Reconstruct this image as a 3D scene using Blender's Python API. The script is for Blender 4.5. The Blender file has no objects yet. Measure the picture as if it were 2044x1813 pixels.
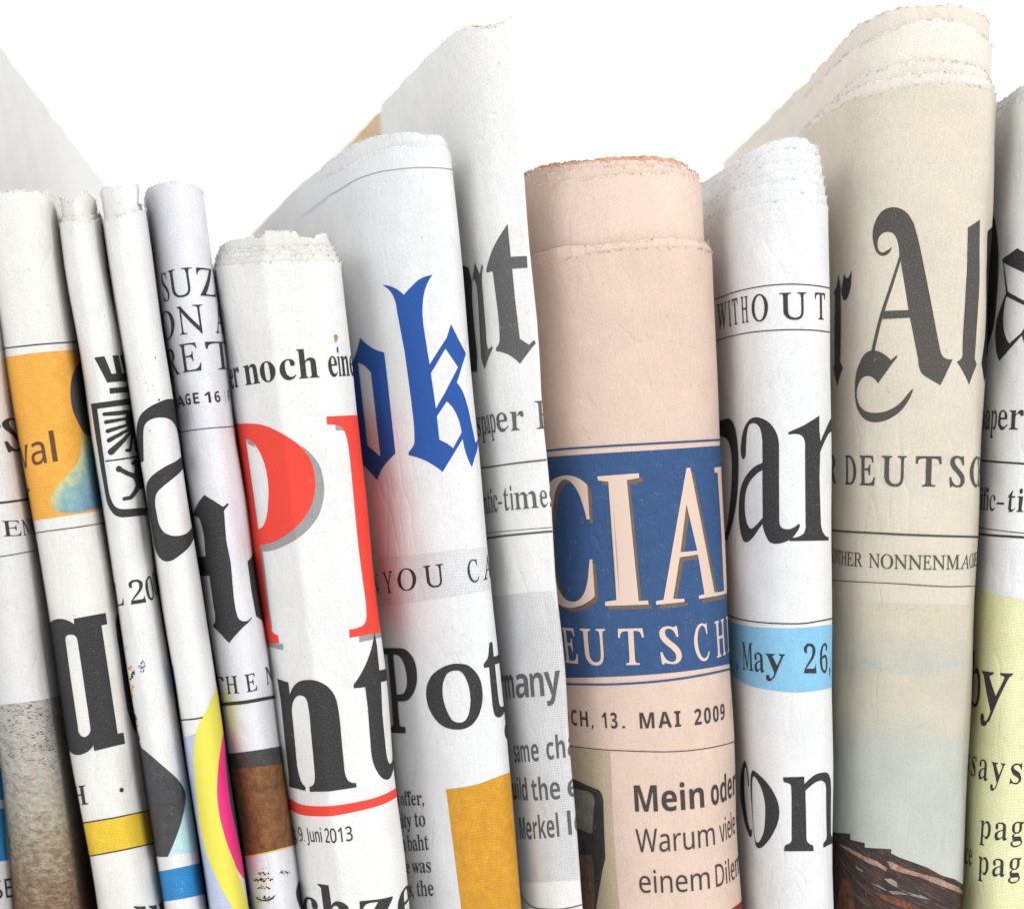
# A row of folded newspapers standing on end, close up, against white.
import bpy, math, random
import numpy as np

scene = bpy.context.scene

# ---------------------------------------------------------------- camera
cam_d = bpy.data.cameras.new('camera')
cam = bpy.data.objects.new('camera', cam_d)
scene.collection.objects.link(cam)
cam.location = (0.0, -0.300, 0.0)
cam.rotation_euler = (math.radians(90), 0, 0)
cam_d.sensor_fit = 'HORIZONTAL'
cam_d.sensor_width = 36.0
cam_d.lens = 54.0
cam_d.clip_start = 0.01
cam_d.clip_end = 50.0
cam_d.dof.use_dof = True
cam_d.dof.focus_distance = 0.303
cam_d.dof.aperture_fstop = 9.0
scene.camera = cam

# ---------------------------------------------------------------- surroundings and lamps
world = bpy.data.worlds.new('World')
scene.world = world
world.use_nodes = True
bg = world.node_tree.nodes['Background']
bg.inputs[0].default_value = (1.0, 1.0, 1.0, 1)
# white surround, gradient added to lift the side walls: brightest behind and overhead, dimmer on the camera's side
_t = world.node_tree
_g = _t.nodes.new('ShaderNodeTexCoord'); _s = _t.nodes.new('ShaderNodeSeparateXYZ')
_t.links.new(_g.outputs['Generated'], _s.inputs[0])
_m = _t.nodes.new('ShaderNodeMapRange'); _m.interpolation_type = 'SMOOTHSTEP'
for _i, _v in zip((1, 2, 3, 4), (-.55, .45, .80, 1.44)): _m.inputs[_i].default_value = _v
_t.links.new(_s.outputs[1], _m.inputs[0])
_z = _t.nodes.new('ShaderNodeMapRange'); _z.interpolation_type = 'SMOOTHSTEP'
for _i, _v in zip((1, 2, 3, 4), (-.2, .9, .0, .30)): _z.inputs[_i].default_value = _v
_t.links.new(_s.outputs[2], _z.inputs[0])
_a = _t.nodes.new('ShaderNodeMath'); _a.operation = 'ADD'
_t.links.new(_m.outputs[0], _a.inputs[0]); _t.links.new(_z.outputs[0], _a.inputs[1])
_t.links.new(_a.outputs[0], bg.inputs[1])

def area_lamp(name, loc, target, size, watts, col):
    d = bpy.data.lights.new(name, 'AREA')
    d.shape = 'DISK'; d.size = size; d.energy = watts; d.color = col
    o = bpy.data.objects.new(name, d)
    scene.collection.objects.link(o)
    o.location = loc
    from mathutils import Vector
    o.rotation_euler = (Vector(target) - Vector(loc)).to_track_quat('-Z', 'Y').to_euler()
    return o
area_lamp('key_lamp', (0.32, -0.42, 0.55), (0.0, 0.0, 0.02), 0.14, 3.3, (1.0, 0.985, 0.96))
area_lamp('fill_lamp', (-0.52, -0.50, 0.16), (-0.02, 0.0, 0.0), 0.40, 1.1, (0.97, 0.985, 1.0))

scene.view_settings.view_transform = 'Standard'
scene.view_settings.look = 'None'
scene.view_settings.exposure = 0.14
scene.view_settings.gamma = 1.0
scene.view_settings.use_curve_mapping = False
scene.render.engine = 'CYCLES'
scene.cycles.max_bounces = 8
scene.cycles.diffuse_bounces = 5
scene.cycles.use_denoising = True

# ---------------------------------------------------------------- paper geometry
MM = 0.001
PXMM = 0.0979            # one picture unit at the plane of the folds, in mm
DIST = 300.0             # camera to that plane, mm
Z_TABLE = -130.0

class Paper:
    """A folded newspaper standing on end: a rounded cross-section swept up a leaning axis.
    left/right: silhouette position near the top and near the foot of the visible part,
    front: (fraction across, depth mm, rounding mm) control points of the fold,
    backs: (x, depth) where the two leaves end behind."""
    def __init__(self, key, left, right, front, backl, backr, seed=0, amp=0.20):
        self.key, self.seed, self.amp = key, seed, amp
        self.L, self.R = left, right
        xl, xr = self._lr(np.array(0.0))
        pts = [(x, y, 6.0) for x, y in backl]
        for s, y, r in front:
            xs = xl + s * (xr - xl)
            pts.append((xs * (DIST + y) / DIST, y, r))
        pts += [(x, y, 6.0) for x, y in backr]
        self.axis0 = (xl + xr) / 2
        self.w0 = xr - xl
        P = [(pts[0][0], pts[0][1])]
        for i in range(1, len(pts) - 1):
            a, b, c = np.array(pts[i-1][:2]), np.array(pts[i][:2]), np.array(pts[i+1][:2])
            la, lc = np.linalg.norm(a - b), np.linalg.norm(c - b)
            r = pts[i][2]
            da, dc = min(r, .48 * la), min(r, .48 * lc)
            p0, p2 = b + (a - b) / la * da, b + (c - b) / lc * dc
            for t in np.linspace(0, 1, 13):
                q = p0 * (1-t)**2 + b * 2*t*(1-t) + p2 * t*t
                P.append((q[0], q[1]))
        P.append((pts[-1][0], pts[-1][1]))
        P = np.array(P)
        d = np.r_[0, np.cumsum(np.hypot(*np.diff(P, axis=0).T))]
        n = int(d[-1] / 0.2) + 2
        u = np.linspace(0, d[-1], n)
        X, Y = np.interp(u, d, P[:, 0]), np.interp(u, d, P[:, 1])
        k = np.hanning(9); k /= k.sum()
        Xs, Ys = np.convolve(X, k, 'same'), np.convolve(Y, k, 'same')
        Xs[:5], Ys[:5], Xs[-5:], Ys[-5:] = X[:5], Y[:5], X[-5:], Y[-5:]
        X, Y = Xs, Ys
        tx, ty = np.gradient(X, u), np.gradient(Y, u)
        l = np.hypot(tx, ty)
        self.NX, self.NY = ty / l, -tx / l
        i0 = int(np.argmin(Y))
        self.u = u - u[i0]
        self.X, self.Y = X, Y
        rg = np.random.RandomState(100 + seed)
        self.waves = [(rg.uniform(.05, .35), rg.uniform(.04, .22), rg.uniform(0, 6.28), rg.uniform(.4, 1)) for _ in range(6)]
    def _lr(self, z):
        yz = 906.5 - z / PXMM
        f = (yz - 400.0) / 1400.0
        xl = (self.L[0] + (self.L[1] - self.L[0]) * f - 1021.5) * PXMM
        xr = (self.R[0] + (self.R[1] - self.R[0]) * f - 1021.5) * PXMM
        return xl, xr
    def flat(self, u, z, off=0.0):
        x, y = np.interp(u, self.u, self.X), np.interp(u, self.u, self.Y)
        nx, ny = np.interp(u, self.u, self.NX), np.interp(u, self.u, self.NY)
        xl, xr = self._lr(z)
        fade = np.clip(1 - y / 60.0, 0, 1)
        W = 1 + ((xr - xl) / self.w0 - 1) * fade
        X = (xl + xr) / 2 + (x - self.axis0) * W
        X = X + nx * off; y = y + ny * off
        return X, y, nx, ny
    def wave(self, u, z):
        d = 0
        for a, b, p, w in self.waves:
            d = d + w * np.sin(a * u + b * z + p)
        return d * self.amp / 2.0
    def pos(self, u, z, off=0.0):
        u, z = np.asarray(u, float), np.asarray(z, float)
        X, Y, nx, ny = self.flat(u, z, off + self.wave(u, z))
        return np.stack([X, Y, z + 0 * X], -1)
    def normal(self, u, z):
        e = .25
        a = self.pos(u + e, z) - self.pos(u - e, z)
        b = self.pos(u, z + e) - self.pos(u, z - e)
        n = np.cross(a, b)
        return n / np.linalg.norm(n, axis=-1, keepdims=True)

PAPERS = {
 'p0': Paper('p0', (-330,-140), (-120,42), [(0,14,5),(.3,6,6),(.7,7,6),(1,20,5)], [(-172,200)], [(-152,200)], 1),
 'p1': Paper('p1', (-126,30), (-35,194), [(0,14,5),(.3,6,6),(.8,8.5,5),(1,20,6)], [(-150,240)], [(-104.5,40),(-118,150),(-129,240)], 2),
 'p2': Paper('p2', (-46,186), (110,325), [(0,14,5),(.14,7.2,2.5),(.55,4.5,5),(.88,8.6,3),(1,18.5,5)], [(-118.2,160)], [(-116.6,160)], 3),
 'p3': Paper('p3', (109,324), (196,412), [(0,11,4),(.2,5,3),(.42,3.6,3),(.8,5.4,3.5),(1,13,4)], [(-116,160)], [(-111,160)], 4),
 'p4': Paper('p4', (199,415), (289,494), [(0,8,4),(.22,1.5,3),(.72,1,4),(1,8,3)], [(-110.4,160)], [(-104.5,160)], 5),
 'p5': Paper('p5', (294,500), (410,604), [(0,13.5,4),(.2,7.0,3),(.42,5,1.8),(.66,5,2),(.9,9,4),(1,15.5,4)], [(-103.5,160)], [(-94,160)], 6),
 'p6': Paper('p6', (412,604), (674,817), [(0,13.5,4),(.06,9.8,2),(.37,1.8,.8),(.84,.3,4.0),(1,6.5,3)], [(-92.5,160)], [(-78,160)], 7),
 'p7': Paper('p7', (674,817), (915,1044), [(0,21,8),(.26,9,8),(.55,2.2,8),(.9,.5,4),(1,6,3)], [(-74,160),(-60,115),(-39,49)], [(-62,160)], 8),
 'p8': Paper('p8', (922,1052), (1052,1163), [(0,13.5,4),(.17,6.8,4),(.56,2.4,2.2),(.96,0.5,.6),(1.0,1.7,.6)], [(-46,141),(-36,110),(-23.7,69)], [(-40,141)], 9),
 'p9': Paper('p9', (1052,1163), (1424,1481), [(0,12,8),(.26,3.4,12),(.62,.2,12),(.9,3,6),(1,12,4)], [(-30,160)], [(15,160)], 10),
 'p10': Paper('p10', (1424,1481), (1660,1668), [(0,21,6),(.16,9.5,7),(.46,2.2,8),(.85,.4,6),(1,6,3)], [(20,160)], [(52,160)], 11),
 'p11': Paper('p11', (1660,1668), (1982,1920), [(0,23,6),(.09,11.8,7),(.36,3.6,12),(.72,.6,10),(.95,3,2.5),(1,13,2)], [(59,160)], [(92,160)], 12),
 'p12': Paper('p12', (1992,1922), (2230,2120), [(0,17,6),(.13,7.5,6),(.45,2,8),(1,8,4)], [(94.5,160)], [(122,160)], 13),
}

PRINTS = [
 ('p0', 'blue_panel', 'ink_cyan', 1, ['134 -6917 402 -6933 765 -6994 1330 -7108 1449 -6674 1514 -6457 905 -6346 493 -6279 218 -6255', '-38 -8176 192 -8160 419 -8171 716 -8219 1159 -8312 1260 -7273 719 -7162 375 -7104 111 -7091']),
 ('p1', 'rock_picture', 'rock', 1, ['-1240 -8345 -1260 -8569 -1260 -9662 -587 -9482 -252 -9409 -49 -9383 111 -9390 284 -9422 612 -9517 4673 -10748 4476 -9497 4230 -8013 3975 -6546 3753 -5338 2004 -5106 958 -4981 597 -4941 423 -4930 311 -4928 224 -4931 122 -4939 -76 -4967 -614 -5059 -1240 -5176 -1240 -5285']),
 ('p2', 'orange_panel', 'orange', 1, ['-1460 -1422 -1460 -1368 -743 -1311 -430 -1274 249 -1179 415 -1162 640 -1148 1270 -1149 5368 -1270 4929 211 4305 2368 1376 2161 689 2105 455 2080 24 2027 -511 1981 -691 1971 -1024 1971 -1460 1976 -1460 1930']),
 ('p2', 'dark_blob', 'navy_half', 2, ['2885 2034 2175 1964 1880 1932 1684 1904 1536 1879 1416 1855 1224 1809 912 1722 793 1680 721 1639 672 1598 625 1544 589 1490 561 1435 538 1381 520 1327 494 1213 486 1153 480 1035 487 919 494 876 505 835 538 753 580 674 637 590 674 549 718 509 774 469 855 430 2598 265 4878 846 6123 1167 2420 1313 5806 1700 4306 1875']),
 ('p2', 'pear_shape', 'parrot', 2, ['580 178 484 -13 426 -104 356 -185 20 -519 -114 -660 -207 -769 -262 -846 -285 -900 -289 -927 -288 -960 -283 -992 -273 -1023 -259 -1053 -241 -1079 -217 -1102 -190 -1119 -159 -1132 -126 -1140 -59 -1150 20 -1156 112 -1158 254 -1149 515 -1109 644 -1099 814 -1096 1132 -1100 5518 -1226 4544 -716 3189 2 2011 125 1628 185 1371 244 1164 302 840 408 801 424 738 457']),
 ('p2', 'big_letter', 'ink_black', 2, ['-1460 -4975 -1440 -5091 -1440 -6017 -1323 -6016 -1234 -6019 -1055 -6034 -943 -6038 -822 -6033 -684 -6016 -611 -6000 -541 -5979 -471 -5954 -409 -5925 -329 -5872 -282 -5831 -242 -5786 -241 -5896 54 -5829 186 -5808 331 -5796 503 -5794 501 -5568 344 -5572 349 -3412 498 -3396 496 -3172 330 -3182 190 -3196 61 -3216 -220 -3266 -235 -3376 -265 -3357 -315 -3333 -395 -3303 -440 -3292 -532 -3285 -654 -3291 -749 -3303 -942 -3337 -1094 -3372 -1304 -3425 -1460 -3455 -1460 -3483', '-537 -3691 -534 -3678 -518 -3650 -491 -3625 -475 -3615 -455 -3605 -413 -3593 -352 -3587 -298 -3593 -267 -3605 -255 -3614 -234 -3643 -221 -3676 -219 -3694 -249 -5463 -261 -5501 -270 -5520 -282 -5538 -312 -5570 -349 -5599 -391 -5621 -407 -5627 -441 -5632 -489 -5625 -507 -5618 -537 -5598 -568 -5560 -575 -5546 -581 -5516 -581 -5501 -573 -5469 -576 -5174 -571 -4583 -563 -4286']),
 ('p2', 'letter_and_gap_shade', 'ink_black', 2, ['1217 -3245 1149 -3263 1040 -3301 998 -3322 963 -3343 935 -3365 901 -3402 877 -3440 860 -3478 842 -3556 831 -3660 829 -3725 834 -3856 853 -3987 823 -4614 845 -5174 1071 -5485 1192 -5644 1745 -5857 3353 -6084 2626 -4388 2109 -3611 2026 -3484 1951 -3358']),
 ('p2', 'printed_dot', 'ink_black', 3, ['267 -6662 256 -6644 238 -6633 216 -6630 196 -6637 180 -6651 172 -6670 174 -6690 184 -6707 201 -6717 223 -6720 244 -6714 261 -6700 269 -6682']),
 ('p2', 'yellow_band', 'ink_yellow', 1, ['-1440 -8250 -1440 -8225 -612 -7999 -152 -7885 -26 -7859 93 -7840 211 -7830 340 -7830 491 -7839 711 -7870 1254 -7984 5075 -8884 4789 -8569 4517 -8261 4254 -7960 1238 -7313 703 -7212 488 -7186 338 -7179 210 -7181 92 -7191 -26 -7209 -147 -7234 -423 -7295 -1440 -7542 -1440 -7567']),
 ('p3', 'crest_emblem', 'ink_black', 2, ['-6 1791 131 1425 287 1442 611 1470 6288 1749 2480 1586 2480 1755 5137 1881 1293 1863 974 2023 733 2004 838 1829 967 1654 709 1636 607 1995 333 1967 401 1616 251 1600 214 1715 148 1944 -56 1915', '151 1203 311 1219 658 1244 2480 1328 2480 1463 2480 1447 671 1357 317 1331 156 1314', '-479 -313 -447 -842 -449 -874 -445 -907 -435 -938 -419 -970 -397 -1000 -371 -1029 -309 -1089 -239 -1144 -201 -1169 -132 -1206 -72 -1227 -15 -1239 11 -1241 90 -1240 267 -1225 407 -1220 658 -1226 1153 -1249 7138 -1504 2480 -1339 2480 -1413 2480 -1193 7389 -1349 5292 -1260 1286 -1102 644 -1074 411 -1069 277 -1072 109 -1081 36 -1080 -8 -1073 -52 -1057 -95 -1033 -114 -1018 -146 -981 -171 -940 -209 -859 -228 -796 -234 -764 -237 -732 -238 904 -19 920 296 962 678 993 2480 1070 2480 1216 2480 1202 725 1119 321 1085 10 1040 -169 1023 -566 1014', '-195 -149 -5 -129 295 -90 645 -71 2480 -54 2480 -2 2480 -20 651 -40 297 -61 -2 -102 -188 -123', '-41 759 200 771 666 810 566 689 610 475 655 447 770 431 957 433 1271 453 3681 518 4597 569 1337 731 961 911 413 880 -34 834 -56 828 -74 813 -83 794 -78 776 -62 763', '-24 600 289 659 722 703 773 717 792 733 771 746 719 754 652 754 287 724 -26 679 -48 670 -65 654 -71 633 -64 614 -46 602', '-10 422 129 469 290 517 690 579 729 592 737 607 710 618 660 624 602 622 276 578 118 539 -23 502 -45 490 -60 471 -63 450 -53 431 -33 421', '-1 240 150 324 344 409 927 513 968 527 959 541 905 551 830 553 757 549 306 466 123 391 -34 317 -55 301 -67 279 -64 257 -49 240 -25 234', '32 5 148 113 285 222 532 342 1189 470 1327 484 1374 499 1257 508 1120 512 1004 510 919 502 418 391 217 286 -45 100 -71 71 -79 38 -66 8 -36 -9 0 -11', '664 755 671 471 736 438 900 420 6123 512 2480 498 2480 540 6151 757 1477 799 1226 815 1028 822 865 817 747 802 679 779', '1144 916 1207 713 1242 706 1381 703 2412 725 3659 755 4650 785 5005 803 5601 1050 5110 1047 3849 1018 2281 974 1299 940 1179 928', '939 456 721 315 558 177 432 92 423 77 433 65 459 57 497 55 539 62 572 73 768 168 1006 309 2774 475 2816 489 1951 488 1239 482 1085 478 988 469', '539 121 356 114 328 108 307 96 298 80 303 65 319 54 346 51 518 53 576 59 628 72 654 89 642 106 597 117', '2686 452 1300 259 1115 85 1155 67 1375 56 3774 56 6804 69 2480 76 2480 483 5204 516 3391 477', '159 -259 144 -237 121 -225 93 -225 67 -237 47 -259 37 -286 39 -313 52 -335 75 -347 102 -347 129 -336 150 -314 161 -287', '79 -327 226 -415 506 -506 585 -513 686 -506 777 -489 823 -464 800 -440 297 -336 129 -254 108 -249 87 -255 70 -271 62 -292 65 -313', '429 -446 548 -642 621 -676 777 -694 2625 -702 5890 -726 6007 -682 1013 -400 892 -369 729 -354 578 -357 478 -378 431 -411', '530 -589 302 -751 216 -822 107 -841 89 -849 76 -864 72 -882 77 -899 91 -909 108 -911 249 -892 430 -801 882 -640 937 -616 910 -591 817 -573 701 -566 597 -572', '623 -146 637 -277 495 -427 498 -457 550 -481 653 -492 796 -489 948 -471 1056 -443 2091 -283 1166 -128 1086 -107 946 -94 813 -93 707 -103 641 -123', '527 -207 846 -205 945 -200 1037 -188 1083 -171 1055 -156 971 -144 870 -141 540 -148 494 -153 462 -165 450 -180 457 -194 484 -204', '2480 -462 6864 -534 4459 -504 2486 -472 1395 -447 1344 -432 4716 -309 2480 -132']),
 ('p3', 'paint_specks', 'ink_blue', 2, ['-11 -4249 -24 -4254 -32 -4271 -16 -4280 -7 -4265', '0 -4178 -17 -4183 -13 -4199 -1 -4198 5 -4190', '-14 -4185 -24 -4189 -29 -4204 -18 -4206 -9 -4198', '-29 -4277 -49 -4283 -53 -4301 -33 -4308 -25 -4292', '14 -4111 1 -4113 -1 -4127 10 -4136 21 -4122', '-87 -4211 -111 -4213 -106 -4231 -90 -4229 -77 -4220', '-109 -4175 -132 -4188 -140 -4204 -117 -4207 -100 -4192', '15 -4183 4 -4182 -3 -4201 12 -4207 26 -4193', '-83 -4177 -98 -4186 -102 -4196 -88 -4202 -78 -4190', '-6 -4082 -24 -4090 -20 -4102 -9 -4106 -1 -4097', '-50 -4201 -62 -4206 -64 -4215 -54 -4220 -44 -4209', '-36 -4201 -50 -4207 -51 -4223 -40 -4235 -27 -4217', '-48 -4115 -60 -4116 -63 -4127 -50 -4129 -38 -4121', '-76 -4287 -95 -4292 -102 -4306 -83 -4315 -70 -4296', '4 -4079 -9 -4085 -12 -4098 1 -4105 7 -4091', '-35 -4202 -50 -4211 -57 -4223 -42 -4234 -31 -4217', '-58 -4220 -80 -4223 -80 -4237 -64 -4245 -48 -4228', '-24 -4269 -39 -4276 -38 -4287 -27 -4291 -18 -4282', '-20 -4239 -31 -4242 -34 -4253 -22 -4259 -18 -4248', '-41 -4208 -56 -4211 -55 -4223 -43 -4224 -32 -4214', '-6 -4250 -18 -4254 -17 -4262 -9 -4264 -4 -4258', '22 -4160 7 -4164 17 -4181 25 -4170', '-45 -4198 -64 -4201 -68 -4223 -51 -4221 -32 -4209', '-70 -4169 -86 -4173 -87 -4185 -72 -4187 -67 -4177', '-80 -4269 -96 -4278 -104 -4293 -85 -4300 -73 -4284', '-27 -4191 -45 -4196 -43 -4208 -32 -4216 -22 -4200', '-11 -4069 -22 -4070 -27 -4092 -14 -4099 -4 -4081', '15 -4124 -1 -4123 -2 -4140 13 -4144 27 -4134', '18 -4154 8 -4159 4 -4173 15 -4178 25 -4167', '-12 -4203 -21 -4209 -24 -4219 -14 -4221 -9 -4212', '-52 -4126 -69 -4126 -70 -4144 -57 -4149 -43 -4136', '-44 -4166 -55 -4170 -59 -4181 -48 -4187 -39 -4176', '-29 -4093 -45 -4099 -45 -4116 -31 -4119 -16 -4109', '-35 -4124 -48 -4123 -55 -4141 -41 -4149 -32 -4132']),
 ('p3', 'paint_specks', 'ink_red', 2, ['-448 -4236 -475 -4241 -476 -4251 -452 -4251 -439 -4241', '-651 -4291 -736 -4313 -730 -4327 -672 -4326 -602 -4305', '-644 -4265 -686 -4273 -715 -4290 -662 -4286 -640 -4274', '-452 -4214 -507 -4229 -525 -4250 -463 -4242 -436 -4229', '-679 -4274 -736 -4288 -759 -4302 -695 -4297 -646 -4281', '-532 -4307 -571 -4312 -575 -4324 -538 -4325 -504 -4310', '-686 -4273 -735 -4280 -757 -4300 -700 -4300 -668 -4280', '-529 -4244 -566 -4255 -583 -4271 -545 -4273 -498 -4253', '-479 -4279 -509 -4288 -507 -4295 -488 -4298 -463 -4286', '-549 -4264 -599 -4275 -593 -4287 -566 -4286 -532 -4274', '-476 -4215 -510 -4223 -526 -4240 -486 -4235 -462 -4224', '-514 -4299 -543 -4308 -549 -4316 -526 -4319 -493 -4306', '-839 -4891 -925 -4907 -990 -4930 -867 -4912 -803 -4897', '-978 -4900 -1140 -4924 -1140 -4932 -1009 -4919 -911 -4895', '-760 -4846 -857 -4859 -872 -4877 -767 -4866 -704 -4846', '-824 -4896 -932 -4917 -946 -4933 -852 -4922 -790 -4904', '-726 -4830 -788 -4840 -821 -4861 -741 -4857 -707 -4837', '-730 -4868 -845 -4888 -833 -4901 -750 -4889 -710 -4873']),
 ('p3', 'paint_specks', 'ink_black', 2, ['-521 -4443 -561 -4449 -584 -4468 -534 -4469 -505 -4449', '-473 -4434 -548 -4441 -548 -4465 -487 -4458 -435 -4440', '-458 -4349 -506 -4361 -530 -4383 -481 -4385 -448 -4365', '-353 -4335 -382 -4342 -403 -4357 -364 -4358 -334 -4345', '-541 -4415 -629 -4439 -624 -4457 -569 -4459 -525 -4435', '-475 -4417 -512 -4428 -522 -4443 -491 -4441 -455 -4428', '-343 -4293 -373 -4300 -379 -4311 -347 -4309 -332 -4300', '-493 -4450 -564 -4468 -591 -4487 -521 -4481 -475 -4463', '-503 -4430 -552 -4443 -548 -4451 -515 -4448 -495 -4440', '-692 -4493 -773 -4506 -768 -4523 -709 -4517 -665 -4500', '-542 -4456 -586 -4465 -601 -4485 -562 -4484 -516 -4465', '-376 -4329 -414 -4336 -413 -4349 -386 -4351 -369 -4337', '-418 -4328 -447 -4337 -475 -4357 -433 -4359 -392 -4340', '-460 -4393 -509 -4402 -500 -4409 -471 -4414 -441 -4398', '-321 -4306 -375 -4313 -375 -4335 -335 -4335 -297 -4313', '-421 -4420 -457 -4423 -484 -4444 -437 -4441 -393 -4425', '-507 -4393 -571 -4403 -567 -4421 -527 -4430 -485 -4404', '-327 -4324 -347 -4326 -358 -4341 -335 -4343 -307 -4328', '-543 -4419 -601 -4429 -606 -4445 -557 -4442 -501 -4424', '-369 -4340 -419 -4353 -427 -4378 -382 -4377 -335 -4356', '-347 -4311 -378 -4321 -385 -4336 -358 -4342 -337 -4326', '-642 -4488 -688 -4495 -695 -4509 -654 -4511 -607 -4490', '-340 -4362 -401 -4369 -400 -4390 -359 -4391 -313 -4369', '-419 -4333 -481 -4341 -478 -4361 -434 -4366 -389 -4341', '-632 -4490 -705 -4511 -732 -4532 -663 -4534 -583 -4503', '-459 -4366 -524 -4378 -549 -4403 -479 -4404 -421 -4374', '-983 -5293 -1140 -5321 -1140 -5346 -1005 -5321 -843 -5285', '-890 -5510 -1140 -5556 -1140 -5568 -947 -5547 -863 -5515', '-665 -5351 -734 -5369 -752 -5382 -680 -5373 -656 -5361', '-664 -5316 -705 -5324 -727 -5343 -677 -5335 -640 -5322', '-744 -5259 -848 -5281 -827 -5290 -778 -5290 -717 -5265', '-860 -5376 -960 -5398 -1051 -5425 -894 -5403 -842 -5384', '-720 -5447 -866 -5478 -851 -5494 -742 -5476 -672 -5455', '-958 -5482 -1140 -5514 -1140 -5525 -1006 -5512 -924 -5484', '-1076 -5325 -1140 -5340 -1140 -5359 -1140 -5357 -977 -5322', '-803 -5323 -964 -5356 -1006 -5380 -838 -5355 -782 -5334', '-1028 -5416 -1140 -5444 -1140 -5465 -967 -5420', '-724 -5281 -826 -5306 -856 -5330 -757 -5322 -678 -5292', '-1024 -5572 -1140 -5594 -1140 -5616 -919 -5567', '-923 -5266 -1140 -5310 -1140 -5334 -970 -5311 -859 -5275', '-695 -5306 -788 -5326 -818 -5351 -731 -5344 -656 -5316', '-854 -5363 -954 -5382 -989 -5396 -876 -5385 -811 -5363', '-925 -5452 -1140 -5492 -1140 -5501 -962 -5477 -896 -5456', '-896 -5409 -1140 -5451 -1140 -5472 -947 -5442 -846 -5415', '-745 -5240 -806 -5248 -857 -5273 -758 -5265 -718 -5244', '-1140 -5371 -1140 -5393 -1003 -5362', '-902 -5337 -1140 -5385 -1140 -5401 -994 -5392 -830 -5342', '-968 -5544 -1140 -5579 -1140 -5607 -942 -5553', '-950 -5321 -1140 -5358 -1140 -5375 -1056 -5369 -867 -5322', '-1140 -5553 -1140 -5571', '-824 -5241 -1019 -5282 -981 -5287 -871 -5279 -767 -5247', '-993 -5438 -1140 -5462 -1140 -5488 -862 -5426', '-583 -3841 -621 -3850 -626 -3857 -594 -3857 -577 -3848', '-724 -3898 -778 -3910 -785 -3920 -730 -3914 -710 -3906', '-596 -3853 -625 -3861 -628 -3866 -608 -3869 -591 -3860', '-734 -3886 -790 -3897 -797 -3905 -752 -3902 -707 -3891', '-581 -3892 -598 -3895 -616 -3906 -587 -3903 -572 -3896', '-553 -3856 -584 -3861 -580 -3867 -565 -3870 -545 -3860', '-907 -5800 -1140 -5849 -1140 -5860 -937 -5828 -865 -5806', '-864 -5722 -1018 -5751 -1065 -5768 -877 -5741 -807 -5719', '-949 -5889 -1140 -5925 -1140 -5936 -992 -5916 -885 -5886', '-1140 -5761 -1140 -5780 -1104 -5762', '-1140 -5873 -1140 -5885', '-1140 -5849 -1140 -5868', '-725 -5744 -805 -5763 -793 -5771 -736 -5763 -711 -5752', '-732 -5643 -824 -5666 -898 -5693 -762 -5684 -698 -5653', '-1140 -5768 -1140 -5791 -1056 -5765', '-870 -5628 -1081 -5667 -1140 -5690 -917 -5662 -809 -5627', '-795 -5742 -869 -5761 -873 -5771 -809 -5766 -768 -5749', '-724 -5728 -783 -5737 -836 -5762 -742 -5750 -705 -5734', '-904 -5756 -1140 -5801 -1140 -5815 -942 -5785 -818 -5753', '-787 -5861 -921 -5892 -938 -5912 -805 -5898 -705 -5861', '-832 -5855 -1009 -5897 -1140 -5937 -860 -5901 -773 -5863', '-723 -5651 -816 -5674 -844 -5696 -748 -5684 -682 -5659', '-960 -5878 -1140 -5909 -1140 -5930 -1043 -5925 -881 -5876', '-785 -5609 -911 -5637 -998 -5673 -818 -5641 -751 -5622', '-841 -5700 -1003 -5734 -987 -5741 -867 -5724 -814 -5707', '-758 -5683 -842 -5701 -905 -5732 -776 -5712 -707 -5691', '-969 -5673 -1140 -5706 -1140 -5720 -1015 -5700 -901 -5673', '-904 -5622 -1140 -5668 -1140 -5686 -963 -5662 -848 -5628', '-762 -5709 -866 -5737 -891 -5752 -796 -5740 -710 -5716', '-788 -5706 -939 -5741 -963 -5766 -833 -5752 -747 -5717', '-764 -5806 -867 -5833 -860 -5845 -793 -5841 -734 -5815', '-912 -5749 -1140 -5804 -1140 -5824 -1003 -5801 -818 -5755']),
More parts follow.
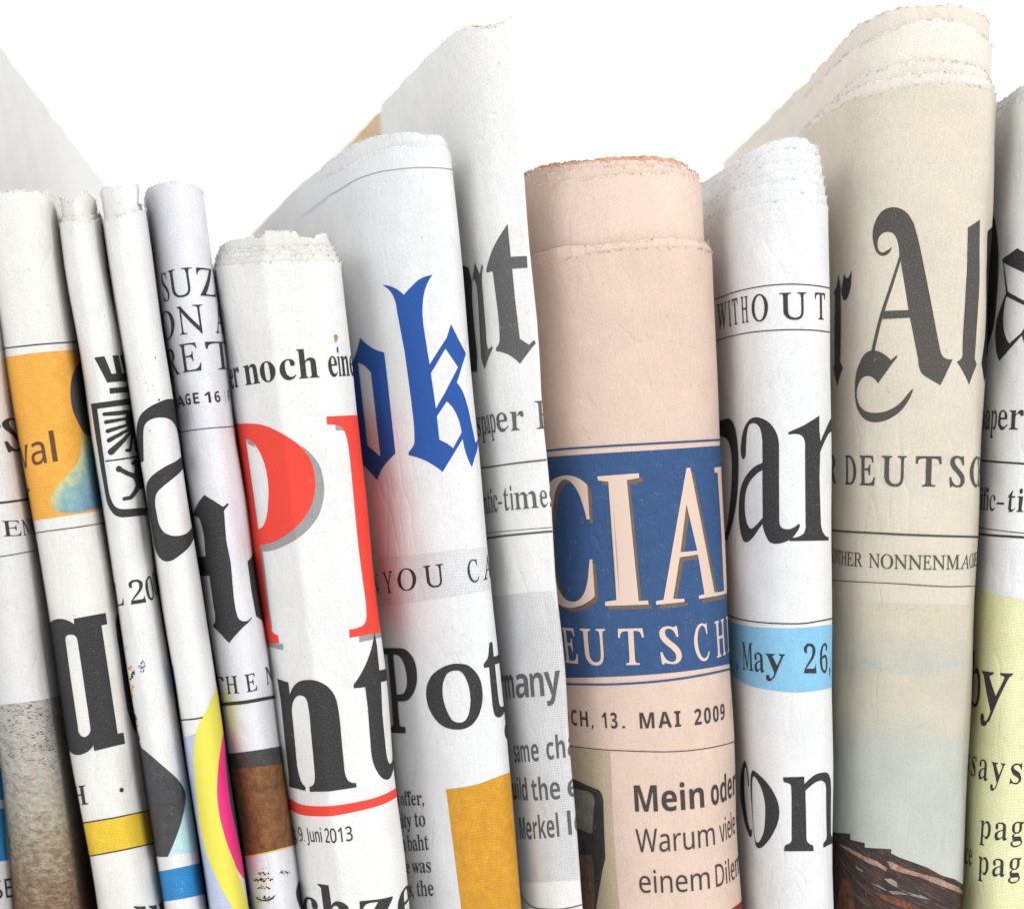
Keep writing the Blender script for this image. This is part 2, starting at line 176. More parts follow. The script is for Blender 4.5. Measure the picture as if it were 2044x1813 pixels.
 ('p3', 'paint_specks', 'ink_yellow', 2, ['-720 -4824 -779 -4834 -782 -4846 -740 -4847 -689 -4827', '-623 -4666 -662 -4674 -675 -4688 -636 -4692 -612 -4676', '-805 -4784 -877 -4794 -928 -4815 -830 -4810 -760 -4786', '-534 -4643 -586 -4658 -600 -4680 -559 -4682 -502 -4657', '-566 -4622 -611 -4629 -622 -4641 -572 -4635 -551 -4626', '-724 -4747 -804 -4762 -808 -4778 -735 -4771 -698 -4757', '-659 -4706 -726 -4715 -741 -4734 -672 -4727 -631 -4711', '-629 -4706 -675 -4719 -713 -4735 -645 -4735 -607 -4716', '-605 -4624 -684 -4633 -675 -4657 -629 -4658 -592 -4634', '-565 -4669 -606 -4682 -605 -4691 -576 -4688 -545 -4677', '-624 -4618 -680 -4628 -674 -4642 -636 -4640 -601 -4624', '-688 -4706 -785 -4726 -779 -4744 -701 -4736 -638 -4716', '-519 -4618 -595 -4632 -609 -4653 -539 -4651 -476 -4628', '-524 -4649 -567 -4659 -586 -4674 -542 -4677 -499 -4657', '-521 -4638 -578 -4651 -595 -4670 -540 -4665 -494 -4646', '-684 -4709 -776 -4731 -791 -4752 -710 -4744 -668 -4724', '-602 -4628 -684 -4647 -703 -4668 -632 -4668 -579 -4644', '-610 -4651 -664 -4664 -702 -4687 -634 -4684 -583 -4661', '-666 -4710 -752 -4727 -780 -4749 -688 -4744 -616 -4716', '-768 -4786 -847 -4801 -844 -4810 -782 -4803 -729 -4788', '-663 -4788 -722 -4799 -724 -4811 -677 -4811 -654 -4796', '-497 -4625 -571 -4638 -577 -4654 -514 -4651 -484 -4636']),
 ('p3', 'pale_blue_panel', 'pale_blue', 1, ['-6 -6896 -78 -7319 -122 -7534 -174 -7753 -238 -7975 81 -7907 394 -7926 2480 -8414 2480 -6833 2480 -6859 291 -6472 58 -6478']),
 ('p3', 'dark_lens', 'navy_half', 2, ['-1140 -8178 -143 -7968 -84 -7894 -35 -7824 44 -7690 217 -7385 291 -7270 333 -7214 414 -7117 506 -7020 629 -6900 649 -6875 663 -6848 669 -6819 662 -6789 642 -6756 597 -6705 294 -6408 -7 -6082 -50 -6043 -100 -6006 -162 -5973 -243 -5944 -303 -5930 -377 -5919 -463 -5910 -668 -5898 -878 -5899 -973 -5905 -1140 -5924 -1140 -5885']),
 ('p3', 'blue_band', 'ink_cyan', 1, ['-1140 -9127 -1140 -9109 -144 -8826 -39 -8800 43 -8786 121 -8779 201 -8776 300 -8783 453 -8808 733 -8870 1763 -9141 2480 -9318 2480 -8608 2480 -8664 1218 -8358 684 -8235 427 -8184 284 -8166 190 -8163 110 -8169 35 -8179 -45 -8195 -1140 -8500 -1140 -8543']),
 ('p4', 'big_letter', 'ink_black', 2, ['-611 -138 -490 143 -400 389 -354 488 -324 538 -304 562 -254 604 -200 639 -145 668 -89 691 -30 709 27 720 84 726 187 725 277 715 415 688 513 660 605 624 650 602 729 555 798 505 837 472 867 437 887 402 913 332 934 297 990 252 1020 207 1020 -5 1020 1113 725 1112 492 1103 349 1089 293 1080 206 1059 118 1028 -19 967 -240 852 -536 705 -599 670 -656 635 -754 562 -1071 286 -1184 217 -1320 147 -1320 -187', '1020 -5 954 -41 789 -57 619 -86 246 -163 129 -199 42 -239 -213 -387 -343 -456 -458 -509 -582 -562 -632 -587 -677 -613 -754 -665 -828 -732 -861 -773 -887 -813 -906 -854 -920 -894 -956 -1030 -975 -1126 -987 -1221 -995 -1317 -998 -1507 -1010 -1704 -1000 -1769 -971 -1832 -923 -1893 -890 -1921 -848 -1947 -798 -1973 -743 -1997 -620 -2040 -506 -2068 -348 -2097 -261 -2103 -185 -2097 -121 -2083 -61 -2060 -3 -2027 114 -1945 202 -1893 321 -1839 397 -1811 630 -1732 727 -1704 860 -1678 1040 -1652 1040 -1275 1040 -1436 946 -1450 823 -1461 742 -1472 639 -1491 334 -1557 124 -1592 50 -1596 15 -1595 -48 -1584 -110 -1563 -170 -1532 -221 -1491 -262 -1442 -293 -1388 -308 -1346 -318 -1303 -323 -1259 -329 -1090 -328 -1022 -324 -987 -306 -918 -268 -834 -231 -780 -209 -754 -155 -705 21 -570 123 -499 200 -456 295 -419 356 -401 574 -345 737 -310 1020 -273']),
 ('p4', 'ink_specks', 'ink_black', 2, ['188 1916 173 1918 160 1910 157 1898 168 1891 184 1894 193 1906', '139 1089 120 1093 103 1081 100 1063 113 1053 133 1057 145 1073', '-147 479 -161 481 -174 474 -176 462 -166 455 -151 457 -143 468', '-85 1409 -96 1409 -103 1400 -99 1391 -88 1391 -81 1400', '46 1355 38 1355 32 1348 35 1340 44 1340 49 1348', '-49 1252 -58 1252 -63 1244 -60 1237 -51 1237 -46 1244']),
 ('p4', 'lavender_panel', 'lavender', 1, ['-1300 -9270 -196 -8982 140 -8982 -14 -8571 -93 -8376 -183 -8187 -134 -7147 -90 -6110 -96 -5463 -665 -5607 -1300 -5745']),
 ('p4', 'blue_sliver', 'ink_cyan', 1, ['-1320 -4733 -1300 -4961 -1069 -4855 -941 -4533 -851 -4219 -1320 -4270']),
 ('p4', 'yellow_lens', 'lens_yellow', 2, ['1040 -4662 1040 -4698 866 -4707 730 -4722 637 -4743 561 -4766 423 -4820 358 -4850 302 -4882 255 -4915 177 -4984 86 -5089 -34 -5257 -71 -5317 -129 -5421 -237 -5640 -313 -5804 -400 -6020 -426 -6117 -457 -6261 -538 -6554 -572 -6699 -644 -7063 -661 -7183 -670 -7301 -665 -7416 -652 -7496 -629 -7573 -598 -7648 -560 -7720 -514 -7791 -412 -7936 -362 -8014 -272 -8169 -141 -8422 90 -8915 137 -8999 1060 -9266 1060 -9187 811 -8965 684 -8780 587 -8605 503 -8434 425 -8266 239 -7848 208 -7766 181 -7686 161 -7606 127 -7429 103 -7253 95 -7166 89 -7078 86 -6929 91 -6780 106 -6631 120 -6547 158 -6380 183 -6298 212 -6216 245 -6136 276 -6073 313 -6010 358 -5949 411 -5890 473 -5832 544 -5776 646 -5713 793 -5658 1040 -5620']),
 ('p4', 'pink_stripe', 'lens_pink', 2, ['1040 -5479 1040 -5532 885 -5558 771 -5590 694 -5629 632 -5670 579 -5713 512 -5776 450 -5840 393 -5904 344 -5970 302 -6037 267 -6106 231 -6191 199 -6277 172 -6365 148 -6453 129 -6542 114 -6632 96 -6792 89 -6952 89 -7032 96 -7194 115 -7359 144 -7523 180 -7686 228 -7848 260 -7930 300 -8015 351 -8101 396 -8162 451 -8225 517 -8289 595 -8357 699 -8430 865 -8520 1060 -8573 1060 -8123 909 -7990 843 -7879 794 -7773 754 -7669 721 -7567 654 -7340 624 -7228 599 -7117 582 -7008 573 -6901 574 -6785 581 -6670 595 -6556 614 -6444 637 -6331 685 -6142 712 -6066 745 -5990 788 -5916 847 -5845 947 -5781']),
 ('p4', 'dark_stripe', 'navy_half', 2, ['947 -5781 847 -5845 788 -5916 745 -5990 712 -6066 685 -6142 637 -6331 614 -6444 595 -6556 581 -6670 574 -6785 573 -6901 582 -7008 599 -7117 624 -7228 654 -7340 721 -7567 754 -7669 794 -7773 843 -7879 909 -7990 1060 -8123 1060 -8786 1060 -6699 1040 -6473 1040 -5585']),
 ('p5', 'big_letter', 'ink_black', 2, ['-533 -883 -780 -1005 -925 -1082 -1009 -1121 -1114 -1159 -1269 -1198 -1354 -1211 -1493 -1225 -1831 -1244 -2680 -1283 -3091 -1297 -3294 -1354 -2461 -1311 -1276 -1257 -1108 -1253 -987 -1254 -894 -1260 -843 -1270 -807 -1284 -783 -1301 -766 -1321 -744 -1361 -720 -1409 -700 -1458 -686 -1507 -675 -1557 -669 -1608 -668 -1658 -778 -2049 -1355 -2106 -7184 -2484 -2598 -2385 -2598 -2584 -740 -2439 -781 -3081 -766 -3122 -759 -3163 -759 -3206 -767 -3250 -783 -3295 -806 -3340 -823 -3362 -848 -3384 -882 -3407 -924 -3430 -975 -3452 -1038 -3475 -572 -3603 -304 -3753 -94 -3576 78 -3410 290 -3260 286 -3236 266 -3252 220 -3281 170 -3301 145 -3307 105 -3310 85 -3308 51 -3296 23 -3276 12 -3263 -4 -3232 -12 -3198 -25 -3075 -30 -2889 6 -2143 -20 -1698 20 -1110 135 -986 112 -965 16 -1038 -160 -920 -390 -805']),
 ('p5', 'letter_and_gap_shade', 'ink_black', 2, ['1299 -1963 486 -2144 436 -2704 452 -3246 940 -3419 1299 -3643 1299 -3828']),
 ('p5', 'dark_band', 'dark_half', 1, ['-2598 -6705 -2420 -6662 -510 -6277 -217 -6222 -10 -6192 86 -6185 196 -6188 340 -6201 537 -6226 1319 -6351 1319 -5971 1319 -6007 641 -5895 410 -5868 253 -5856 133 -5853 36 -5858 -58 -5871 -297 -5915 -1079 -6074 -2618 -6372 -2598 -6398']),
 ('p5', 'brown_panel', 'brown_half', 1, ['-2598 -6936 -7472 -8204 -6161 -8948 -5911 -9142 -5731 -9351 -1238 -8194 -239 -7926 -30 -7876 57 -7861 149 -7854 263 -7857 408 -7870 613 -7899 1024 -7979 1319 -8017 1319 -6344 908 -6287 537 -6226 340 -6201 196 -6188 86 -6185 -10 -6192 -217 -6222 -510 -6277 -2420 -6662 -2598 -6705']),
 ('p5', 'sketch_print', 'ink_black', 2, ['-414 -8362 -453 -8374 -453 -8391 -418 -8385 -396 -8369', '-191 -8302 -201 -8306 -200 -8311 -193 -8315 -183 -8306', '-131 -8314 -146 -8320 -152 -8337 -136 -8340 -123 -8328', '-280 -8321 -295 -8323 -298 -8335 -281 -8336 -273 -8327', '-142 -8303 -163 -8303 -166 -8324 -148 -8335 -133 -8314', '-255 -8340 -263 -8343 -266 -8354 -257 -8354 -247 -8346', '-228 -8337 -257 -8346 -258 -8366 -233 -8362 -213 -8347', '-266 -8358 -282 -8364 -284 -8377 -272 -8379 -261 -8367', '-453 -8349 -480 -8362 -477 -8372 -459 -8369 -451 -8360', '-360 -8335 -375 -8343 -375 -8353 -364 -8354 -357 -8344', '-179 -8326 -193 -8329 -195 -8341 -183 -8351 -166 -8333', '-369 -8363 -383 -8373 -389 -8383 -372 -8384 -363 -8373', '-312 -8310 -326 -8316 -330 -8324 -316 -8325 -307 -8317', '-297 -8305 -330 -8314 -329 -8336 -304 -8341 -287 -8318', '-405 -8348 -422 -8351 -423 -8362 -408 -8362 -397 -8351', '-250 -8320 -268 -8332 -275 -8349 -254 -8348 -241 -8333', '-227 -8325 -253 -8337 -260 -8358 -234 -8360 -216 -8344', '-382 -8367 -400 -8374 -408 -8388 -386 -8388 -377 -8374', '-228 -8338 -242 -8345 -249 -8362 -232 -8372 -218 -8352', '-348 -8333 -373 -8346 -386 -8361 -355 -8357 -344 -8346', '-370 -8328 -396 -8334 -396 -8350 -376 -8355 -347 -8336', '-361 -8365 -388 -8373 -391 -8387 -367 -8393 -348 -8375', '-405 -8332 -426 -8339 -432 -8355 -412 -8359 -395 -8341', '-265 -8313 -293 -8324 -292 -8345 -271 -8348 -245 -8325', '-454 -8354 -484 -8367 -480 -8377 -462 -8381 -447 -8364', '-276 -8300 -296 -8307 -300 -8326 -279 -8324 -261 -8312', '-561 -8506 -610 -8518 -624 -8543 -573 -8533 -550 -8515', '-371 -8453 -416 -8479 -411 -8496 -383 -8502 -362 -8476', '-344 -8454 -372 -8459 -382 -8488 -349 -8483 -315 -8463', '-202 -8418 -224 -8423 -225 -8442 -205 -8437 -192 -8427', '-348 -8437 -366 -8442 -365 -8450 -352 -8455 -343 -8443', '-451 -8481 -485 -8494 -486 -8514 -461 -8520 -438 -8495', '-251 -8462 -269 -8463 -280 -8481 -254 -8479 -237 -8467', '-325 -8481 -346 -8495 -354 -8510 -332 -8508 -319 -8494', '-163 -8412 -176 -8416 -183 -8430 -167 -8428 -157 -8419', '-110 -8417 -126 -8418 -136 -8443 -115 -8443 -97 -8429', '-650 -8535 -706 -8550 -706 -8570 -659 -8567 -625 -8541', '-488 -8509 -523 -8515 -537 -8541 -493 -8537 -479 -8516', '-374 -8472 -411 -8486 -420 -8511 -381 -8503 -352 -8484', '-308 -8447 -318 -8449 -326 -8460 -310 -8462 -303 -8452', '-343 -8442 -363 -8451 -363 -8461 -350 -8462 -337 -8452', '-297 -8438 -318 -8445 -329 -8465 -305 -8463 -287 -8448', '-368 -8433 -402 -8445 -407 -8468 -376 -8473 -346 -8445', '-411 -8469 -430 -8477 -428 -8486 -414 -8485 -401 -8475', '-155 -8407 -176 -8409 -179 -8432 -160 -8436 -143 -8419', '-303 -8479 -328 -8494 -332 -8511 -311 -8514 -300 -8496', '-236 -8474 -246 -8481 -250 -8489 -239 -8488 -232 -8483', '-328 -8446 -359 -8456 -367 -8477 -336 -8479 -314 -8458', '-481 -8490 -526 -8508 -535 -8533 -493 -8531 -467 -8505', '-251 -8411 -263 -8418 -264 -8428 -255 -8428 -249 -8422', '-69 -8413 -91 -8417 -93 -8444 -72 -8447 -63 -8428', '-121 -8437 -145 -8441 -146 -8470 -123 -8470 -99 -8451', '-587 -8506 -633 -8521 -665 -8551 -603 -8549 -555 -8515', '-267 -8465 -286 -8468 -292 -8488 -272 -8494 -261 -8475', '-518 -8485 -556 -8498 -560 -8514 -530 -8519 -502 -8492', '-361 -8481 -386 -8489 -386 -8501 -368 -8503 -346 -8486', '-290 -8469 -320 -8482 -336 -8508 -299 -8508 -272 -8488', '-672 -8530 -715 -8545 -733 -8567 -685 -8558 -644 -8536', '-379 -8432 -418 -8447 -422 -8470 -391 -8476 -366 -8450', '-427 -8482 -444 -8488 -450 -8502 -432 -8501 -417 -8491', '-542 -8480 -564 -8487 -573 -8500 -550 -8502 -537 -8487', '-235 -8423 -256 -8431 -262 -8451 -237 -8447 -218 -8434', '-299 -8629 -316 -8635 -322 -8654 -303 -8651 -282 -8638', '-504 -8653 -548 -8669 -555 -8690 -520 -8689 -502 -8669', '-295 -8627 -314 -8637 -320 -8653 -303 -8655 -285 -8642', '-336 -8594 -360 -8602 -363 -8620 -342 -8618 -330 -8606', '-196 -8611 -209 -8612 -213 -8627 -199 -8623 -192 -8616', '-173 -8602 -191 -8610 -202 -8635 -179 -8640 -161 -8619', '-159 -8611 -178 -8615 -179 -8629 -162 -8634 -148 -8619', '-309 -8601 -323 -8612 -323 -8621 -312 -8623 -305 -8612', '-212 -8606 -226 -8611 -231 -8621 -217 -8624 -206 -8614', '-495 -8652 -525 -8662 -521 -8673 -501 -8673 -490 -8659', '-285 -8621 -295 -8625 -303 -8638 -288 -8636 -279 -8629', '-406 -8626 -422 -8631 -430 -8642 -407 -8640 -395 -8631', '-381 -8637 -416 -8643 -420 -8662 -385 -8658 -356 -8642', '-288 -8631 -303 -8638 -303 -8651 -293 -8653 -282 -8641', '-456 -8645 -490 -8656 -496 -8674 -466 -8667 -438 -8652', '-255 -8606 -266 -8611 -271 -8622 -258 -8624 -249 -8613', '-341 -8642 -352 -8648 -359 -8657 -344 -8656 -335 -8648', '-198 -8588 -219 -8589 -223 -8610 -202 -8618 -183 -8598', '-400 -8641 -416 -8645 -417 -8658 -403 -8656 -391 -8647', '-239 -8586 -264 -8597 -266 -8610 -240 -8608 -225 -8598', '-201 -8585 -217 -8595 -220 -8610 -204 -8606 -192 -8598', '-519 -8662 -561 -8673 -571 -8695 -527 -8693 -510 -8672', '-174 -8605 -191 -8610 -198 -8631 -178 -8631 -170 -8618', '-512 -8660 -537 -8673 -550 -8689 -521 -8691 -492 -8670', '-233 -8573 -250 -8578 -251 -8589 -236 -8589 -227 -8580', '-194 -8588 -205 -8595 -206 -8604 -197 -8604 -184 -8597', '-201 -8595 -217 -8605 -226 -8621 -206 -8623 -189 -8606', '-522 -8649 -544 -8657 -546 -8670 -528 -8667 -508 -8656', '-160 -8602 -170 -8608 -172 -8618 -164 -8623 -152 -8611', '-409 -8618 -435 -8626 -452 -8645 -418 -8641 -402 -8629', '-685 -8930 -486 -8918 -326 -8896 -243 -8875 -206 -8861 -138 -8829 -109 -8811 -40 -8724 -139 -8789 -199 -8822 -268 -8849 -348 -8872 -465 -8889 -651 -8904 -786 -8908 -869 -8905', '-143 -8796 -163 -8800 -166 -8815 -149 -8822 -131 -8804', '-284 -8829 -297 -8833 -303 -8848 -286 -8845 -277 -8836', '-221 -8793 -242 -8797 -255 -8822 -228 -8824 -211 -8804', '-112 -8796 -129 -8800 -129 -8810 -116 -8818 -106 -8803', '-332 -8796 -351 -8804 -356 -8820 -335 -8821 -326 -8807', '-304 -8824 -338 -8837 -331 -8857 -310 -8859 -298 -8839', '-200 -8783 -212 -8784 -215 -8797 -203 -8799 -195 -8790', '-177 -8779 -189 -8782 -195 -8793 -181 -8794 -175 -8787', '-308 -8780 -330 -8789 -338 -8807 -314 -8809 -299 -8794', '-485 -8865 -510 -8872 -516 -8888 -490 -8887 -472 -8872', '-632 -8877 -659 -8888 -665 -8902 -640 -8901 -610 -8884', '-284 -8815 -307 -8828 -308 -8844 -292 -8848 -279 -8831', '-116 -8777 -139 -8785 -145 -8812 -119 -8812 -105 -8796', '-366 -8820 -384 -8826 -390 -8843 -372 -8846 -355 -8830', '-325 -8805 -356 -8811 -366 -8832 -332 -8838 -316 -8813', '-142 -8795 -160 -8806 -167 -8828 -149 -8832 -131 -8812', '-658 -8887 -713 -8906 -719 -8925 -674 -8925 -631 -8894', '-346 -8841 -363 -8844 -367 -8858 -349 -8854 -341 -8847', '-329 -8775 -358 -8790 -360 -8806 -335 -8806 -323 -8791', '-375 -8820 -401 -8831 -405 -8847 -384 -8854 -368 -8833', '-644 -8899 -678 -8912 -672 -8920 -649 -8914 -626 -8903', '-495 -8832 -517 -8839 -534 -8854 -504 -8854 -479 -8836', '-247 -8823 -259 -8825 -260 -8836 -251 -8838 -239 -8827', '-203 -8760 -215 -8766 -219 -8779 -207 -8783 -197 -8771', '-119 -8790 -130 -8798 -132 -8806 -122 -8806 -115 -8800', '-607 -8890 -637 -8902 -643 -8911 -611 -8912 -595 -8896', '-324 -8811 -346 -8821 -348 -8838 -329 -8835 -312 -8821', '-102 -8767 -123 -8773 -125 -8788 -108 -8798 -97 -8778', '-323 -8832 -336 -8834 -343 -8849 -326 -8845 -318 -8838', '-201 -8774 -223 -8789 -227 -8809 -205 -8808 -187 -8792', '272 -8323 248 -8324 248 -8339 265 -8348 277 -8337', '233 -8347 224 -8346 219 -8353 232 -8357 241 -8354', '169 -8294 154 -8295 151 -8304 166 -8314 181 -8304', '432 -8349 407 -8344 408 -8357 428 -8365 441 -8361', '193 -8301 176 -8307 173 -8324 188 -8333 201 -8320', '301 -8305 292 -8302 286 -8308 297 -8316 305 -8310', '145 -8300 129 -8297 127 -8316 143 -8323 151 -8310', '372 -8349 346 -8348 345 -8361 364 -8373 378 -8364', '433 -8374 413 -8370 409 -8379 429 -8386 441 -8383', '150 -8277 138 -8276 139 -8286 148 -8291 152 -8283', '348 -8358 321 -8360 319 -8369 343 -8381 357 -8374', '190 -8273 176 -8276 174 -8285 186 -8293 199 -8286', '287 -8297 257 -8299 263 -8311 279 -8319 301 -8315', '272 -8316 255 -8314 250 -8326 267 -8334 277 -8324', '164 -8313 146 -8318 144 -8333 159 -8340 170 -8330', '350 -8339 326 -8338 320 -8355 348 -8361 358 -8354', '114 -8306 103 -8308 102 -8320 110 -8324 120 -8315', '184 -8305 173 -8308 172 -8315 182 -8321 191 -8315', '312 -8319 288 -8325 285 -8339 302 -8351 323 -8339', '177 -8265 165 -8266 163 -8278 174 -8284 181 -8276', '207 -8334 191 -8337 187 -8355 202 -8358 216 -8352', '236 -8295 226 -8298 220 -8306 232 -8309 239 -8305', '149 -8284 136 -8287 135 -8302 146 -8309 159 -8298', '153 -8282 141 -8281 143 -8293 151 -8295 157 -8289', '455 -8393 434 -8394 429 -8403 447 -8409 460 -8405', '308 -8345 293 -8344 291 -8353 305 -8359 318 -8357', '210 -8278 197 -8280 193 -8291 208 -8299 215 -8289', '329 -8388 311 -8385 307 -8400 324 -8413 338 -8401', '-293 -8235 -301 -8240 -303 -8245 -294 -8246 -289 -8241', '-274 -8238 -285 -8242 -283 -8249 -275 -8252 -270 -8243', '-220 -8233 -228 -8235 -227 -8243 -221 -8242 -217 -8237', '-159 -8217 -168 -8220 -169 -8226 -160 -8226 -158 -8222', '-308 -8222 -315 -8226 -317 -8232 -310 -8232 -307 -8227', '-176 -8195 -187 -8202 -185 -8209 -179 -8208 -174 -8204', '-202 -8209 -213 -8218 -204 -8220 -199 -8214', '-222 -8209 -227 -8210 -229 -8214 -224 -8218 -221 -8212', '-388 -8251 -398 -8253 -397 -8260 -390 -8259 -381 -8254', '-123 -8209 -129 -8210 -130 -8217 -124 -8217 -121 -8213', '-94 -8211 -100 -8214 -103 -8219 -96 -8224 -89 -8216', '-271 -8230 -281 -8233 -281 -8238 -273 -8239 -266 -8233']),
 ('p5', 'sketch_print', 'ink_yellow', 1, ['-530 -8509 -580 -8525 -581 -8548 -541 -8553 -510 -8524', '-373 -8581 -419 -8592 -429 -8615 -389 -8623 -359 -8593', '-538 -8509 -593 -8518 -605 -8541 -548 -8537 -523 -8516', '-287 -8491 -316 -8497 -326 -8522 -295 -8529 -276 -8505', '-299 -8574 -320 -8583 -327 -8601 -305 -8596 -290 -8585', '-257 -8485 -279 -8485 -294 -8511 -266 -8517 -247 -8494', '-472 -8478 -502 -8496 -507 -8510 -479 -8510 -451 -8491', '-524 -8506 -577 -8520 -590 -8549 -526 -8532 -487 -8511', '-321 -8451 -349 -8461 -353 -8480 -330 -8485 -313 -8464', '-72 -8439 -86 -8443 -91 -8461 -75 -8460 -66 -8452', '-106 -8424 -127 -8432 -128 -8453 -109 -8455 -97 -8440', '-300 -8393 -331 -8404 -324 -8422 -307 -8426 -290 -8409', '-237 -8523 -256 -8523 -267 -8550 -245 -8554 -224 -8531', '-515 -8507 -542 -8516 -546 -8532 -520 -8530 -497 -8514', '-519 -8497 -558 -8508 -589 -8545 -527 -8532 -495 -8508', '-366 -8553 -389 -8568 -397 -8583 -374 -8582 -356 -8568', '-232 -8442 -252 -8450 -257 -8462 -237 -8467 -223 -8452', '-161 -8362 -189 -8374 -200 -8401 -173 -8410 -153 -8385', '-292 -8530 -313 -8536 -317 -8553 -299 -8552 -286 -8538', '-401 -8572 -428 -8590 -443 -8607 -413 -8609 -384 -8587', '-369 -8421 -400 -8429 -412 -8451 -379 -8459 -360 -8432', '-271 -8492 -301 -8496 -298 -8517 -278 -8520 -266 -8504', '-227 -8522 -261 -8531 -262 -8554 -236 -8559 -209 -8538', '-484 -8545 -520 -8563 -523 -8578 -496 -8573 -469 -8557', '-263 -8898 -280 -8906 -285 -8922 -268 -8925 -257 -8912', '-283 -8857 -312 -8863 -309 -8886 -287 -8889 -273 -8869', '-109 -8860 -124 -8871 -129 -8884 -113 -8887 -101 -8874', '-221 -8890 -239 -8896 -246 -8916 -226 -8918 -216 -8903', '-513 -8946 -561 -8967 -558 -8984 -528 -8978 -497 -8959', '-278 -8859 -306 -8869 -310 -8885 -285 -8889 -266 -8869', '-601 -8968 -624 -8975 -647 -8994 -606 -8985 -586 -8973', '-358 -8875 -383 -8885 -391 -8904 -364 -8897 -347 -8885', '-664 -8971 -713 -8991 -742 -9019 -684 -9018 -655 -8989', '-367 -8875 -389 -8881 -401 -8900 -376 -8902 -348 -8880']),
 ('p5', 'sketch_print', 'ink_black', 2, ['1319 -8742 972 -8704 871 -8706 795 -8715 737 -8729 691 -8747 657 -8767 629 -8788 607 -8812 592 -8837 584 -8865 584 -8894 593 -8941 610 -8990 635 -9041 669 -9094 715 -9149 776 -9209 1319 -9466']),
 ('p6', 'red_masthead_and_bounce', 'ink_red', 2, ['-5666 271 -5483 -347 -5315 -958 -5158 -1564 -5011 -2165 -4872 -2762 -4741 -3354 -4575 -4138 -1872 -3780 -1872 -3624 -1905 -3623 -1969 -3614 -2028 -3596 -2054 -3585 -2071 -3574 -2081 -3561 -2091 -3530 -2104 -3220 -2120 -2662 -2125 -2383 -2129 -1823 -1931 -1806 -1820 -1789 -1705 -1764 -1584 -1732 -1466 -1695 -1337 -1648 -1197 -1591 -996 -1498 -933 -1464 -879 -1430 -833 -1396 -752 -1325 -678 -1245 -606 -1159 -542 -1069 -513 -1022 -464 -927 -425 -828 -395 -728 -372 -611 -365 -552 -358 -434 -361 -326 -374 -226 -397 -129 -413 -83 -432 -40 -479 41 -506 80 -565 152 -632 217 -745 302 -830 358 -881 387 -941 415 -1157 493 -1328 546 -1510 587 -1630 604 -1754 615 -1947 624 -2471 622 -5797 686', '-2124 323 -2078 317 -1999 300 -1966 289 -1910 261 -1869 232 -1797 169 -1765 135 -1712 65 -1656 -31 -1634 -81 -1598 -182 -1572 -297 -1564 -361 -1556 -491 -1561 -621 -1568 -681 -1592 -801 -1626 -921 -1663 -1032 -1703 -1133 -1752 -1234 -1781 -1284 -1823 -1343 -1875 -1401 -1907 -1428 -1942 -1454 -1990 -1478 -2051 -1496 -2121 -1506', '7 585 81 588 153 581 224 562 264 542 283 528 314 494 340 448 360 390 375 299 389 124 396 -53 389 -1789 401 -2673 407 -2829 401 -2986 384 -3142 372 -3203 348 -3261 332 -3288 312 -3314 293 -3332 247 -3360 171 -3389 111 -3406 50 -3417 -11 -3421 -21 -3582 200 -3547 462 -3527 1020 -3548 1020 -3563 1020 -1749 1000 -1566 1000 791 464 768 10 743']),
 ('p6', 'grey_shadow', 'grey_half', 1, ['-516 93 -476 7 -444 -83 -417 -178 -397 -276 -391 -326 -389 -376 -392 -493 -406 -611 -417 -670 -431 -728 -464 -828 -508 -927 -559 -1022 -585 -1064 -644 -1144 -709 -1220 -775 -1292 -845 -1359 -885 -1391 -932 -1423 -987 -1453 -1187 -1547 -1328 -1603 -1457 -1650 -1574 -1687 -1695 -1719 -1814 -1744 -1933 -1762 -2149 -1779 -2205 -1948 -2071 -1954 -1953 -1951 -1849 -1940 -1763 -1926 -1593 -1889 -1426 -1845 -1170 -1766 -1000 -1706 -921 -1673 -857 -1641 -806 -1610 -711 -1544 -622 -1471 -580 -1433 -500 -1350 -426 -1262 -363 -1168 -309 -1063 -267 -955 -233 -845 -210 -747 -196 -649 -192 -551 -196 -442 -209 -333 -235 -229 -251 -187 -293 -106 -318 -67 -373 5 -430 68 -493 125 -562 175', '-3039 -3969 -2223 -3904 -1773 -3916 -1747 -3794 -2316 -3808', '-2058 217 -1815 140 -1907 276 -2121 332', '-2146 -3518 -2048 -3494 -2050 -1931 -2190 -1902', '161 474 325 469 323 587 162 591', '163 -3673 387 -3643 742 -3635 1020 -3623 1020 -3533 451 -3523 167 -3556']),
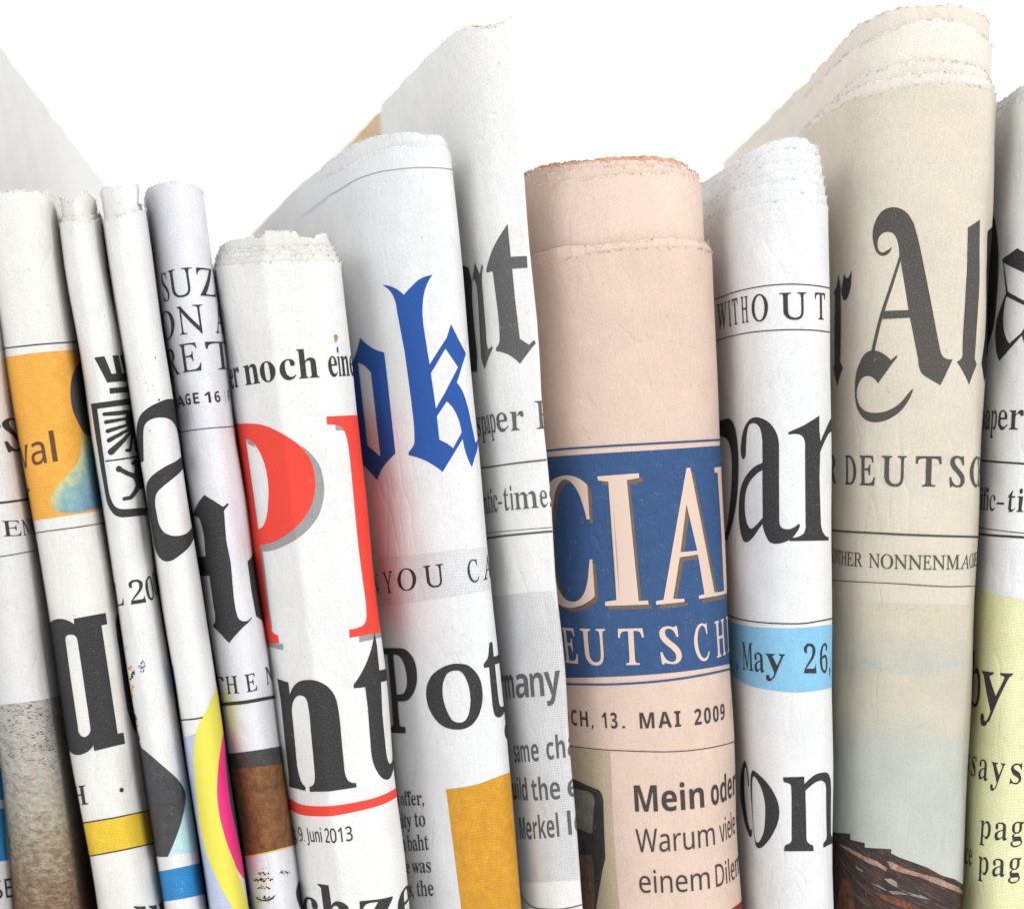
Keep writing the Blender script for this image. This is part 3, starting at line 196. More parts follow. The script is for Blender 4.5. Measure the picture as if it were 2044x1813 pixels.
 ('p6', 'headline_lettering', 'ink_black', 3, ['-2166 -4689 -2144 -4963 -2183 -6404 -2191 -6486 -2211 -6571 -2239 -6648 -2281 -6728 -1908 -6707 -1627 -6710 -1613 -6628 -1661 -6609 -1699 -6583 -1734 -6544 -1751 -6515 -1770 -6456 -1792 -6368 -1813 -6232 -1781 -5311 -1782 -5220 -1768 -5126 -1755 -5079 -1726 -5003 -1689 -4947 -1639 -4894 -1609 -4868 -1554 -4832 -1490 -4802 -1422 -4785 -1351 -4782 -1288 -4794 -1262 -4804 -1242 -4818 -1220 -4842 -1205 -4870 -1195 -4899 -1190 -4930 -1183 -5071 -1183 -5150 -1192 -5310 -1212 -5471 -1249 -6269 -1249 -6303 -1256 -6372 -1274 -6442 -1287 -6478 -1295 -6494 -1319 -6525 -1352 -6556 -1386 -6579 -1438 -6600 -1475 -6608 -1477 -6706 -851 -6611 -239 -6513 -235 -6428 -262 -6432 -317 -6431 -367 -6417 -389 -6405 -406 -6392 -430 -6357 -445 -6316 -457 -6262 -465 -6162 -461 -6093 -449 -5532 -441 -5382 -438 -5232 -440 -5083 -447 -4924 -461 -4820 -474 -4770 -487 -4733 -522 -4663 -544 -4631 -595 -4571 -649 -4526 -711 -4491 -808 -4451 -877 -4437 -917 -4434 -1014 -4437 -1130 -4450 -1247 -4470 -1305 -4484 -1405 -4517 -1487 -4556 -1561 -4602 -1631 -4658 -1696 -4722 -1748 -4789 -1769 -4823 -1750 -4562 -2169 -4527', '500 -3625 384 -3861 290 -4034 194 -4193 119 -4302 48 -4395 -52 -4504 -55 -4572 187 -4554 199 -4969 167 -5812 171 -5918 176 -5970 183 -6022 200 -6093 226 -6162 275 -6255 311 -6304 357 -6349 386 -6369 436 -6392 499 -6408 570 -6413 603 -6409 633 -6402 688 -6380 913 -6257 954 -6239 1020 -6198 1020 -5931 923 -6049 922 -6071 898 -6089 823 -6118 738 -6138 719 -6138 698 -6132 679 -6122 649 -6097 624 -6050 602 -5979 593 -5909 572 -5124 605 -4495 1020 -4509 979 -4279 583 -4262 588 -3769 555 -3506']),
 ('p6', 'red_rule', 'ink_red', 2, ['-3962 -7461 -2310 -7228 -2007 -7232 -1881 -7230 -1784 -7224 -1588 -7204 -1072 -7132 -654 -7058 -340 -6996 198 -6878 362 -6849 447 -6838 663 -6824 815 -6825 1020 -6837 1020 -6573 1020 -6653 690 -6649 473 -6663 386 -6673 220 -6701 -298 -6811 -472 -6843 -646 -6870 -867 -6899 -1147 -6945 -1444 -6986 -1641 -7006 -1833 -7015 -1967 -7012 -2284 -6990 -3869 -7197']),
 ('p6', 'paper_fleck', 'fleck', 3, ['343 2249 368 2188 412 2253 442 2324 401 2363 339 2346']),
 ('p7', 'blue_masthead', 'ink_blue', 2, ['-2637 2324 -2673 2281 -2758 2194 -2808 2152 -2906 2083 -2963 2050 -3097 1985 -3175 1954 -4203 1894 -4530 -2 -3833 -108 -3265 -210 -3050 -272 -2867 -336 -2637 -432 -2440 -530 -2375 -461 -2301 -394 -2221 -330 -2103 -250 -2018 -201 -1905 -142 -1565 23 -1615 1438 -1647 2061 -1753 2077 -1859 2100 -1964 2128 -2067 2163 -2167 2203 -2317 2272 -2475 2354 -2577 2413', '-2806 1903 -2741 1895 -2624 1872 -2524 1844 -2481 1828 -2427 1803 -2332 1750 -2292 1722 -2225 1663 -2184 -40 -2462 74 -2786 190', '-1388 3375 -1301 3326 -1262 3299 -1195 3242 -1171 3214 -1132 3156 -1093 3063 -1084 3030 -1071 2965 -1067 2898 -1068 2865 -972 2052 -947 1489 -918 707 -920 524 -928 401 -942 266 -957 217 -991 166 -1042 115 -1105 68 -1140 47 -1142 -14 -941 -50 -821 -81 -720 -116 -634 -155 -518 -220 -431 -277 -351 -341 -138 -50 115 307 130 151 160 -2 200 -126 236 -205 258 -244 367 -50 561 145 682 312 449 229 384 480 356 605 305 887 254 1089 224 1185 193 1264 142 1355 102 1411 228 1698 304 1843 410 1991 293 2142 209 2296 96 2559 -12 2292 -307 1897 -408 1766 -462 2530 -462 2712 -455 2833 -444 2930 -416 3074 -391 3163 -360 3244 -323 3322 -285 3389 -248 3445 -182 3522 -271 3509 -360 3485 -448 3451 -486 3431 -556 3384 -752 3232 -843 3156 -893 3200 -948 3240 -1010 3278 -1106 3324 -1177 3350 -1249 3370 -1358 3390 -1436 3397', '-57 2075 156 1714 -152 1206 -367 899 -399 1596 -282 1756', '-131 1042 -89 1005 -36 940 -3 882 30 811 67 699 87 612 100 523 107 433 -92 124 -149 172 -212 216 -282 255 -357 289 -362 749']),
 ('p7', 'grey_band', 'pale_grey', 1, ['-4917 -3405 -2604 -3123 -1901 -3030 -1607 -2987 -1108 -2907 -790 -2851 -32 -2708 201 -2669 740 -2665 740 -1805 740 -1834 208 -1831 -9 -1853 -1239 -2003 -1872 -2072 -2709 -2155 -5447 -2409']),
 ('p7', 'headline_lettering', 'ink_black', 2, ['-3489 -4239 -3026 -4184 -3000 -4184 -2960 -4191 -2948 -4197 -2943 -4205 -2925 -4435 -2914 -4666 -2908 -4898 -2907 -5130 -2912 -5364 -2923 -5599 -2917 -5608 -2917 -5618 -2932 -5641 -2946 -5653 -3005 -5684 -3100 -5722 -3213 -5758 -3276 -5775 -3840 -5870 -3890 -5970 -3254 -5863 -2891 -5806 -2338 -5725 -2331 -5594 -2433 -5609 -2531 -5610 -2557 -5603 -2566 -5597 -2574 -5582 -2583 -5496 -2590 -5339 -2589 -5181 -2585 -5102 -2440 -5088 -2301 -5066 -2171 -5037 -2085 -5008 -2008 -4973 -1899 -4907 -1822 -4852 -1757 -4794 -1700 -4732 -1675 -4698 -1633 -4632 -1601 -4565 -1577 -4487 -1570 -4448 -1561 -4371 -1561 -4334 -1565 -4271 -1579 -4211 -1590 -4182 -1620 -4130 -1659 -4085 -1682 -4064 -1737 -4026 -1796 -3996 -1865 -3971 -1903 -3962 -1945 -3955 -2038 -3950 -2195 -3958 -2439 -3981 -3430 -4100', '-2598 -4142 -2522 -4130 -2449 -4124 -2347 -4128 -2280 -4140 -2250 -4149 -2200 -4169 -2171 -4187 -2146 -4206 -2104 -4247 -2073 -4291 -2058 -4320 -2046 -4349 -2029 -4410 -2024 -4441 -2021 -4505 -2027 -4573 -2034 -4607 -2044 -4642 -2072 -4704 -2089 -4731 -2134 -4785 -2208 -4852 -2276 -4893 -2333 -4915 -2375 -4926 -2510 -4953 -2605 -4963', '-529 -4118 -590 -4132 -720 -4174 -788 -4202 -857 -4236 -938 -4279 -1019 -4328 -1093 -4383 -1128 -4416 -1190 -4487 -1217 -4523 -1263 -4597 -1297 -4671 -1309 -4707 -1324 -4780 -1327 -4859 -1324 -4901 -1309 -4985 -1297 -5025 -1261 -5101 -1212 -5173 -1152 -5239 -1118 -5269 -1052 -5317 -1015 -5339 -937 -5375 -896 -5390 -816 -5409 -732 -5418 -650 -5421 -571 -5417 -495 -5407 -457 -5399 -386 -5377 -320 -5348 -258 -5310 -231 -5289 -201 -5262 -148 -5202 -102 -5138 -63 -5069 -19 -4958 12 -4844 26 -4766 34 -4688 36 -4609 32 -4530 22 -4452 4 -4384 -20 -4327 -52 -4274 -90 -4224 -135 -4178 -187 -4141 -216 -4128 -255 -4117 -295 -4111 -380 -4108 -470 -4111', '-484 -4248 -428 -4246 -393 -4252 -378 -4259 -360 -4270 -331 -4300 -307 -4334 -285 -4378 -255 -4459 -240 -4516 -230 -4574 -222 -4695 -225 -4824 -242 -4926 -272 -5039 -301 -5112 -344 -5184 -382 -5225 -427 -5255 -450 -5264 -500 -5275 -574 -5276 -621 -5266 -642 -5258 -679 -5236 -702 -5213 -739 -5163 -782 -5079 -821 -4980 -847 -4876 -858 -4780 -855 -4682 -839 -4582 -819 -4515 -780 -4431 -729 -4358 -708 -4335 -676 -4309 -619 -4280 -561 -4259', '263 -3691 210 -3948 195 -3983 183 -4004 147 -4052 107 -4098 106 -4180 205 -4164 207 -4867 210 -4941 220 -5036 234 -5097 242 -5117 261 -5144 298 -5163 347 -5169 386 -5167 450 -5156 699 -5093 740 -5080 740 -5020 713 -4996 530 -4986 456 -4975 423 -4962 402 -4947 385 -4913 378 -4887 372 -4835 362 -4653 353 -4129 701 -4125 633 -3969 341 -3975 340 -3682', '575 -5376 560 -5390 541 -5419 521 -5474 517 -5495 516 -5515 519 -5537 528 -5559 540 -5577 559 -5597 586 -5617 625 -5639 700 -5667 740 -5688 740 -5399 616 -5351']),
 ('p7', 'ochre_panel', 'ochre', 1, ['-914 -9135 -600 -9082 -323 -9050 -66 -9034 186 -9042 740 -9185 740 -6244 740 -6314 408 -6290 309 -6294 237 -6305 117 -6335 56 -6356 -127 -6427 -255 -6469 -604 -6556 -1018 -6646']),
 ('p8', 'gothic_masthead', 'ink_grey', 2, ['-623 4168 -703 4063 -753 3990 -818 3887 -942 3675 -940 3614 -761 3625 -743 2787 -746 2569 -760 2328 -770 2259 -787 2214 -797 2195 -826 2159 -862 2128 -883 2114 -886 2053 -824 2043 -709 2017 -603 1981 -555 1960 -510 1935 -427 1880 -390 1849 -325 1783 36 2172 13 2241 -94 2145 -276 2270 -296 2937 -307 3646 -3 3653 3 3882 -317 3880 -332 4529', '-1567 3706 -1707 3489 -1581 3565 -1528 3515 -1491 3466 -1458 3401 -1445 3358 -1435 3259 -1429 3105 -1434 2874 -1424 2128 -1430 2089 -1431 2012 -1418 1935 -1394 1865 -1359 1803 -1291 1713 -1085 1977 -974 2110 -994 2181 -999 2165 -1009 2151 -1025 2137 -1045 2125 -1069 2116 -1095 2111 -1111 2112 -1122 2119 -1137 2140 -1152 2204 -1162 2287 -1164 2328 -1162 2411 -1170 3260 -1165 3371 -1149 3481 -1126 3570 -1098 3638 -1081 3672 -1040 3737 -1076 3802 -1212 3614 -1309 3743 -1427 3876']),
 ('p8', 'letter_and_gap_shade', 'ink_black', 2, ['-2324 3463 -2377 1715 -1828 1687 -1682 2002 -1707 2469 -1749 3117 -1714 3525 -1840 3809 -2239 3927']),  # neighbouring letter together with the dark gap beside it, painted as one black shape
 ('p8', 'grey_panel', 'grey_tint', 1, ['-2708 -8983 -1426 -8626 -887 -8485 -528 -8406 -226 -8354 71 -8326 160 -8314 160 -2654 135 -2666 -16 -2666 -313 -2697 -1276 -2819 -2066 -2913 -2832 -2998']),
 ('p9', 'blue_masthead_panel', 'ink_blue_half', 1, ['-3447 -4674 -2340 -4524 -1474 -4420 -1132 -4383 -53 -4277 570 -4220 741 -4208 930 -4198 1159 -4194 1494 -4205 2000 -4241 2000 -3097 1980 -2912 1980 200 1980 185 1327 166 967 150 -335 68 -1750 -14 -2276 -39 -3557 -85']),
 ('p9', 'letter_shadow', 'brown_shadow', 2, ['-2531 -669 -2578 -703 -2618 -739 -2655 -776 -2713 -852 -2826 -1034 -2877 -1126 -2923 -1218 -2959 -1310 -2985 -1402 -3008 -1529 -3018 -1656 -3017 -1782 -3008 -1907 -2993 -2032 -2954 -2261 -2932 -2366 -2904 -2470 -2869 -2573 -2825 -2674 -2770 -2772 -2730 -2833 -2684 -2893 -2632 -2950 -2572 -3005 -2505 -3056 -2431 -3102 -2381 -3123 -2325 -3139 -2265 -3151 -2203 -3158 -2083 -3161 -2022 -3158 -1907 -3139 -1746 -3093 -1703 -3077 -1624 -3040 -1492 -2963 -1453 -2933 -1401 -2883 -1410 -2159 -1473 -2161 -1517 -2396 -1528 -2498 -1543 -2567 -1567 -2646 -1598 -2737 -1640 -2826 -1668 -2869 -1717 -2926 -1747 -2952 -1780 -2976 -1816 -2996 -1856 -3013 -1896 -3024 -1939 -3031 -1984 -3033 -2028 -3032 -2071 -3026 -2112 -3017 -2160 -2998 -2204 -2976 -2244 -2949 -2312 -2889 -2341 -2857 -2373 -2813 -2400 -2766 -2422 -2718 -2455 -2620 -2490 -2498 -2507 -2425 -2535 -2278 -2556 -2129 -2575 -1982 -2586 -1834 -2586 -1759 -2581 -1684 -2568 -1594 -2551 -1503 -2505 -1323 -2428 -1082 -2382 -960 -2354 -900 -2319 -840 -2278 -783 -2245 -744 -2208 -707 -2167 -671 -2122 -638 -2073 -610 -2021 -587 -1986 -578 -1950 -576 -1914 -579 -1879 -588 -1820 -613 -1782 -638 -1749 -667 -1693 -731 -1648 -800 -1625 -841 -1605 -884 -1572 -971 -1516 -1162 -1494 -1265 -1476 -1369 -1407 -1362 -1386 -686 -1445 -634 -1478 -611 -1550 -570 -1590 -552 -1669 -525 -1711 -514 -1801 -500 -1848 -496 -1894 -496 -1992 -502 -2149 -529 -2316 -573 -2428 -613 -2480 -638', '-1141 -591 -927 -612 -926 -2944 -1176 -2988 -1176 -3069 -713 -3037 -270 -3014 -274 -2934 -468 -2951 -555 -581 -306 -535 -309 -443 -1151 -510', '401 -1375 36 -2918 -119 -2947 -117 -3018 266 -2982 465 -2966 463 -2903 231 -2905 414 -2091 613 -2066 828 -2044 952 -2836 798 -2857 801 -2921 1157 -2898 1904 -2916 1950 -2861 1301 -2822 1244 -2640 1142 -2280 1097 -2102 1013 -1746 936 -1391 865 -1038 734 -336 651 -344', '612 -1047 730 -1601 814 -1971 435 -1991', '1579 -445 1812 -442 1843 -811 1882 -1181 1909 -1366 1954 -1553 1980 -1739 1980 -2849 1471 -2835 1480 -2894 1980 -2894 1980 -320 1575 -342']),
 ('p9', 'masthead_lettering', 'salmon_print', 3, ['-2678 -592 -2730 -625 -2777 -661 -2818 -699 -2885 -775 -3018 -958 -3079 -1051 -3133 -1144 -3177 -1237 -3209 -1330 -3236 -1458 -3248 -1585 -3247 -1712 -3236 -1838 -3217 -1964 -3171 -2194 -3143 -2299 -3110 -2404 -3068 -2507 -3015 -2607 -2952 -2706 -2905 -2767 -2852 -2826 -2792 -2883 -2724 -2937 -2649 -2988 -2566 -3033 -2511 -3054 -2450 -3070 -2384 -3081 -2316 -3087 -2187 -3090 -2122 -3086 -2060 -3078 -1942 -3053 -1789 -3004 -1707 -2967 -1572 -2889 -1531 -2859 -1478 -2809 -1487 -2084 -1551 -2086 -1597 -2321 -1608 -2424 -1633 -2526 -1663 -2618 -1700 -2708 -1724 -2753 -1752 -2796 -1776 -2824 -1834 -2879 -1868 -2903 -1905 -2923 -1946 -2940 -1988 -2951 -2034 -2958 -2081 -2961 -2128 -2960 -2174 -2955 -2218 -2945 -2269 -2927 -2317 -2905 -2360 -2879 -2399 -2850 -2466 -2787 -2502 -2743 -2532 -2696 -2556 -2648 -2576 -2599 -2609 -2500 -2632 -2427 -2668 -2281 -2695 -2132 -2727 -1910 -2740 -1761 -2740 -1686 -2734 -1610 -2719 -1520 -2700 -1429 -2676 -1338 -2617 -1157 -2538 -944 -2511 -883 -2480 -823 -2442 -763 -2397 -705 -2320 -629 -2276 -593 -2227 -560 -2174 -532 -2119 -508 -2082 -500 -2043 -498 -2005 -501 -1969 -510 -1907 -535 -1868 -561 -1834 -589 -1777 -654 -1730 -723 -1706 -764 -1686 -807 -1652 -894 -1595 -1085 -1572 -1189 -1554 -1293 -1483 -1285 -1461 -608 -1522 -557 -1556 -533 -1630 -492 -1670 -474 -1751 -447 -1795 -436 -1887 -422 -1936 -418 -1985 -418 -2088 -424 -2256 -451 -2438 -494 -2562 -535 -2620 -560', '-1212 -513 -995 -535 -996 -2868 -1249 -2913 -1249 -2994 -780 -2962 -337 -2937 -340 -2857 -534 -2875 -620 -504 -371 -457 -374 -366 -1222 -433', '332 -1297 -30 -2840 -185 -2870 -183 -2941 198 -2903 394 -2887 392 -2824 163 -2827 344 -2013 747 -1963 863 -2754 718 -2776 721 -2839 1048 -2813 1587 -2809 1595 -2751 1170 -2734 1123 -2554 1036 -2197 920 -1665 783 -959 659 -258 578 -266', '540 -969 654 -1521 734 -1891 365 -1913', '1392 -364 1556 -360 1644 -2740 1303 -2743 1310 -2802 1980 -2813 1980 -240 1389 -262']),
 ('p9', 'photo_panel', 'tan_half', 1, ['-2800 -7574 -2665 -9368 -2381 -9293 -2144 -9234 -1938 -9188 -1574 -9115 -1407 -9086 -1383 -5897 -1793 -5909 -2184 -5931 -2563 -5966 -2930 -6011']),
 ('p9', 'dark_suit', 'suit_dark', 2, ['-2998 -7995 -2922 -9439 -2596 -9349 -2334 -9281 -2112 -9227 -1798 -8354 -1739 -8208 -1666 -8055 -1640 -7589 -1617 -6990 -1612 -6924 -1613 -6892 -1622 -6830 -1637 -6779 -1659 -6742 -1690 -6709 -1709 -6695 -1884 -6663 -2073 -6635 -2278 -6612 -2517 -6597 -3073 -6666']),
 ('p9', 'suit_lapel', 'suit_grey', 3, ['-2965 -7246 -3055 -7660 -2508 -7597 -2093 -7610 -2033 -7604 -1973 -7588 -1856 -6987 -1847 -6960 -1842 -6933 -1842 -6906 -1846 -6881 -1854 -6856 -1867 -6835 -1884 -6816 -1906 -6799 -1932 -6786 -1961 -6775 -1993 -6767 -2028 -6764 -2265 -6776 -2548 -6799 -2881 -6836']),
 ('p9', 'suit_lapel', 'suit_brown', 3, ['-2725 -8791 -2866 -9424 -2574 -9344 -2128 -9230 -2048 -8533 -2053 -8049 -2300 -8100 -2598 -8168']),
 ('p9', 'red_corner', 'ink_darkred', 1, ['1178 -9150 2000 -9371 2000 -8835 2000 -9021 1393 -9009 1189 -9023']),
 ('p10', 'headline_lettering', 'ink_black', 2, ['-3046 384 -2691 380 -2636 374 -2534 357 -2446 333 -2411 319 -2368 298 -2332 276 -2301 253 -2254 206 -2209 141 -2187 100 -2169 58 -2144 -26 -2129 -132 -2128 -260 -2138 -388 -2164 -612 -2190 -773 -2225 -934 -2260 -1064 -2304 -1194 -2359 -1325 -2409 -1418 -2471 -1511 -2545 -1605 -2738 -1634 -2815 -1755 -2502 -1797 -2383 -1701 -2279 -1606 -2190 -1510 -2103 -1398 -2031 -1286 -1972 -1175 -1939 -1101 -1884 -953 -1841 -806 -1805 -653 -1777 -494 -1750 -257 -1743 -130 -1744 -4 -1753 123 -1776 285 -1804 393 -1825 446 -1862 519 -1887 555 -1917 590 -1954 625 -2000 659 -2067 694 -2110 710 -2159 724 -2213 735 -2272 742 -2344 745 -2418 745 -2564 735 -2630 725 -2689 712 -3011 719', '-1516 -98 -1497 -94 -1479 -85 -1448 -59 -1426 -26 -1414 17 -1390 240 -1369 365 -1353 428 -1312 532 -1298 556 -1280 578 -1257 597 -1237 608 -1188 623 -1137 626 -1113 623 -1057 606 -1032 594 -990 564 -957 524 -945 500 -928 449 -911 364 -901 262 -908 -167 -1029 -203 -1150 -252 -1262 -314 -1404 -409 -1503 -484 -1591 -569 -1643 -632 -1665 -664 -1702 -730 -1739 -825 -1753 -873 -1773 -968 -1787 -1064 -1791 -1112 -1792 -1207 -1779 -1346 -1762 -1434 -1750 -1477 -1736 -1521 -1692 -1628 -1656 -1690 -1632 -1719 -1601 -1747 -1586 -1756 -1541 -1769 -1490 -1771 -1466 -1768 -1391 -1744 -1328 -1710 -1234 -1643 -1163 -1577 -1047 -1462 -957 -1382 -954 -1419 -942 -1474 -917 -1542 -882 -1614 -844 -1674 -816 -1709 -779 -1736 -756 -1746 -706 -1758 -654 -1762 -594 -1758 -526 -1745 -461 -1726 -405 -1706 -337 -1669 -296 -1639 -244 -1587 -175 -1487 -152 -1444 -134 -1399 -134 -1384 -141 -1368 -152 -1363 -168 -1368 -236 -1419 -309 -1455 -348 -1466 -405 -1470 -462 -1459 -500 -1438 -529 -1406 -545 -1361 -548 -1330 -521 187 -530 288 -549 372 -579 445 -607 495 -643 547 -685 595 -709 617 -734 636 -788 671 -883 712 -977 736 -1046 743 -1081 743 -1139 737 -1169 731 -1225 712 -1284 682 -1315 663 -1396 596 -1446 543 -1469 512 -1508 449 -1541 386 -1566 330 -1585 273 -1623 132 -1628 75 -1625 47 -1612 -4 -1601 -29 -1586 -54 -1564 -76 -1533 -95', '-947 -1252 -1015 -1312 -1090 -1371 -1236 -1466 -1286 -1483 -1313 -1485 -1339 -1482 -1362 -1473 -1382 -1462 -1415 -1433 -1448 -1390 -1466 -1359 -1492 -1297 -1508 -1234 -1516 -1190 -1524 -1103 -1524 -1059 -1519 -971 -1501 -856 -1477 -781 -1442 -710 -1398 -645 -1344 -583 -1281 -525 -1211 -472 -1071 -382 -1009 -349 -913 -306', '-22 575 -99 536 -307 446 -319 439 -332 424 -330 403 -320 393 -244 403 -168 402 -121 394 -79 374 -56 354 -32 315 -15 266 -9 210 -23 -1344 -19 -1406 -23 -1438 -40 -1499 -53 -1527 -66 -1546 -83 -1563 -122 -1590 -187 -1618 -254 -1631 -299 -1630 -352 -1659 -344 -1699 -87 -1691 181 -1688 348 -1690 607 -1699 608 -1634 537 -1627 480 -1611 436 -1587 418 -1574 389 -1547 362 -1509 338 -1460 317 -1385 297 -431 316 45 369 147 412 214 438 248 515 333 581 389 623 415 645 425 710 443 759 450 839 455 900 459 900 456 900 772 900 736 807 719 750 704 710 688 653 656 584 600 528 544 446 449 390 372 319 256 292 485 289 764']),
 ('p10', 'blue_band', 'sky_half', 1, ['-3091 -4573 -2210 -4614 -2063 -4627 -1651 -4654 -1426 -4663 -1270 -4665 -272 -4663 -89 -4652 230 -4624 368 -4618 565 -4619 900 -4641 900 -3343 900 -3378 572 -3363 378 -3362 242 -3367 -158 -3399 -338 -3411 -1208 -3449 -2506 -3486 -3101 -3475']),
 ('p10', 'headline_lettering', 'ink_black', 2, ['-1947 -6268 -1990 -6289 -2024 -6310 -2089 -6364 -2117 -6391 -2163 -6443 -2211 -6516 -2238 -6564 -2282 -6658 -2298 -6704 -2322 -6805 -2334 -6914 -2334 -6967 -2331 -7020 -2323 -7071 -2310 -7121 -2291 -7171 -2269 -7219 -2164 -7402 -2081 -7529 -2049 -7570 -1990 -7634 -1907 -7703 -1811 -7762 -1773 -7775 -1751 -7775 -1729 -7767 -1699 -7748 -1682 -7729 -1672 -7709 -1643 -7585 -1641 -7522 -1641 -7537 -1655 -7571 -1686 -7607 -1708 -7625 -1718 -7629 -1739 -7627 -1764 -7613 -1800 -7580 -1844 -7528 -1879 -7467 -1923 -7380 -1978 -7248 -2022 -7100 -2041 -6999 -2047 -6947 -2053 -6843 -2052 -6790 -2044 -6683 -2029 -6596 -2009 -6528 -1977 -6459 -1957 -6423 -1923 -6392 -1892 -6377 -1879 -6376 -1856 -6385 -1840 -6397 -1831 -6411 -1810 -6484 -1797 -6617 -1767 -6726 -1759 -6747 -1711 -6737 -1715 -6629 -1720 -6576 -1737 -6471 -1755 -6399 -1776 -6362 -1847 -6276 -1860 -6268 -1878 -6261 -1904 -6259', '-1507 -6377 -1529 -6397 -1545 -6417 -1585 -6480 -1609 -6541 -1628 -6628 -1644 -6757 -1648 -6851 -1645 -6955 -1622 -7293 -1611 -7415 -1580 -7639 -1558 -7746 -1530 -7838 -1508 -7875 -1493 -7892 -1472 -7906 -1458 -7912 -1419 -7917 -1397 -7917 -1352 -7908 -1285 -7882 -1226 -7849 -1137 -7785 -1067 -7726 -1005 -7667 -945 -7602 -888 -7531 -815 -7423 -776 -7354 -745 -7283 -720 -7213 -705 -7150 -696 -7088 -695 -7027 -700 -6966 -713 -6907 -732 -6850 -756 -6795 -787 -6743 -843 -6666 -889 -6616 -941 -6568 -996 -6526 -1054 -6490 -1150 -6442 -1213 -6417 -1282 -6394 -1394 -6366 -1433 -6360 -1477 -6364', '-1435 -6476 -1404 -6482 -1378 -6491 -1336 -6516 -1254 -6583 -1214 -6624 -1181 -6669 -1134 -6758 -1101 -6851 -1083 -6939 -1077 -7031 -1084 -7167 -1109 -7342 -1134 -7453 -1146 -7490 -1175 -7556 -1228 -7642 -1274 -7699 -1322 -7753 -1366 -7786 -1392 -7800 -1410 -7806 -1449 -7810 -1481 -7804 -1491 -7798 -1511 -7773 -1527 -7746 -1546 -7688 -1569 -7572 -1582 -7459 -1590 -7286 -1591 -7161 -1586 -7036 -1572 -6825 -1562 -6740 -1543 -6632 -1523 -6565 -1500 -6520 -1473 -6491 -1447 -6477', '-593 -6377 -591 -6407 -583 -6430 -570 -6446 -565 -6451 -513 -6455 -458 -6470 -440 -6479 -427 -6496 -419 -6519 -416 -6544 -412 -6726 -424 -7502 -422 -7530 -425 -7559 -437 -7598 -450 -7617 -467 -7634 -489 -7649 -549 -7674 -570 -7689 -582 -7704 -593 -7729 -599 -7756 -598 -7809 -501 -7796 -314 -7776 -132 -7765 52 -7762 42 -7654 -16 -7635 -66 -7604 -80 -7588 -94 -7562 -105 -7519 -109 -6587 -27 -6516 31 -6473 79 -6442 116 -6424 156 -6409 224 -6395 258 -6396 292 -6405 343 -6431 371 -6454 394 -6483 407 -6514 420 -6566 426 -6607 425 -6668 440 -7107 451 -7401 456 -7454 453 -7506 443 -7557 433 -7572 397 -7597 339 -7619 321 -7634 315 -7648 309 -7677 314 -7709 319 -7724 513 -7707 900 -7742 900 -7639 817 -7613 780 -7599 738 -7576 709 -7544 696 -7523 681 -7483 653 -6830 653 -6716 643 -6600 623 -6483 611 -6439 591 -6395 576 -6372 531 -6319 494 -6288 472 -6275 446 -6265 376 -6248 286 -6244 231 -6246 177 -6252 106 -6273 56 -6300 -49 -6381 -127 -6452 -131 -6310 -402 -6333 -591 -6357']),
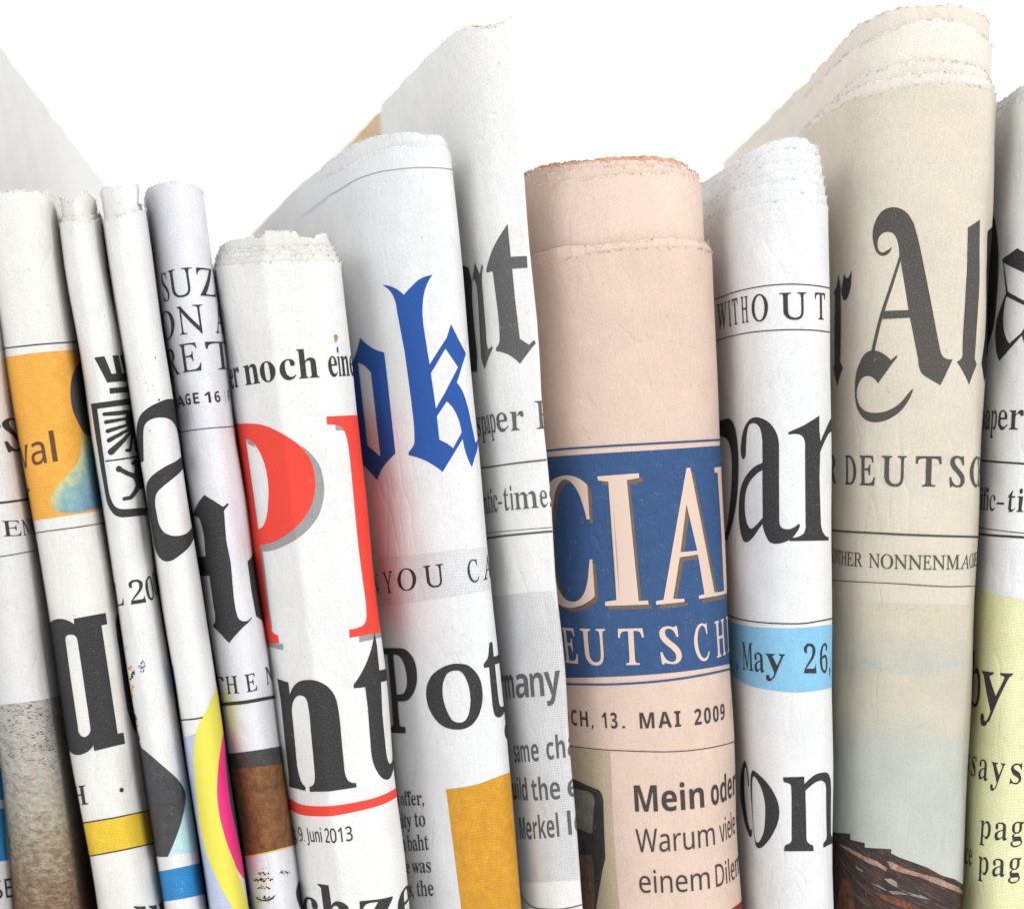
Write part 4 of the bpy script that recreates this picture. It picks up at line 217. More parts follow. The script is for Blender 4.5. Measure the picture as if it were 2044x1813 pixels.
 ('p11', 'gothic_masthead', 'ink_grey2', 2, ['-1074 4066 -1162 4019 -1192 4014 -1232 4023 -1256 4038 -1277 4063 -1299 4113 -1307 4147 -1311 4194 -1305 4262 -1299 4284 -1282 4322 -1258 4357 -1226 4386 -1192 4403 -1153 4413 -1094 4415 -1037 4404 -1003 4387 -970 4356 -943 4318 -922 4277 -903 4224 -891 4168 -876 4080 -867 3984 -865 3921 -1053 3281 -1205 2800 -1306 2438 -1413 2074 -1332 2056 -1168 2689 -983 2688 -640 2692 -471 1878 -466 1814 -457 1751 -442 1689 -421 1631 -401 1595 -389 1580 -340 1539 -173 1433 -50 1362 188 1869 147 1864 106 1866 66 1874 21 1894 -4 1915 -14 1927 -40 1969 -58 2015 -139 2394 -273 3061 -490 4101 -532 4278 -594 4503 -608 4544 -642 4619 -680 4688 -702 4721 -726 4752 -778 4803 -806 4824 -867 4858 -932 4881 -962 4887 -1025 4892 -1088 4886 -1119 4879 -1171 4861 -1219 4834 -1261 4799 -1308 4745 -1329 4716 -1366 4653 -1394 4587 -1405 4552 -1420 4480 -1426 4407 -1423 4332 -1401 4220 -1372 4123 -1347 4065 -1330 4037 -1295 3995 -1256 3967 -1235 3957 -1191 3946 -1168 3945 -1122 3955 -1101 3964 -1065 3990 -1051 4005 -1028 4043 -1015 4086 -1013 4108', '-838 3824 -668 2842 -1119 2844 -974 3335', '-1474 2067 -1532 2045 -1583 2014 -1614 1989 -1666 1934 -1711 1873 -1753 1808 -1792 1737 -1822 1663 -1833 1626 -1844 1581 -1857 1489 -1861 1396 -1859 1303 -1853 1210 -1847 1163 -1838 1117 -1814 1032 -1785 955 -1767 918 -1720 846 -1666 787 -1636 759 -1568 711 -1532 691 -1455 662 -1416 652 -1336 641 -1250 642 -1203 648 -1114 668 -1031 696 -991 714 -952 733 -880 778 -814 829 -784 857 -729 917 -659 1017 -599 1134 -555 1258 -561 1294 -637 1206 -720 1093 -787 1023 -839 978 -896 939 -965 901 -1040 870 -1079 857 -1162 839 -1253 830 -1348 830 -1433 838 -1504 855 -1574 882 -1606 899 -1661 939 -1706 988 -1742 1040 -1759 1072 -1784 1137 -1796 1203 -1797 1269 -1785 1334 -1762 1398 -1747 1428 -1718 1473 -1680 1515 -1658 1533 -1608 1558 -1555 1569 -1528 1572 -1474 1569 -1449 1564 -1402 1547 -1341 1509 -1294 1463 -1261 1410 -1049 1669 -853 1928 -872 1955 -979 1864 -1018 1905 -1060 1943 -1106 1977 -1177 2019 -1228 2042 -1280 2060 -1358 2075 -1413 2079', '391 4454 396 2013 401 1971 394 1929 387 1909 363 1874 348 1859 311 1836 269 1822 347 1732 417 1635 498 1504 571 1368 670 1573 801 1781 714 1886 677 4105 685 4639']),
 ('p11', 'letter_and_gap_shade', 'ink_navy', 2, ['1719 4633 1257 4474 1337 3905 1385 2806 1135 1826 1576 1461 1719 1718']),
 ('p11', 'letter_and_gap_shade', 'ink_black', 2, ['-2962 3522 -3188 3403 -3071 3333 -3056 1919 -3188 1811 -2832 1405 -2578 1593 -2355 1779 -2559 1918 -2537 2314 -2600 3199 -2608 3455 -2818 3764', '-2429 3563 -2571 3395 -2564 3375 -2541 3334 -2508 3293 -2435 3212 -2412 3193 -2382 3175 -2343 3159 -2316 3153 -2288 3152 -2260 3154 -2213 3165 -2161 3193 -2106 3238 -2084 3262 -2049 3312 -2018 3373 -2006 3404 -1989 3468 -1974 3578 -1973 3696 -1977 3736 -2004 3685 -2048 3638 -2076 3617 -2109 3598 -2122 3594 -2161 3594 -2202 3603 -2217 3610 -2268 3650 -2303 3692 -2312 3713 -2315 3733']),
 ('p11', 'painted_sky', 'painted_sky', 1, ['-3334 -6390 -3222 -9723 -2414 -9480 -1910 -9334 -1566 -9244 -1274 -9176 -1010 -9125 -763 -9088 -523 -9062 -284 -9044 -40 -9036 217 -9042 503 -9066 1032 -9174 1739 -9368 1739 -3047 624 -2957 47 -2942 -925 -2935 -1435 -2938 -1740 -2943 -2143 -2957 -3453 -3036']),
 ('p11', 'boat_picture', 'boat', 2, ['-2984 -9649 -2350 -9460 -1951 -9344 -1662 -9266 -1416 -9206 -1192 -9158 -884 -9103 -593 -9067 -306 -9044 -13 -9034 193 -9039 303 -9046 538 -9068 675 -9087 904 -9138 1739 -9367 1739 -8767 1531 -8670 935 -8470 715 -8374 341 -8263 -5 -8097 -275 -8019 -627 -7929 -814 -7866 -816 -7783 -1038 -7799 -1164 -7813 -1436 -7849 -1441 -7758 -1724 -7773 -1886 -7787 -1888 -7670 -2241 -7738 -2498 -7794 -2823 -7866 -3039 -7919']),
 ('p11', 'plank_streak', 'boat_light', 3, ['-2311 -8022 -2103 -8022 -1934 -8034 -1787 -8051 -1666 -8070 -1553 -8091 -1343 -8139 -1098 -8164 -909 -8232 -903 -8162 -1133 -8058 -1381 -8034 -1656 -7989 -1811 -7972 -1961 -7964 -2135 -7964 -2353 -7975', '-808 -8163 -621 -8212 -343 -8257 -156 -8293 149 -8396 679 -8589 947 -8682 1739 -8924 1739 -8881 1215 -8688 793 -8527 253 -8312 -48 -8238 -530 -8135 -779 -8035 -905 -8023', '-1652 -8317 -1491 -8345 -1472 -8320 -1717 -8276']),
 ('p11', 'plank_streak', 'boat_grey', 3, ['-834 -8458 -723 -8507 -653 -8506 -678 -8412 -804 -8357 -963 -8379', '-1194 -8544 -1058 -8575 -926 -8610 -724 -8594 -427 -8583 -612 -8599 -417 -8638 -222 -8681 -10 -8713 100 -8732 -145 -8637 -456 -8640 -767 -8657 -992 -8550 -1126 -8531 -1265 -8515', '-333 -8626 -144 -8678 50 -8718 -145 -8651 -333 -8610 -613 -8557']),
 ('p11', 'plank_streak', 'boat_orange', 3, ['-2609 -9537 -2100 -9386 -1639 -9260 -1702 -9136 -1752 -9006 -1762 -8964 -1775 -8831 -1784 -8789 -1801 -8749 -1819 -8725 -1842 -8703 -1871 -8684 -1903 -8667 -1939 -8651 -2005 -8632 -2069 -8626 -2106 -8627 -2190 -8637', '-1100 -8722 -923 -8804 -731 -8844 -543 -8891 -252 -8972 -52 -9034 -137 -8898 -348 -8826 -556 -8759 -766 -8699 -974 -8686 -1192 -8683']),
 ('p12', 'gothic_masthead', 'ink_black', 2, ['-825 4073 -930 4046 -990 4033 -1158 4012 -1377 3999 -1198 3628 -1116 3445 -1045 3263 -1256 3065 -1322 2997 -1380 2926 -1431 2854 -1460 2802 -1481 2748 -1494 2693 -1502 2636 -1504 2580 -1502 2523 -1496 2461 -1485 2399 -1468 2337 -1447 2275 -1420 2212 -1389 2149 -1364 2107 -1333 2065 -1298 2022 -1258 1980 -1167 1897 -920 2014 -746 2133 -599 2247 -472 2363 -416 2223 -88 1941 -132 2674 -281 2652 -433 2497 -485 2418 -626 2320 -797 2225 -888 2307 -941 2367 -964 2397 -994 2440 -1044 2527 -1065 2570 -1096 2657 -1108 2709 -1116 2761 -1120 2813 -1119 2864 -1106 2964 -1097 3003 -1068 3080 -1049 3117 -1004 3190 -698 3077 -482 2977 -141 2837 -147 2946 -470 3058 -675 3164 -956 3282 -1043 3485 -1147 3692 -1270 3902 -1097 3852 -964 3807 -721 3715 -507 3621 -180 3516 -202 3897 -358 3934 -698 4120']),
 ('p12', 'yellow_panel', 'pale_yellow', 1, ['-1905 -9689 -723 -9333 -425 -9258 -180 -9218 67 -9211 347 -9228 660 -9260 567 -7775 479 -6295 387 -4607 302 -2923 -117 -2867 -350 -2827 -624 -2796 -1025 -2780 -1751 -2793 -2261 -2816']),
 ('p12', 'letter_and_gap_shade', 'ink_black', 2, ['-2378 4677 -2416 2944 -2317 1433 -2060 1479 -1937 1944 -1894 2085 -1869 2154 -1812 2292 -1781 2351 -1668 2526 -1636 2585 -1613 2645 -1594 2728 -1583 2811 -1575 2980 -1572 3243 -1574 3432 -1589 3716 -1604 3878 -1627 4041 -1642 4123 -1679 4269 -1723 4398 -1779 4529 -1841 4652 -1873 4709 -1947 4825 -2031 4942 -2233 5088']),  # black painted on the left edge to darken the gap beside the cream paper
 ('p6', 'red_masthead_and_bounce', 'ink_red', 1, ['1000 -3548 2249 -3548 2249 789 929 789']),  # red carried round the right side wall, added to strengthen the red bounce
 ('p6', 'red_masthead_and_bounce', 'ink_red', 1, ['-3550 622 -3550 -3822 -2230 -3822 -2451 622']),  # same on the left side wall, added for the pink bounce on the lilac paper
 ('p1', 'printed_rule', 'ink_black', 3, ['-1220 -1069 -1050 -1051 -533 -1029 -190 -1009 -16 -995 341 -957 568 -946 723 -943 1089 -944 2592 -952 2592 -910 1089 -902 723 -901 568 -904 341 -915 -16 -952 -190 -967 -533 -987 -1050 -1009 -1220 -1026']),
 ('p1', 'printed_rule', 'ink_black', 3, ['-1220 -2160 -1015 -2128 -527 -2092 -224 -2065 -39 -2043 260 -1998 355 -1988 483 -1981 607 -1979 797 -1981 2167 -2021 2167 -2004 797 -1963 607 -1961 483 -1963 355 -1971 260 -1981 -39 -2026 -224 -2048 -527 -2075 -1015 -2111 -1220 -2142']),
 ('p2', 'printed_rule', 'ink_black', 3, ['-1460 2108 -1174 2141 -806 2132 -665 2133 -472 2140 -136 2162 54 2178 541 2234 852 2263 1693 2331 3358 2454 3358 2479 1693 2355 852 2288 541 2258 54 2203 -136 2186 -472 2165 -665 2158 -806 2157 -1174 2166 -1460 2133']),
 ('p2', 'printed_rule', 'ink_black', 3, ['-1460 -1654 -1252 -1609 -845 -1576 -635 -1554 -162 -1496 298 -1434 483 -1417 633 -1411 794 -1409 937 -1412 1767 -1434 4492 -1535 4492 -1517 1767 -1417 937 -1394 794 -1392 633 -1393 483 -1400 298 -1416 -162 -1478 -635 -1537 -845 -1558 -1252 -1592 -1460 -1637']),
 ('p2', 'printed_rule', 'ink_black', 3, ['-1440 -7579 -1151 -7483 -518 -7325 -150 -7246 35 -7211 179 -7194 238 -7190 334 -7189 481 -7196 624 -7211 766 -7233 1362 -7351 2229 -7534 4254 -7972 4254 -7948 2229 -7510 1362 -7326 766 -7209 624 -7186 481 -7171 334 -7165 238 -7166 179 -7169 35 -7187 -150 -7221 -518 -7300 -1151 -7459 -1440 -7555']),
 ('p2', 'printed_rule', 'ink_black', 3, ['-1440 -8262 -1189 -8166 -509 -7984 -234 -7917 -92 -7884 65 -7856 155 -7845 217 -7841 351 -7840 509 -7851 611 -7864 754 -7889 1185 -7981 1584 -8071 2770 -8349 5075 -8896 5075 -8871 2770 -8325 1584 -8047 1185 -7957 754 -7864 611 -7840 509 -7827 351 -7816 217 -7816 155 -7820 65 -7831 -92 -7860 -234 -7892 -509 -7960 -1189 -8142 -1440 -8238']),
 ('p4', 'printed_rule', 'ink_black', 3, ['-1300 -5410 -1100 -5363 -552 -5268 -187 -5208 48 -5166 48 -5138 -187 -5180 -552 -5240 -1100 -5335 -1300 -5382']),
 ('p5', 'printed_rule', 'ink_black', 3, ['-4658 486 -1703 458 -1346 456 -1067 458 -731 466 -445 479 -263 493 138 529 412 545 732 558 1279 572 1279 590 732 575 412 563 138 546 -263 510 -445 497 -731 484 -1067 476 -1346 473 -1703 475 -4658 503']),
 ('p5', 'printed_rule', 'ink_black', 3, ['-6468 -5988 -1372 -5158 -468 -5007 34 -4928 135 -4919 228 -4917 387 -4921 549 -4932 706 -4946 961 -4976 1299 -5024 1299 -4954 961 -4906 706 -4876 549 -4862 387 -4851 228 -4847 135 -4849 34 -4858 -468 -4937 -1372 -5088 -6468 -5918']),
 ('p5', 'printed_rule', 'ink_yellow', 3, ['-5753 -9377 -1265 -8220 -810 -8101 -188 -7933 -71 -7904 34 -7882 114 -7871 207 -7868 324 -7873 471 -7889 603 -7910 794 -7947 936 -7978 1218 -8045 1319 -8066 1319 -8042 1218 -8021 936 -7954 794 -7923 603 -7885 471 -7864 324 -7849 207 -7843 114 -7847 34 -7858 -71 -7880 -188 -7909 -810 -8076 -1265 -8196 -5753 -9352']),
 ('p7', 'printed_rule', 'ink_slate', 3, ['-7812 5664 -7107 5653 -6043 5629 -5306 5600 -3861 5536 -3543 5524 -3286 5521 -3070 5524 -2714 5538 -1629 5610 -1270 5628 -1036 5629 -697 5621 -245 5618 110 5608 276 5609 352 5614 461 5625 676 5657 740 5662 740 5676 676 5671 461 5639 352 5628 276 5623 110 5622 -245 5632 -697 5635 -1036 5643 -1270 5642 -1629 5624 -2714 5552 -3070 5538 -3286 5535 -3543 5538 -3861 5550 -5306 5614 -6043 5643 -7107 5667 -7812 5678']),
 ('p8', 'printed_rule', 'ink_grey', 3, ['-2481 -307 -1499 -263 -1181 -244 -968 -226 -639 -194 72 -118 72 -86 -639 -162 -968 -195 -1181 -212 -1499 -231 -2481 -276']),
 ('p8', 'printed_rule', 'ink_grey', 3, ['-2407 -1651 -1841 -1601 -1154 -1544 -38 -1440 69 -1433 69 -1419 -38 -1426 -1154 -1530 -1841 -1587 -2407 -1637']),
 ('p8', 'printed_rule', 'ink_grey', 3, ['-2438 -1766 -1264 -1661 -300 -1557 -4 -1528 92 -1524 92 -1482 -4 -1486 -300 -1515 -1264 -1618 -2438 -1724']),
 ('p8', 'printed_rule', 'ink_grey', 3, ['-2156 -9044 -2025 -9077 -1959 -9092 -1824 -9111 -1756 -9117 -1618 -9124 -1548 -9124 -1409 -9116 -1289 -9104 -1187 -9090 -1097 -9074 -874 -9030 -716 -9008 -565 -8981 -427 -8951 -271 -8913 -121 -8871 4 -8833 30 -8827 62 -8826 160 -8840 160 -8815 62 -8801 30 -8803 4 -8808 -121 -8847 -271 -8888 -427 -8926 -565 -8956 -716 -8983 -874 -9005 -1097 -9050 -1187 -9065 -1289 -9079 -1409 -9091 -1548 -9099 -1618 -9099 -1756 -9093 -1824 -9087 -1959 -9067 -2025 -9053 -2156 -9020']),
 ('p9', 'printed_rule', 'ink_blue_half', 3, ['-3521 17 -3006 36 -2638 53 -1343 123 -708 160 951 249 1434 268 1980 282 1980 322 1434 309 951 290 -708 201 -1343 164 -2638 94 -3006 76 -3521 58']),
 ('p9', 'printed_rule', 'ink_blue_half', 3, ['-3480 -4822 -2809 -4732 -2247 -4664 -1937 -4631 -1193 -4559 -558 -4495 -83 -4441 618 -4357 858 -4334 1044 -4324 1153 -4321 1281 -4322 1443 -4328 1641 -4339 2000 -4374 2000 -4333 1641 -4299 1443 -4287 1281 -4281 1153 -4281 1044 -4283 858 -4293 618 -4316 -83 -4400 -558 -4454 -1193 -4518 -1937 -4590 -2247 -4623 -2809 -4692 -3480 -4781']),
 ('p9', 'printed_rule', 'ink_warm', 3, ['-3051 -6019 -2847 -5991 -2518 -5949 -2256 -5923 -2033 -5906 -1008 -5852 -787 -5844 -144 -5830 361 -5809 753 -5785 933 -5776 1148 -5771 1282 -5773 1454 -5780 1667 -5793 2000 -5829 2000 -5811 1667 -5775 1454 -5762 1282 -5755 1148 -5754 933 -5758 753 -5767 361 -5792 -144 -5813 -787 -5826 -1008 -5834 -2033 -5889 -2256 -5906 -2518 -5932 -2847 -5973 -3051 -6002']),
 ('p10', 'printed_rule', 'ink_black', 3, ['-3391 3253 -2923 3263 -2618 3267 -1889 3266 -1567 3271 -1250 3284 -643 3322 -385 3330 -263 3330 -143 3327 287 3300 410 3295 692 3294 900 3305 900 3327 692 3315 410 3316 287 3321 -143 3348 -263 3351 -385 3351 -643 3343 -1250 3305 -1567 3292 -1889 3287 -2618 3288 -2923 3284 -3391 3274']),
 ('p10', 'printed_rule', 'ink_black', 3, ['-3231 2359 -2780 2390 -2633 2397 -2341 2406 -1508 2410 -1029 2423 -334 2436 -136 2434 411 2418 688 2418 900 2427 900 2448 688 2439 411 2439 -136 2455 -334 2457 -1029 2444 -1508 2431 -2341 2427 -2633 2418 -2780 2411 -3231 2380']),
 ('p10', 'printed_rule', 'ink_black', 3, ['-3087 -3356 -2681 -3372 -2414 -3377 -2147 -3375 -1589 -3362 -1090 -3356 -205 -3332 -42 -3319 220 -3285 393 -3270 560 -3266 668 -3267 900 -3282 900 -3257 668 -3243 560 -3242 393 -3245 220 -3260 -42 -3295 -205 -3307 -1090 -3332 -1589 -3337 -2147 -3350 -2414 -3352 -2681 -3347 -3087 -3331']),
 ('p11', 'printed_rule', 'ink_grey2', 3, ['-3620 -1629 -2061 -1591 -1469 -1585 -1084 -1586 -367 -1603 304 -1625 728 -1642 1739 -1695 1739 -1653 728 -1600 304 -1583 -367 -1561 -1084 -1544 -1469 -1543 -2061 -1549 -3620 -1586']),
 ('p11', 'printed_rule', 'ink_grey2', 3, ['-3580 -2681 -2337 -2602 -1972 -2582 -1422 -2562 -1169 -2556 -939 -2555 -721 -2556 -561 -2560 192 -2595 731 -2610 856 -2617 1584 -2668 1739 -2677 1739 -2660 1584 -2651 856 -2599 731 -2593 192 -2578 -561 -2542 -721 -2539 -939 -2537 -1169 -2539 -1422 -2544 -1972 -2565 -2337 -2584 -3580 -2663']),
 ('p12', 'printed_rule', 'ink_black', 3, ['-2304 -121 -1714 -145 -1068 -165 -759 -177 -393 -195 97 -226 97 -188 -393 -157 -759 -138 -1068 -126 -1714 -107 -2304 -83']),
 ('p12', 'printed_rule', 'ink_black', 3, ['-2272 -1524 -1190 -1519 -900 -1521 -637 -1532 -170 -1561 196 -1580 196 -1562 -170 -1543 -637 -1514 -900 -1504 -1190 -1501 -2272 -1506']),
 ('p12', 'printed_rule', 'ink_black', 3, ['-2249 -1666 -1708 -1664 -887 -1650 -456 -1649 -211 -1656 203 -1684 203 -1639 -211 -1610 -456 -1603 -887 -1605 -1708 -1618 -2249 -1620']),
]
TEXTS = [
 ('p0', 'headline_lettering', 'ink_black', 3, 'S', 'ESE', [(1, 'l', 3.9, -89.02), (2, 'r', 12.25, -90.76)], 3.846, 'cap', 0.0, 0.2),
 ('p1', 'headline_lettering', 'ink_black', 3, 'R', 'TS', [(1, 'l', 3.07, 0.54), (1, 'r', 14.13, 0.93)], 6.544, 'cap', 0.0, 0.6),
 ('p1', 'subheading', 'ink_black', 3, 'R', 'ENNE', [(0, 'l', 0.38, -16.34), (2, 'r', 14.16, -16.27)], 3.079, 'cap', 0.03, 0.0),
 ('p2', 'panel_lettering', 'ink_brown', 3, 'S', 'val', [(0, 'r', -6.67, -2.28), (1, 'l', -6.08, -2.17), (1, 'r', -2.3, -1.74), (2, 'l', -0.98, -1.49), (2, 'r', 0.03, -1.28)], 5.786, 'cap', 0.0, 0.25),
 ('p2', 'panel_lettering', 'ink_brown', 3, 'S', 'er', [(1, 'l', -14.6, -11.45), (1, 'r', -10.18, -11.09)], 4.225, 'x', 0.0, 0.25),
 ('p2', 'subheading', 'ink_black', 3, 'R', 'H', [(0, 'l', -14.4, -71.71), (0, 'r', -5.93, -69.78)], 3.728, 'cap', 0.0, 0.8),
 ('p2', 'headline_lettering', 'ink_black', 3, 'B', 'ur', [(0, 'l', 0.87, -96.32), (1, 'r', 12.24, -98.33)], 6.725, 'x', 0.0, 0.0),
 ('p3', 'subheading', 'ink_black', 3, 'R', 'L 2006', [(0, 'l', -11.4, -31.03), (0, 'r', -3.4, -30.1), (2, 'l', -0.8, -29.51), (2, 'r', 2.38, -29.09), (3, 'l', 2.76, -29.02), (3, 'r', 6.37, -29.07)], 4.461, 'dig', 0.0, 0.1),
 ('p5', 'headline_lettering', 'ink_black', 3, 'R', 'SUZY', [(1, 'l', -6.5, 31.43), (1, 'r', 0.72, 31.25), (2, 'l', 1.52, 31.4), (2, 'r', 8.64, 32.2)], 5.597, 'cap', 0.02, 0.0),
 ('p5', 'headline_lettering', 'ink_black', 3, 'R', 'ON AD', [(0, 'r', -6.22, 23.69), (1, 'l', -4.61, 23.87), (1, 'r', 1.87, 24.12), (3, 'l', 5.2, 24.5)], 5.594, 'cap', 0.03, 0.0),
 ('p5', 'headline_lettering', 'ink_black', 3, 'R', 'RETU', [(0, 'r', -6.81, 16.22), (1, 'l', -5.47, 16.34), (1, 'r', -0.14, 16.61), (2, 'l', 1.23, 16.81), (2, 'r', 12.79, 17.67)], 5.592, 'cap', 0.03, 0.0),
 ('p5', 'subheading', 'ink_black', 3, 'T', 'PAGE 16 | F', [(1, 'l', -12.78, 9.66), (1, 'r', -6.71, 9.71), (2, 'l', -6.12, 9.73), (3, 'r', -1.68, 10.02), (5, 'l', -0.43, 10.18), (6, 'r', 3.38, 10.57), (8, 'l', 5.69, 10.79)], 2.172, 'cap', 0.06, 0.0),
 ('p5', 'subheading', 'ink_black', 3, 'R', 'THE NEW', [(0, 'l', -26.19, -51.08), (0, 'r', -7.82, -48.14), (1, 'l', -6.77, -47.93), (1, 'r', -2.25, -47.18), (2, 'l', -0.51, -46.89), (2, 'r', 2.02, -46.85), (4, 'l', 5.36, -46.97)], 3.446, 'cap', 0.06, 0.3),
 ('p6', 'subheading', 'ink_black', 3, 'B', 'er noch eine', [(1, 'r', -20.47, 14.0), (3, 'l', -18.77, 14.05), (4, 'l', -13.43, 14.06), (4, 'r', -8.8, 14.23), (5, 'l', -7.96, 14.36), (5, 'r', -4.79, 14.65), (6, 'l', -4.33, 14.75), (6, 'r', -0.36, 15.04), (8, 'l', 1.52, 15.26), (8, 'r', 3.43, 15.44), (10, 'l', 4.38, 15.54), (10, 'r', 7.1, 15.84)], 3.902, 'x', -0.01, -0.15),
 ('p6', 'dateline', 'ink_black', 3, 'S', 'Sonntag, 9. Juni 2013', [(12, 'l', -18.28, -77.58), (20, 'r', -4.5, -75.55)], 2.777, 'cap', 0.0, 0.35),
 ('p6', 'headline_lettering', 'ink_black', 3, 'B', 'chze', [(1, 'l', -16.94, -95.56), (2, 'r', 2.94, -93.2)], 9.69, 'asc', 0.0, 0.0),
 ('p7', 'subheading', 'ink_black', 3, 'R', 'N YOU CAN', [(2, 'l', -26.68, -28.74), (2, 'r', -21.58, -28.09), (3, 'l', -19.58, -27.87), (3, 'r', -13.09, -26.99), (4, 'l', -10.73, -26.67), (4, 'r', -5.17, -25.94), (6, 'l', -0.35, -24.9), (6, 'r', 1.81, -24.58), (7, 'l', 2.63, -24.47), (7, 'r', 7.4, -24.41)], 4.322, 'cap', 0.13, 0.3),
 ('p7', 'body_text', 'ink_black', 3, 'R', 'n offer,', [(2, 'l', -29.53, -73.25), (7, 'r', -18.36, -70.97)], 2.891, 'asc', -0.02, 0.4),
 ('p7', 'body_text', 'ink_black', 3, 'R', 'nity to', [(1, 'l', -30.62, -78.19), (6, 'r', -18.5, -75.27)], 3.077, 'asc', -0.02, 0.4),
 ('p7', 'body_text', 'ink_black', 3, 'R', 'n baht', [(2, 'l', -28.19, -82.48), (5, 'r', -17.96, -79.93)], 3.173, 'asc', -0.02, 0.4),
 ('p7', 'body_text', 'ink_black', 3, 'R', 'he was', [(1, 'l', -30.5, -87.67), (5, 'r', -18.01, -84.5)], 1.99, 'x', -0.02, 0.4),
 ('p7', 'body_text', 'ink_black', 3, 'R', 'rs, the', [(4, 'l', -25.36, -91.19), (6, 'r', -17.75, -89.17)], 3.16, 'asc', -0.02, 0.4),
 ('p8', 'subheading', 'ink_grey', 3, 'R', 'spaper P', [(1, 'l', -19.4, 4.05), (2, 'l', -15.49, 4.22), (3, 'l', -13.07, 4.33), (4, 'l', -10.3, 4.47), (4, 'r', -6.97, 4.61), (5, 'l', -6.41, 4.68), (5, 'r', -3.3, 4.89), (7, 'l', -0.85, 5.08)], 3.608, 'x', 0.0, 0.3),
 ('p8', 'subheading', 'ink_grey', 3, 'R', 'antic-times', [(2, 'l', -19.47, -11.89), (4, 'r', -13.11, -11.48), (6, 'l', -10.6, -11.23), (7, 'l', -8.63, -11.07), (8, 'l', -7.44, -10.93), (8, 'r', -1.61, -10.38), (9, 'l', -1.27, -10.34), (9, 'r', 0.28, -10.15)], 3.21, 'x', 0.0, 0.2),
 ('p8', 'headline_lettering', 'ink_grey', 3, 'T', 'rmany', [(1, 'l', -19.12, -49.99), (1, 'r', -12.74, -48.82), (2, 'l', -12.06, -48.69), (2, 'r', -7.91, -48.04), (3, 'l', -7.41, -47.95), (3, 'r', -3.89, -47.45), (4, 'l', -3.68, -47.4), (4, 'r', 0.01, -47.01)], 4.672, 'x', 0.0, -0.1),
 ('p8', 'body_text', 'ink_grey', 3, 'T', 'same cha', [(0, 'l', -17.78, -62.79), (3, 'r', -6.54, -60.43), (5, 'l', -4.55, -60.02), (6, 'r', -0.29, -59.34)], 3.374, 'x', 0.0, -0.15),
 ('p8', 'body_text', 'ink_grey', 3, 'T', 'build the eu', [(4, 'r', -11.51, -69.25), (6, 'l', -9.82, -68.83), (8, 'r', -2.11, -67.46), (10, 'l', -0.43, -67.22)], 3.364, 'x', 0.0, -0.15),
 ('p8', 'body_text', 'ink_grey', 3, 'T', 'Merkel lo', [(0, 'l', -18.02, -78.46), (2, 'l', -10.47, -76.52), (5, 'r', -3.15, -74.94), (7, 'l', -1.04, -74.6)], 3.415, 'x', 0.0, -0.15),
 ('p9', 'masthead_lettering', 'salmon_print', 3, 'R', 'DEUTSCHL', [(1, 'l', -25.41, -42.37), (1, 'r', -20.27, -41.85), (2, 'l', -19.05, -41.88), (2, 'r', -12.8, -41.53), (3, 'l', -10.09, -41.42), (3, 'r', -4.7, -41.21), (4, 'l', -1.58, -41.12), (4, 'r', 2.74, -40.94), (5, 'l', 5.53, -40.45), (5, 'r', 9.07, -40.3), (6, 'l', 11.12, -39.9), (6, 'r', 15.62, -40.0)], 7.02, 'cap', 0.17, 0.7),
 ('p9', 'dateline', 'ink_warm', 3, 'T', 'ITTWOCH, 13. MAI 2009 |', [(5, 'l', -24.7, -55.23), (6, 'r', -19.11, -54.58), (9, 'l', -15.27, -54.27), (10, 'r', -11.59, -53.96), (13, 'l', -6.69, -53.72), (15, 'r', 1.9, -53.32), (17, 'l', 4.81, -53.07), (20, 'r', 12.92, -52.31), (22, 'l', 16.34, -52.57)], 3.102, 'cap', 0.12, 0.0),
 ('p9', 'headline_lettering', 'ink_warm', 3, 'T', 'Mein oder w', [(0, 'l', -8.91, -70.34), (3, 'r', 6.21, -69.24), (5, 'l', 7.96, -69.05), (5, 'r', 10.2, -68.85), (7, 'r', 15.75, -68.87)], 5.11, 'cap', 0.0, 0.0),
 ('p9', 'body_text', 'ink_warm', 3, 'S', 'Warum viele F', [(0, 'l', -9.1, -78.25), (4, 'r', 8.31, -76.71), (6, 'l', 9.75, -76.67), (10, 'r', 17.0, -76.14)], 4.49, 'cap', 0.0, 0.0),
 ('p9', 'body_text', 'ink_warm', 3, 'S', 'einem Dilemma', [(0, 'l', -8.98, -86.23), (4, 'r', 6.45, -85.11), (6, 'l', 7.97, -84.98), (9, 'r', 14.68, -84.83)], 3.276, 'x', 0.0, 0.0),
 ('p10', 'subheading', 'ink_black', 3, 'R', 'WITHOUT', [(0, 'l', -28.17, 26.54), (0, 'r', -21.78, 26.28), (1, 'l', -20.72, 26.23), (2, 'l', -17.86, 26.17), (2, 'r', -14.99, 26.16), (3, 'l', -13.67, 26.2), (3, 'r', -11.43, 26.28), (4, 'l', -10.43, 26.45), (4, 'r', -6.63, 26.49), (5, 'l', -4.42, 26.6), (5, 'r', 0.6, 26.58), (6, 'l', 2.31, 26.58), (6, 'r', 5.37, 26.65)], 5.196, 'cap', 0.17, 0.4),
 ('p10', 'dateline', 'ink_black', 3, 'R', ', May', [(2, 'l', -17.76, -43.66), (2, 'r', -13.24, -43.42), (3, 'l', -12.81, -43.4), (3, 'r', -9.82, -43.22), (4, 'l', -9.57, -43.23), (4, 'r', -4.8, -42.97)], 5.542, 'cap', 0.04, 0.3),
 ('p10', 'dateline', 'ink_black', 3, 'R', '26,', [(0, 'l', -1.01, -42.81), (1, 'r', 5.42, -42.97)], 5.515, 'dig', 0.04, 0.3),
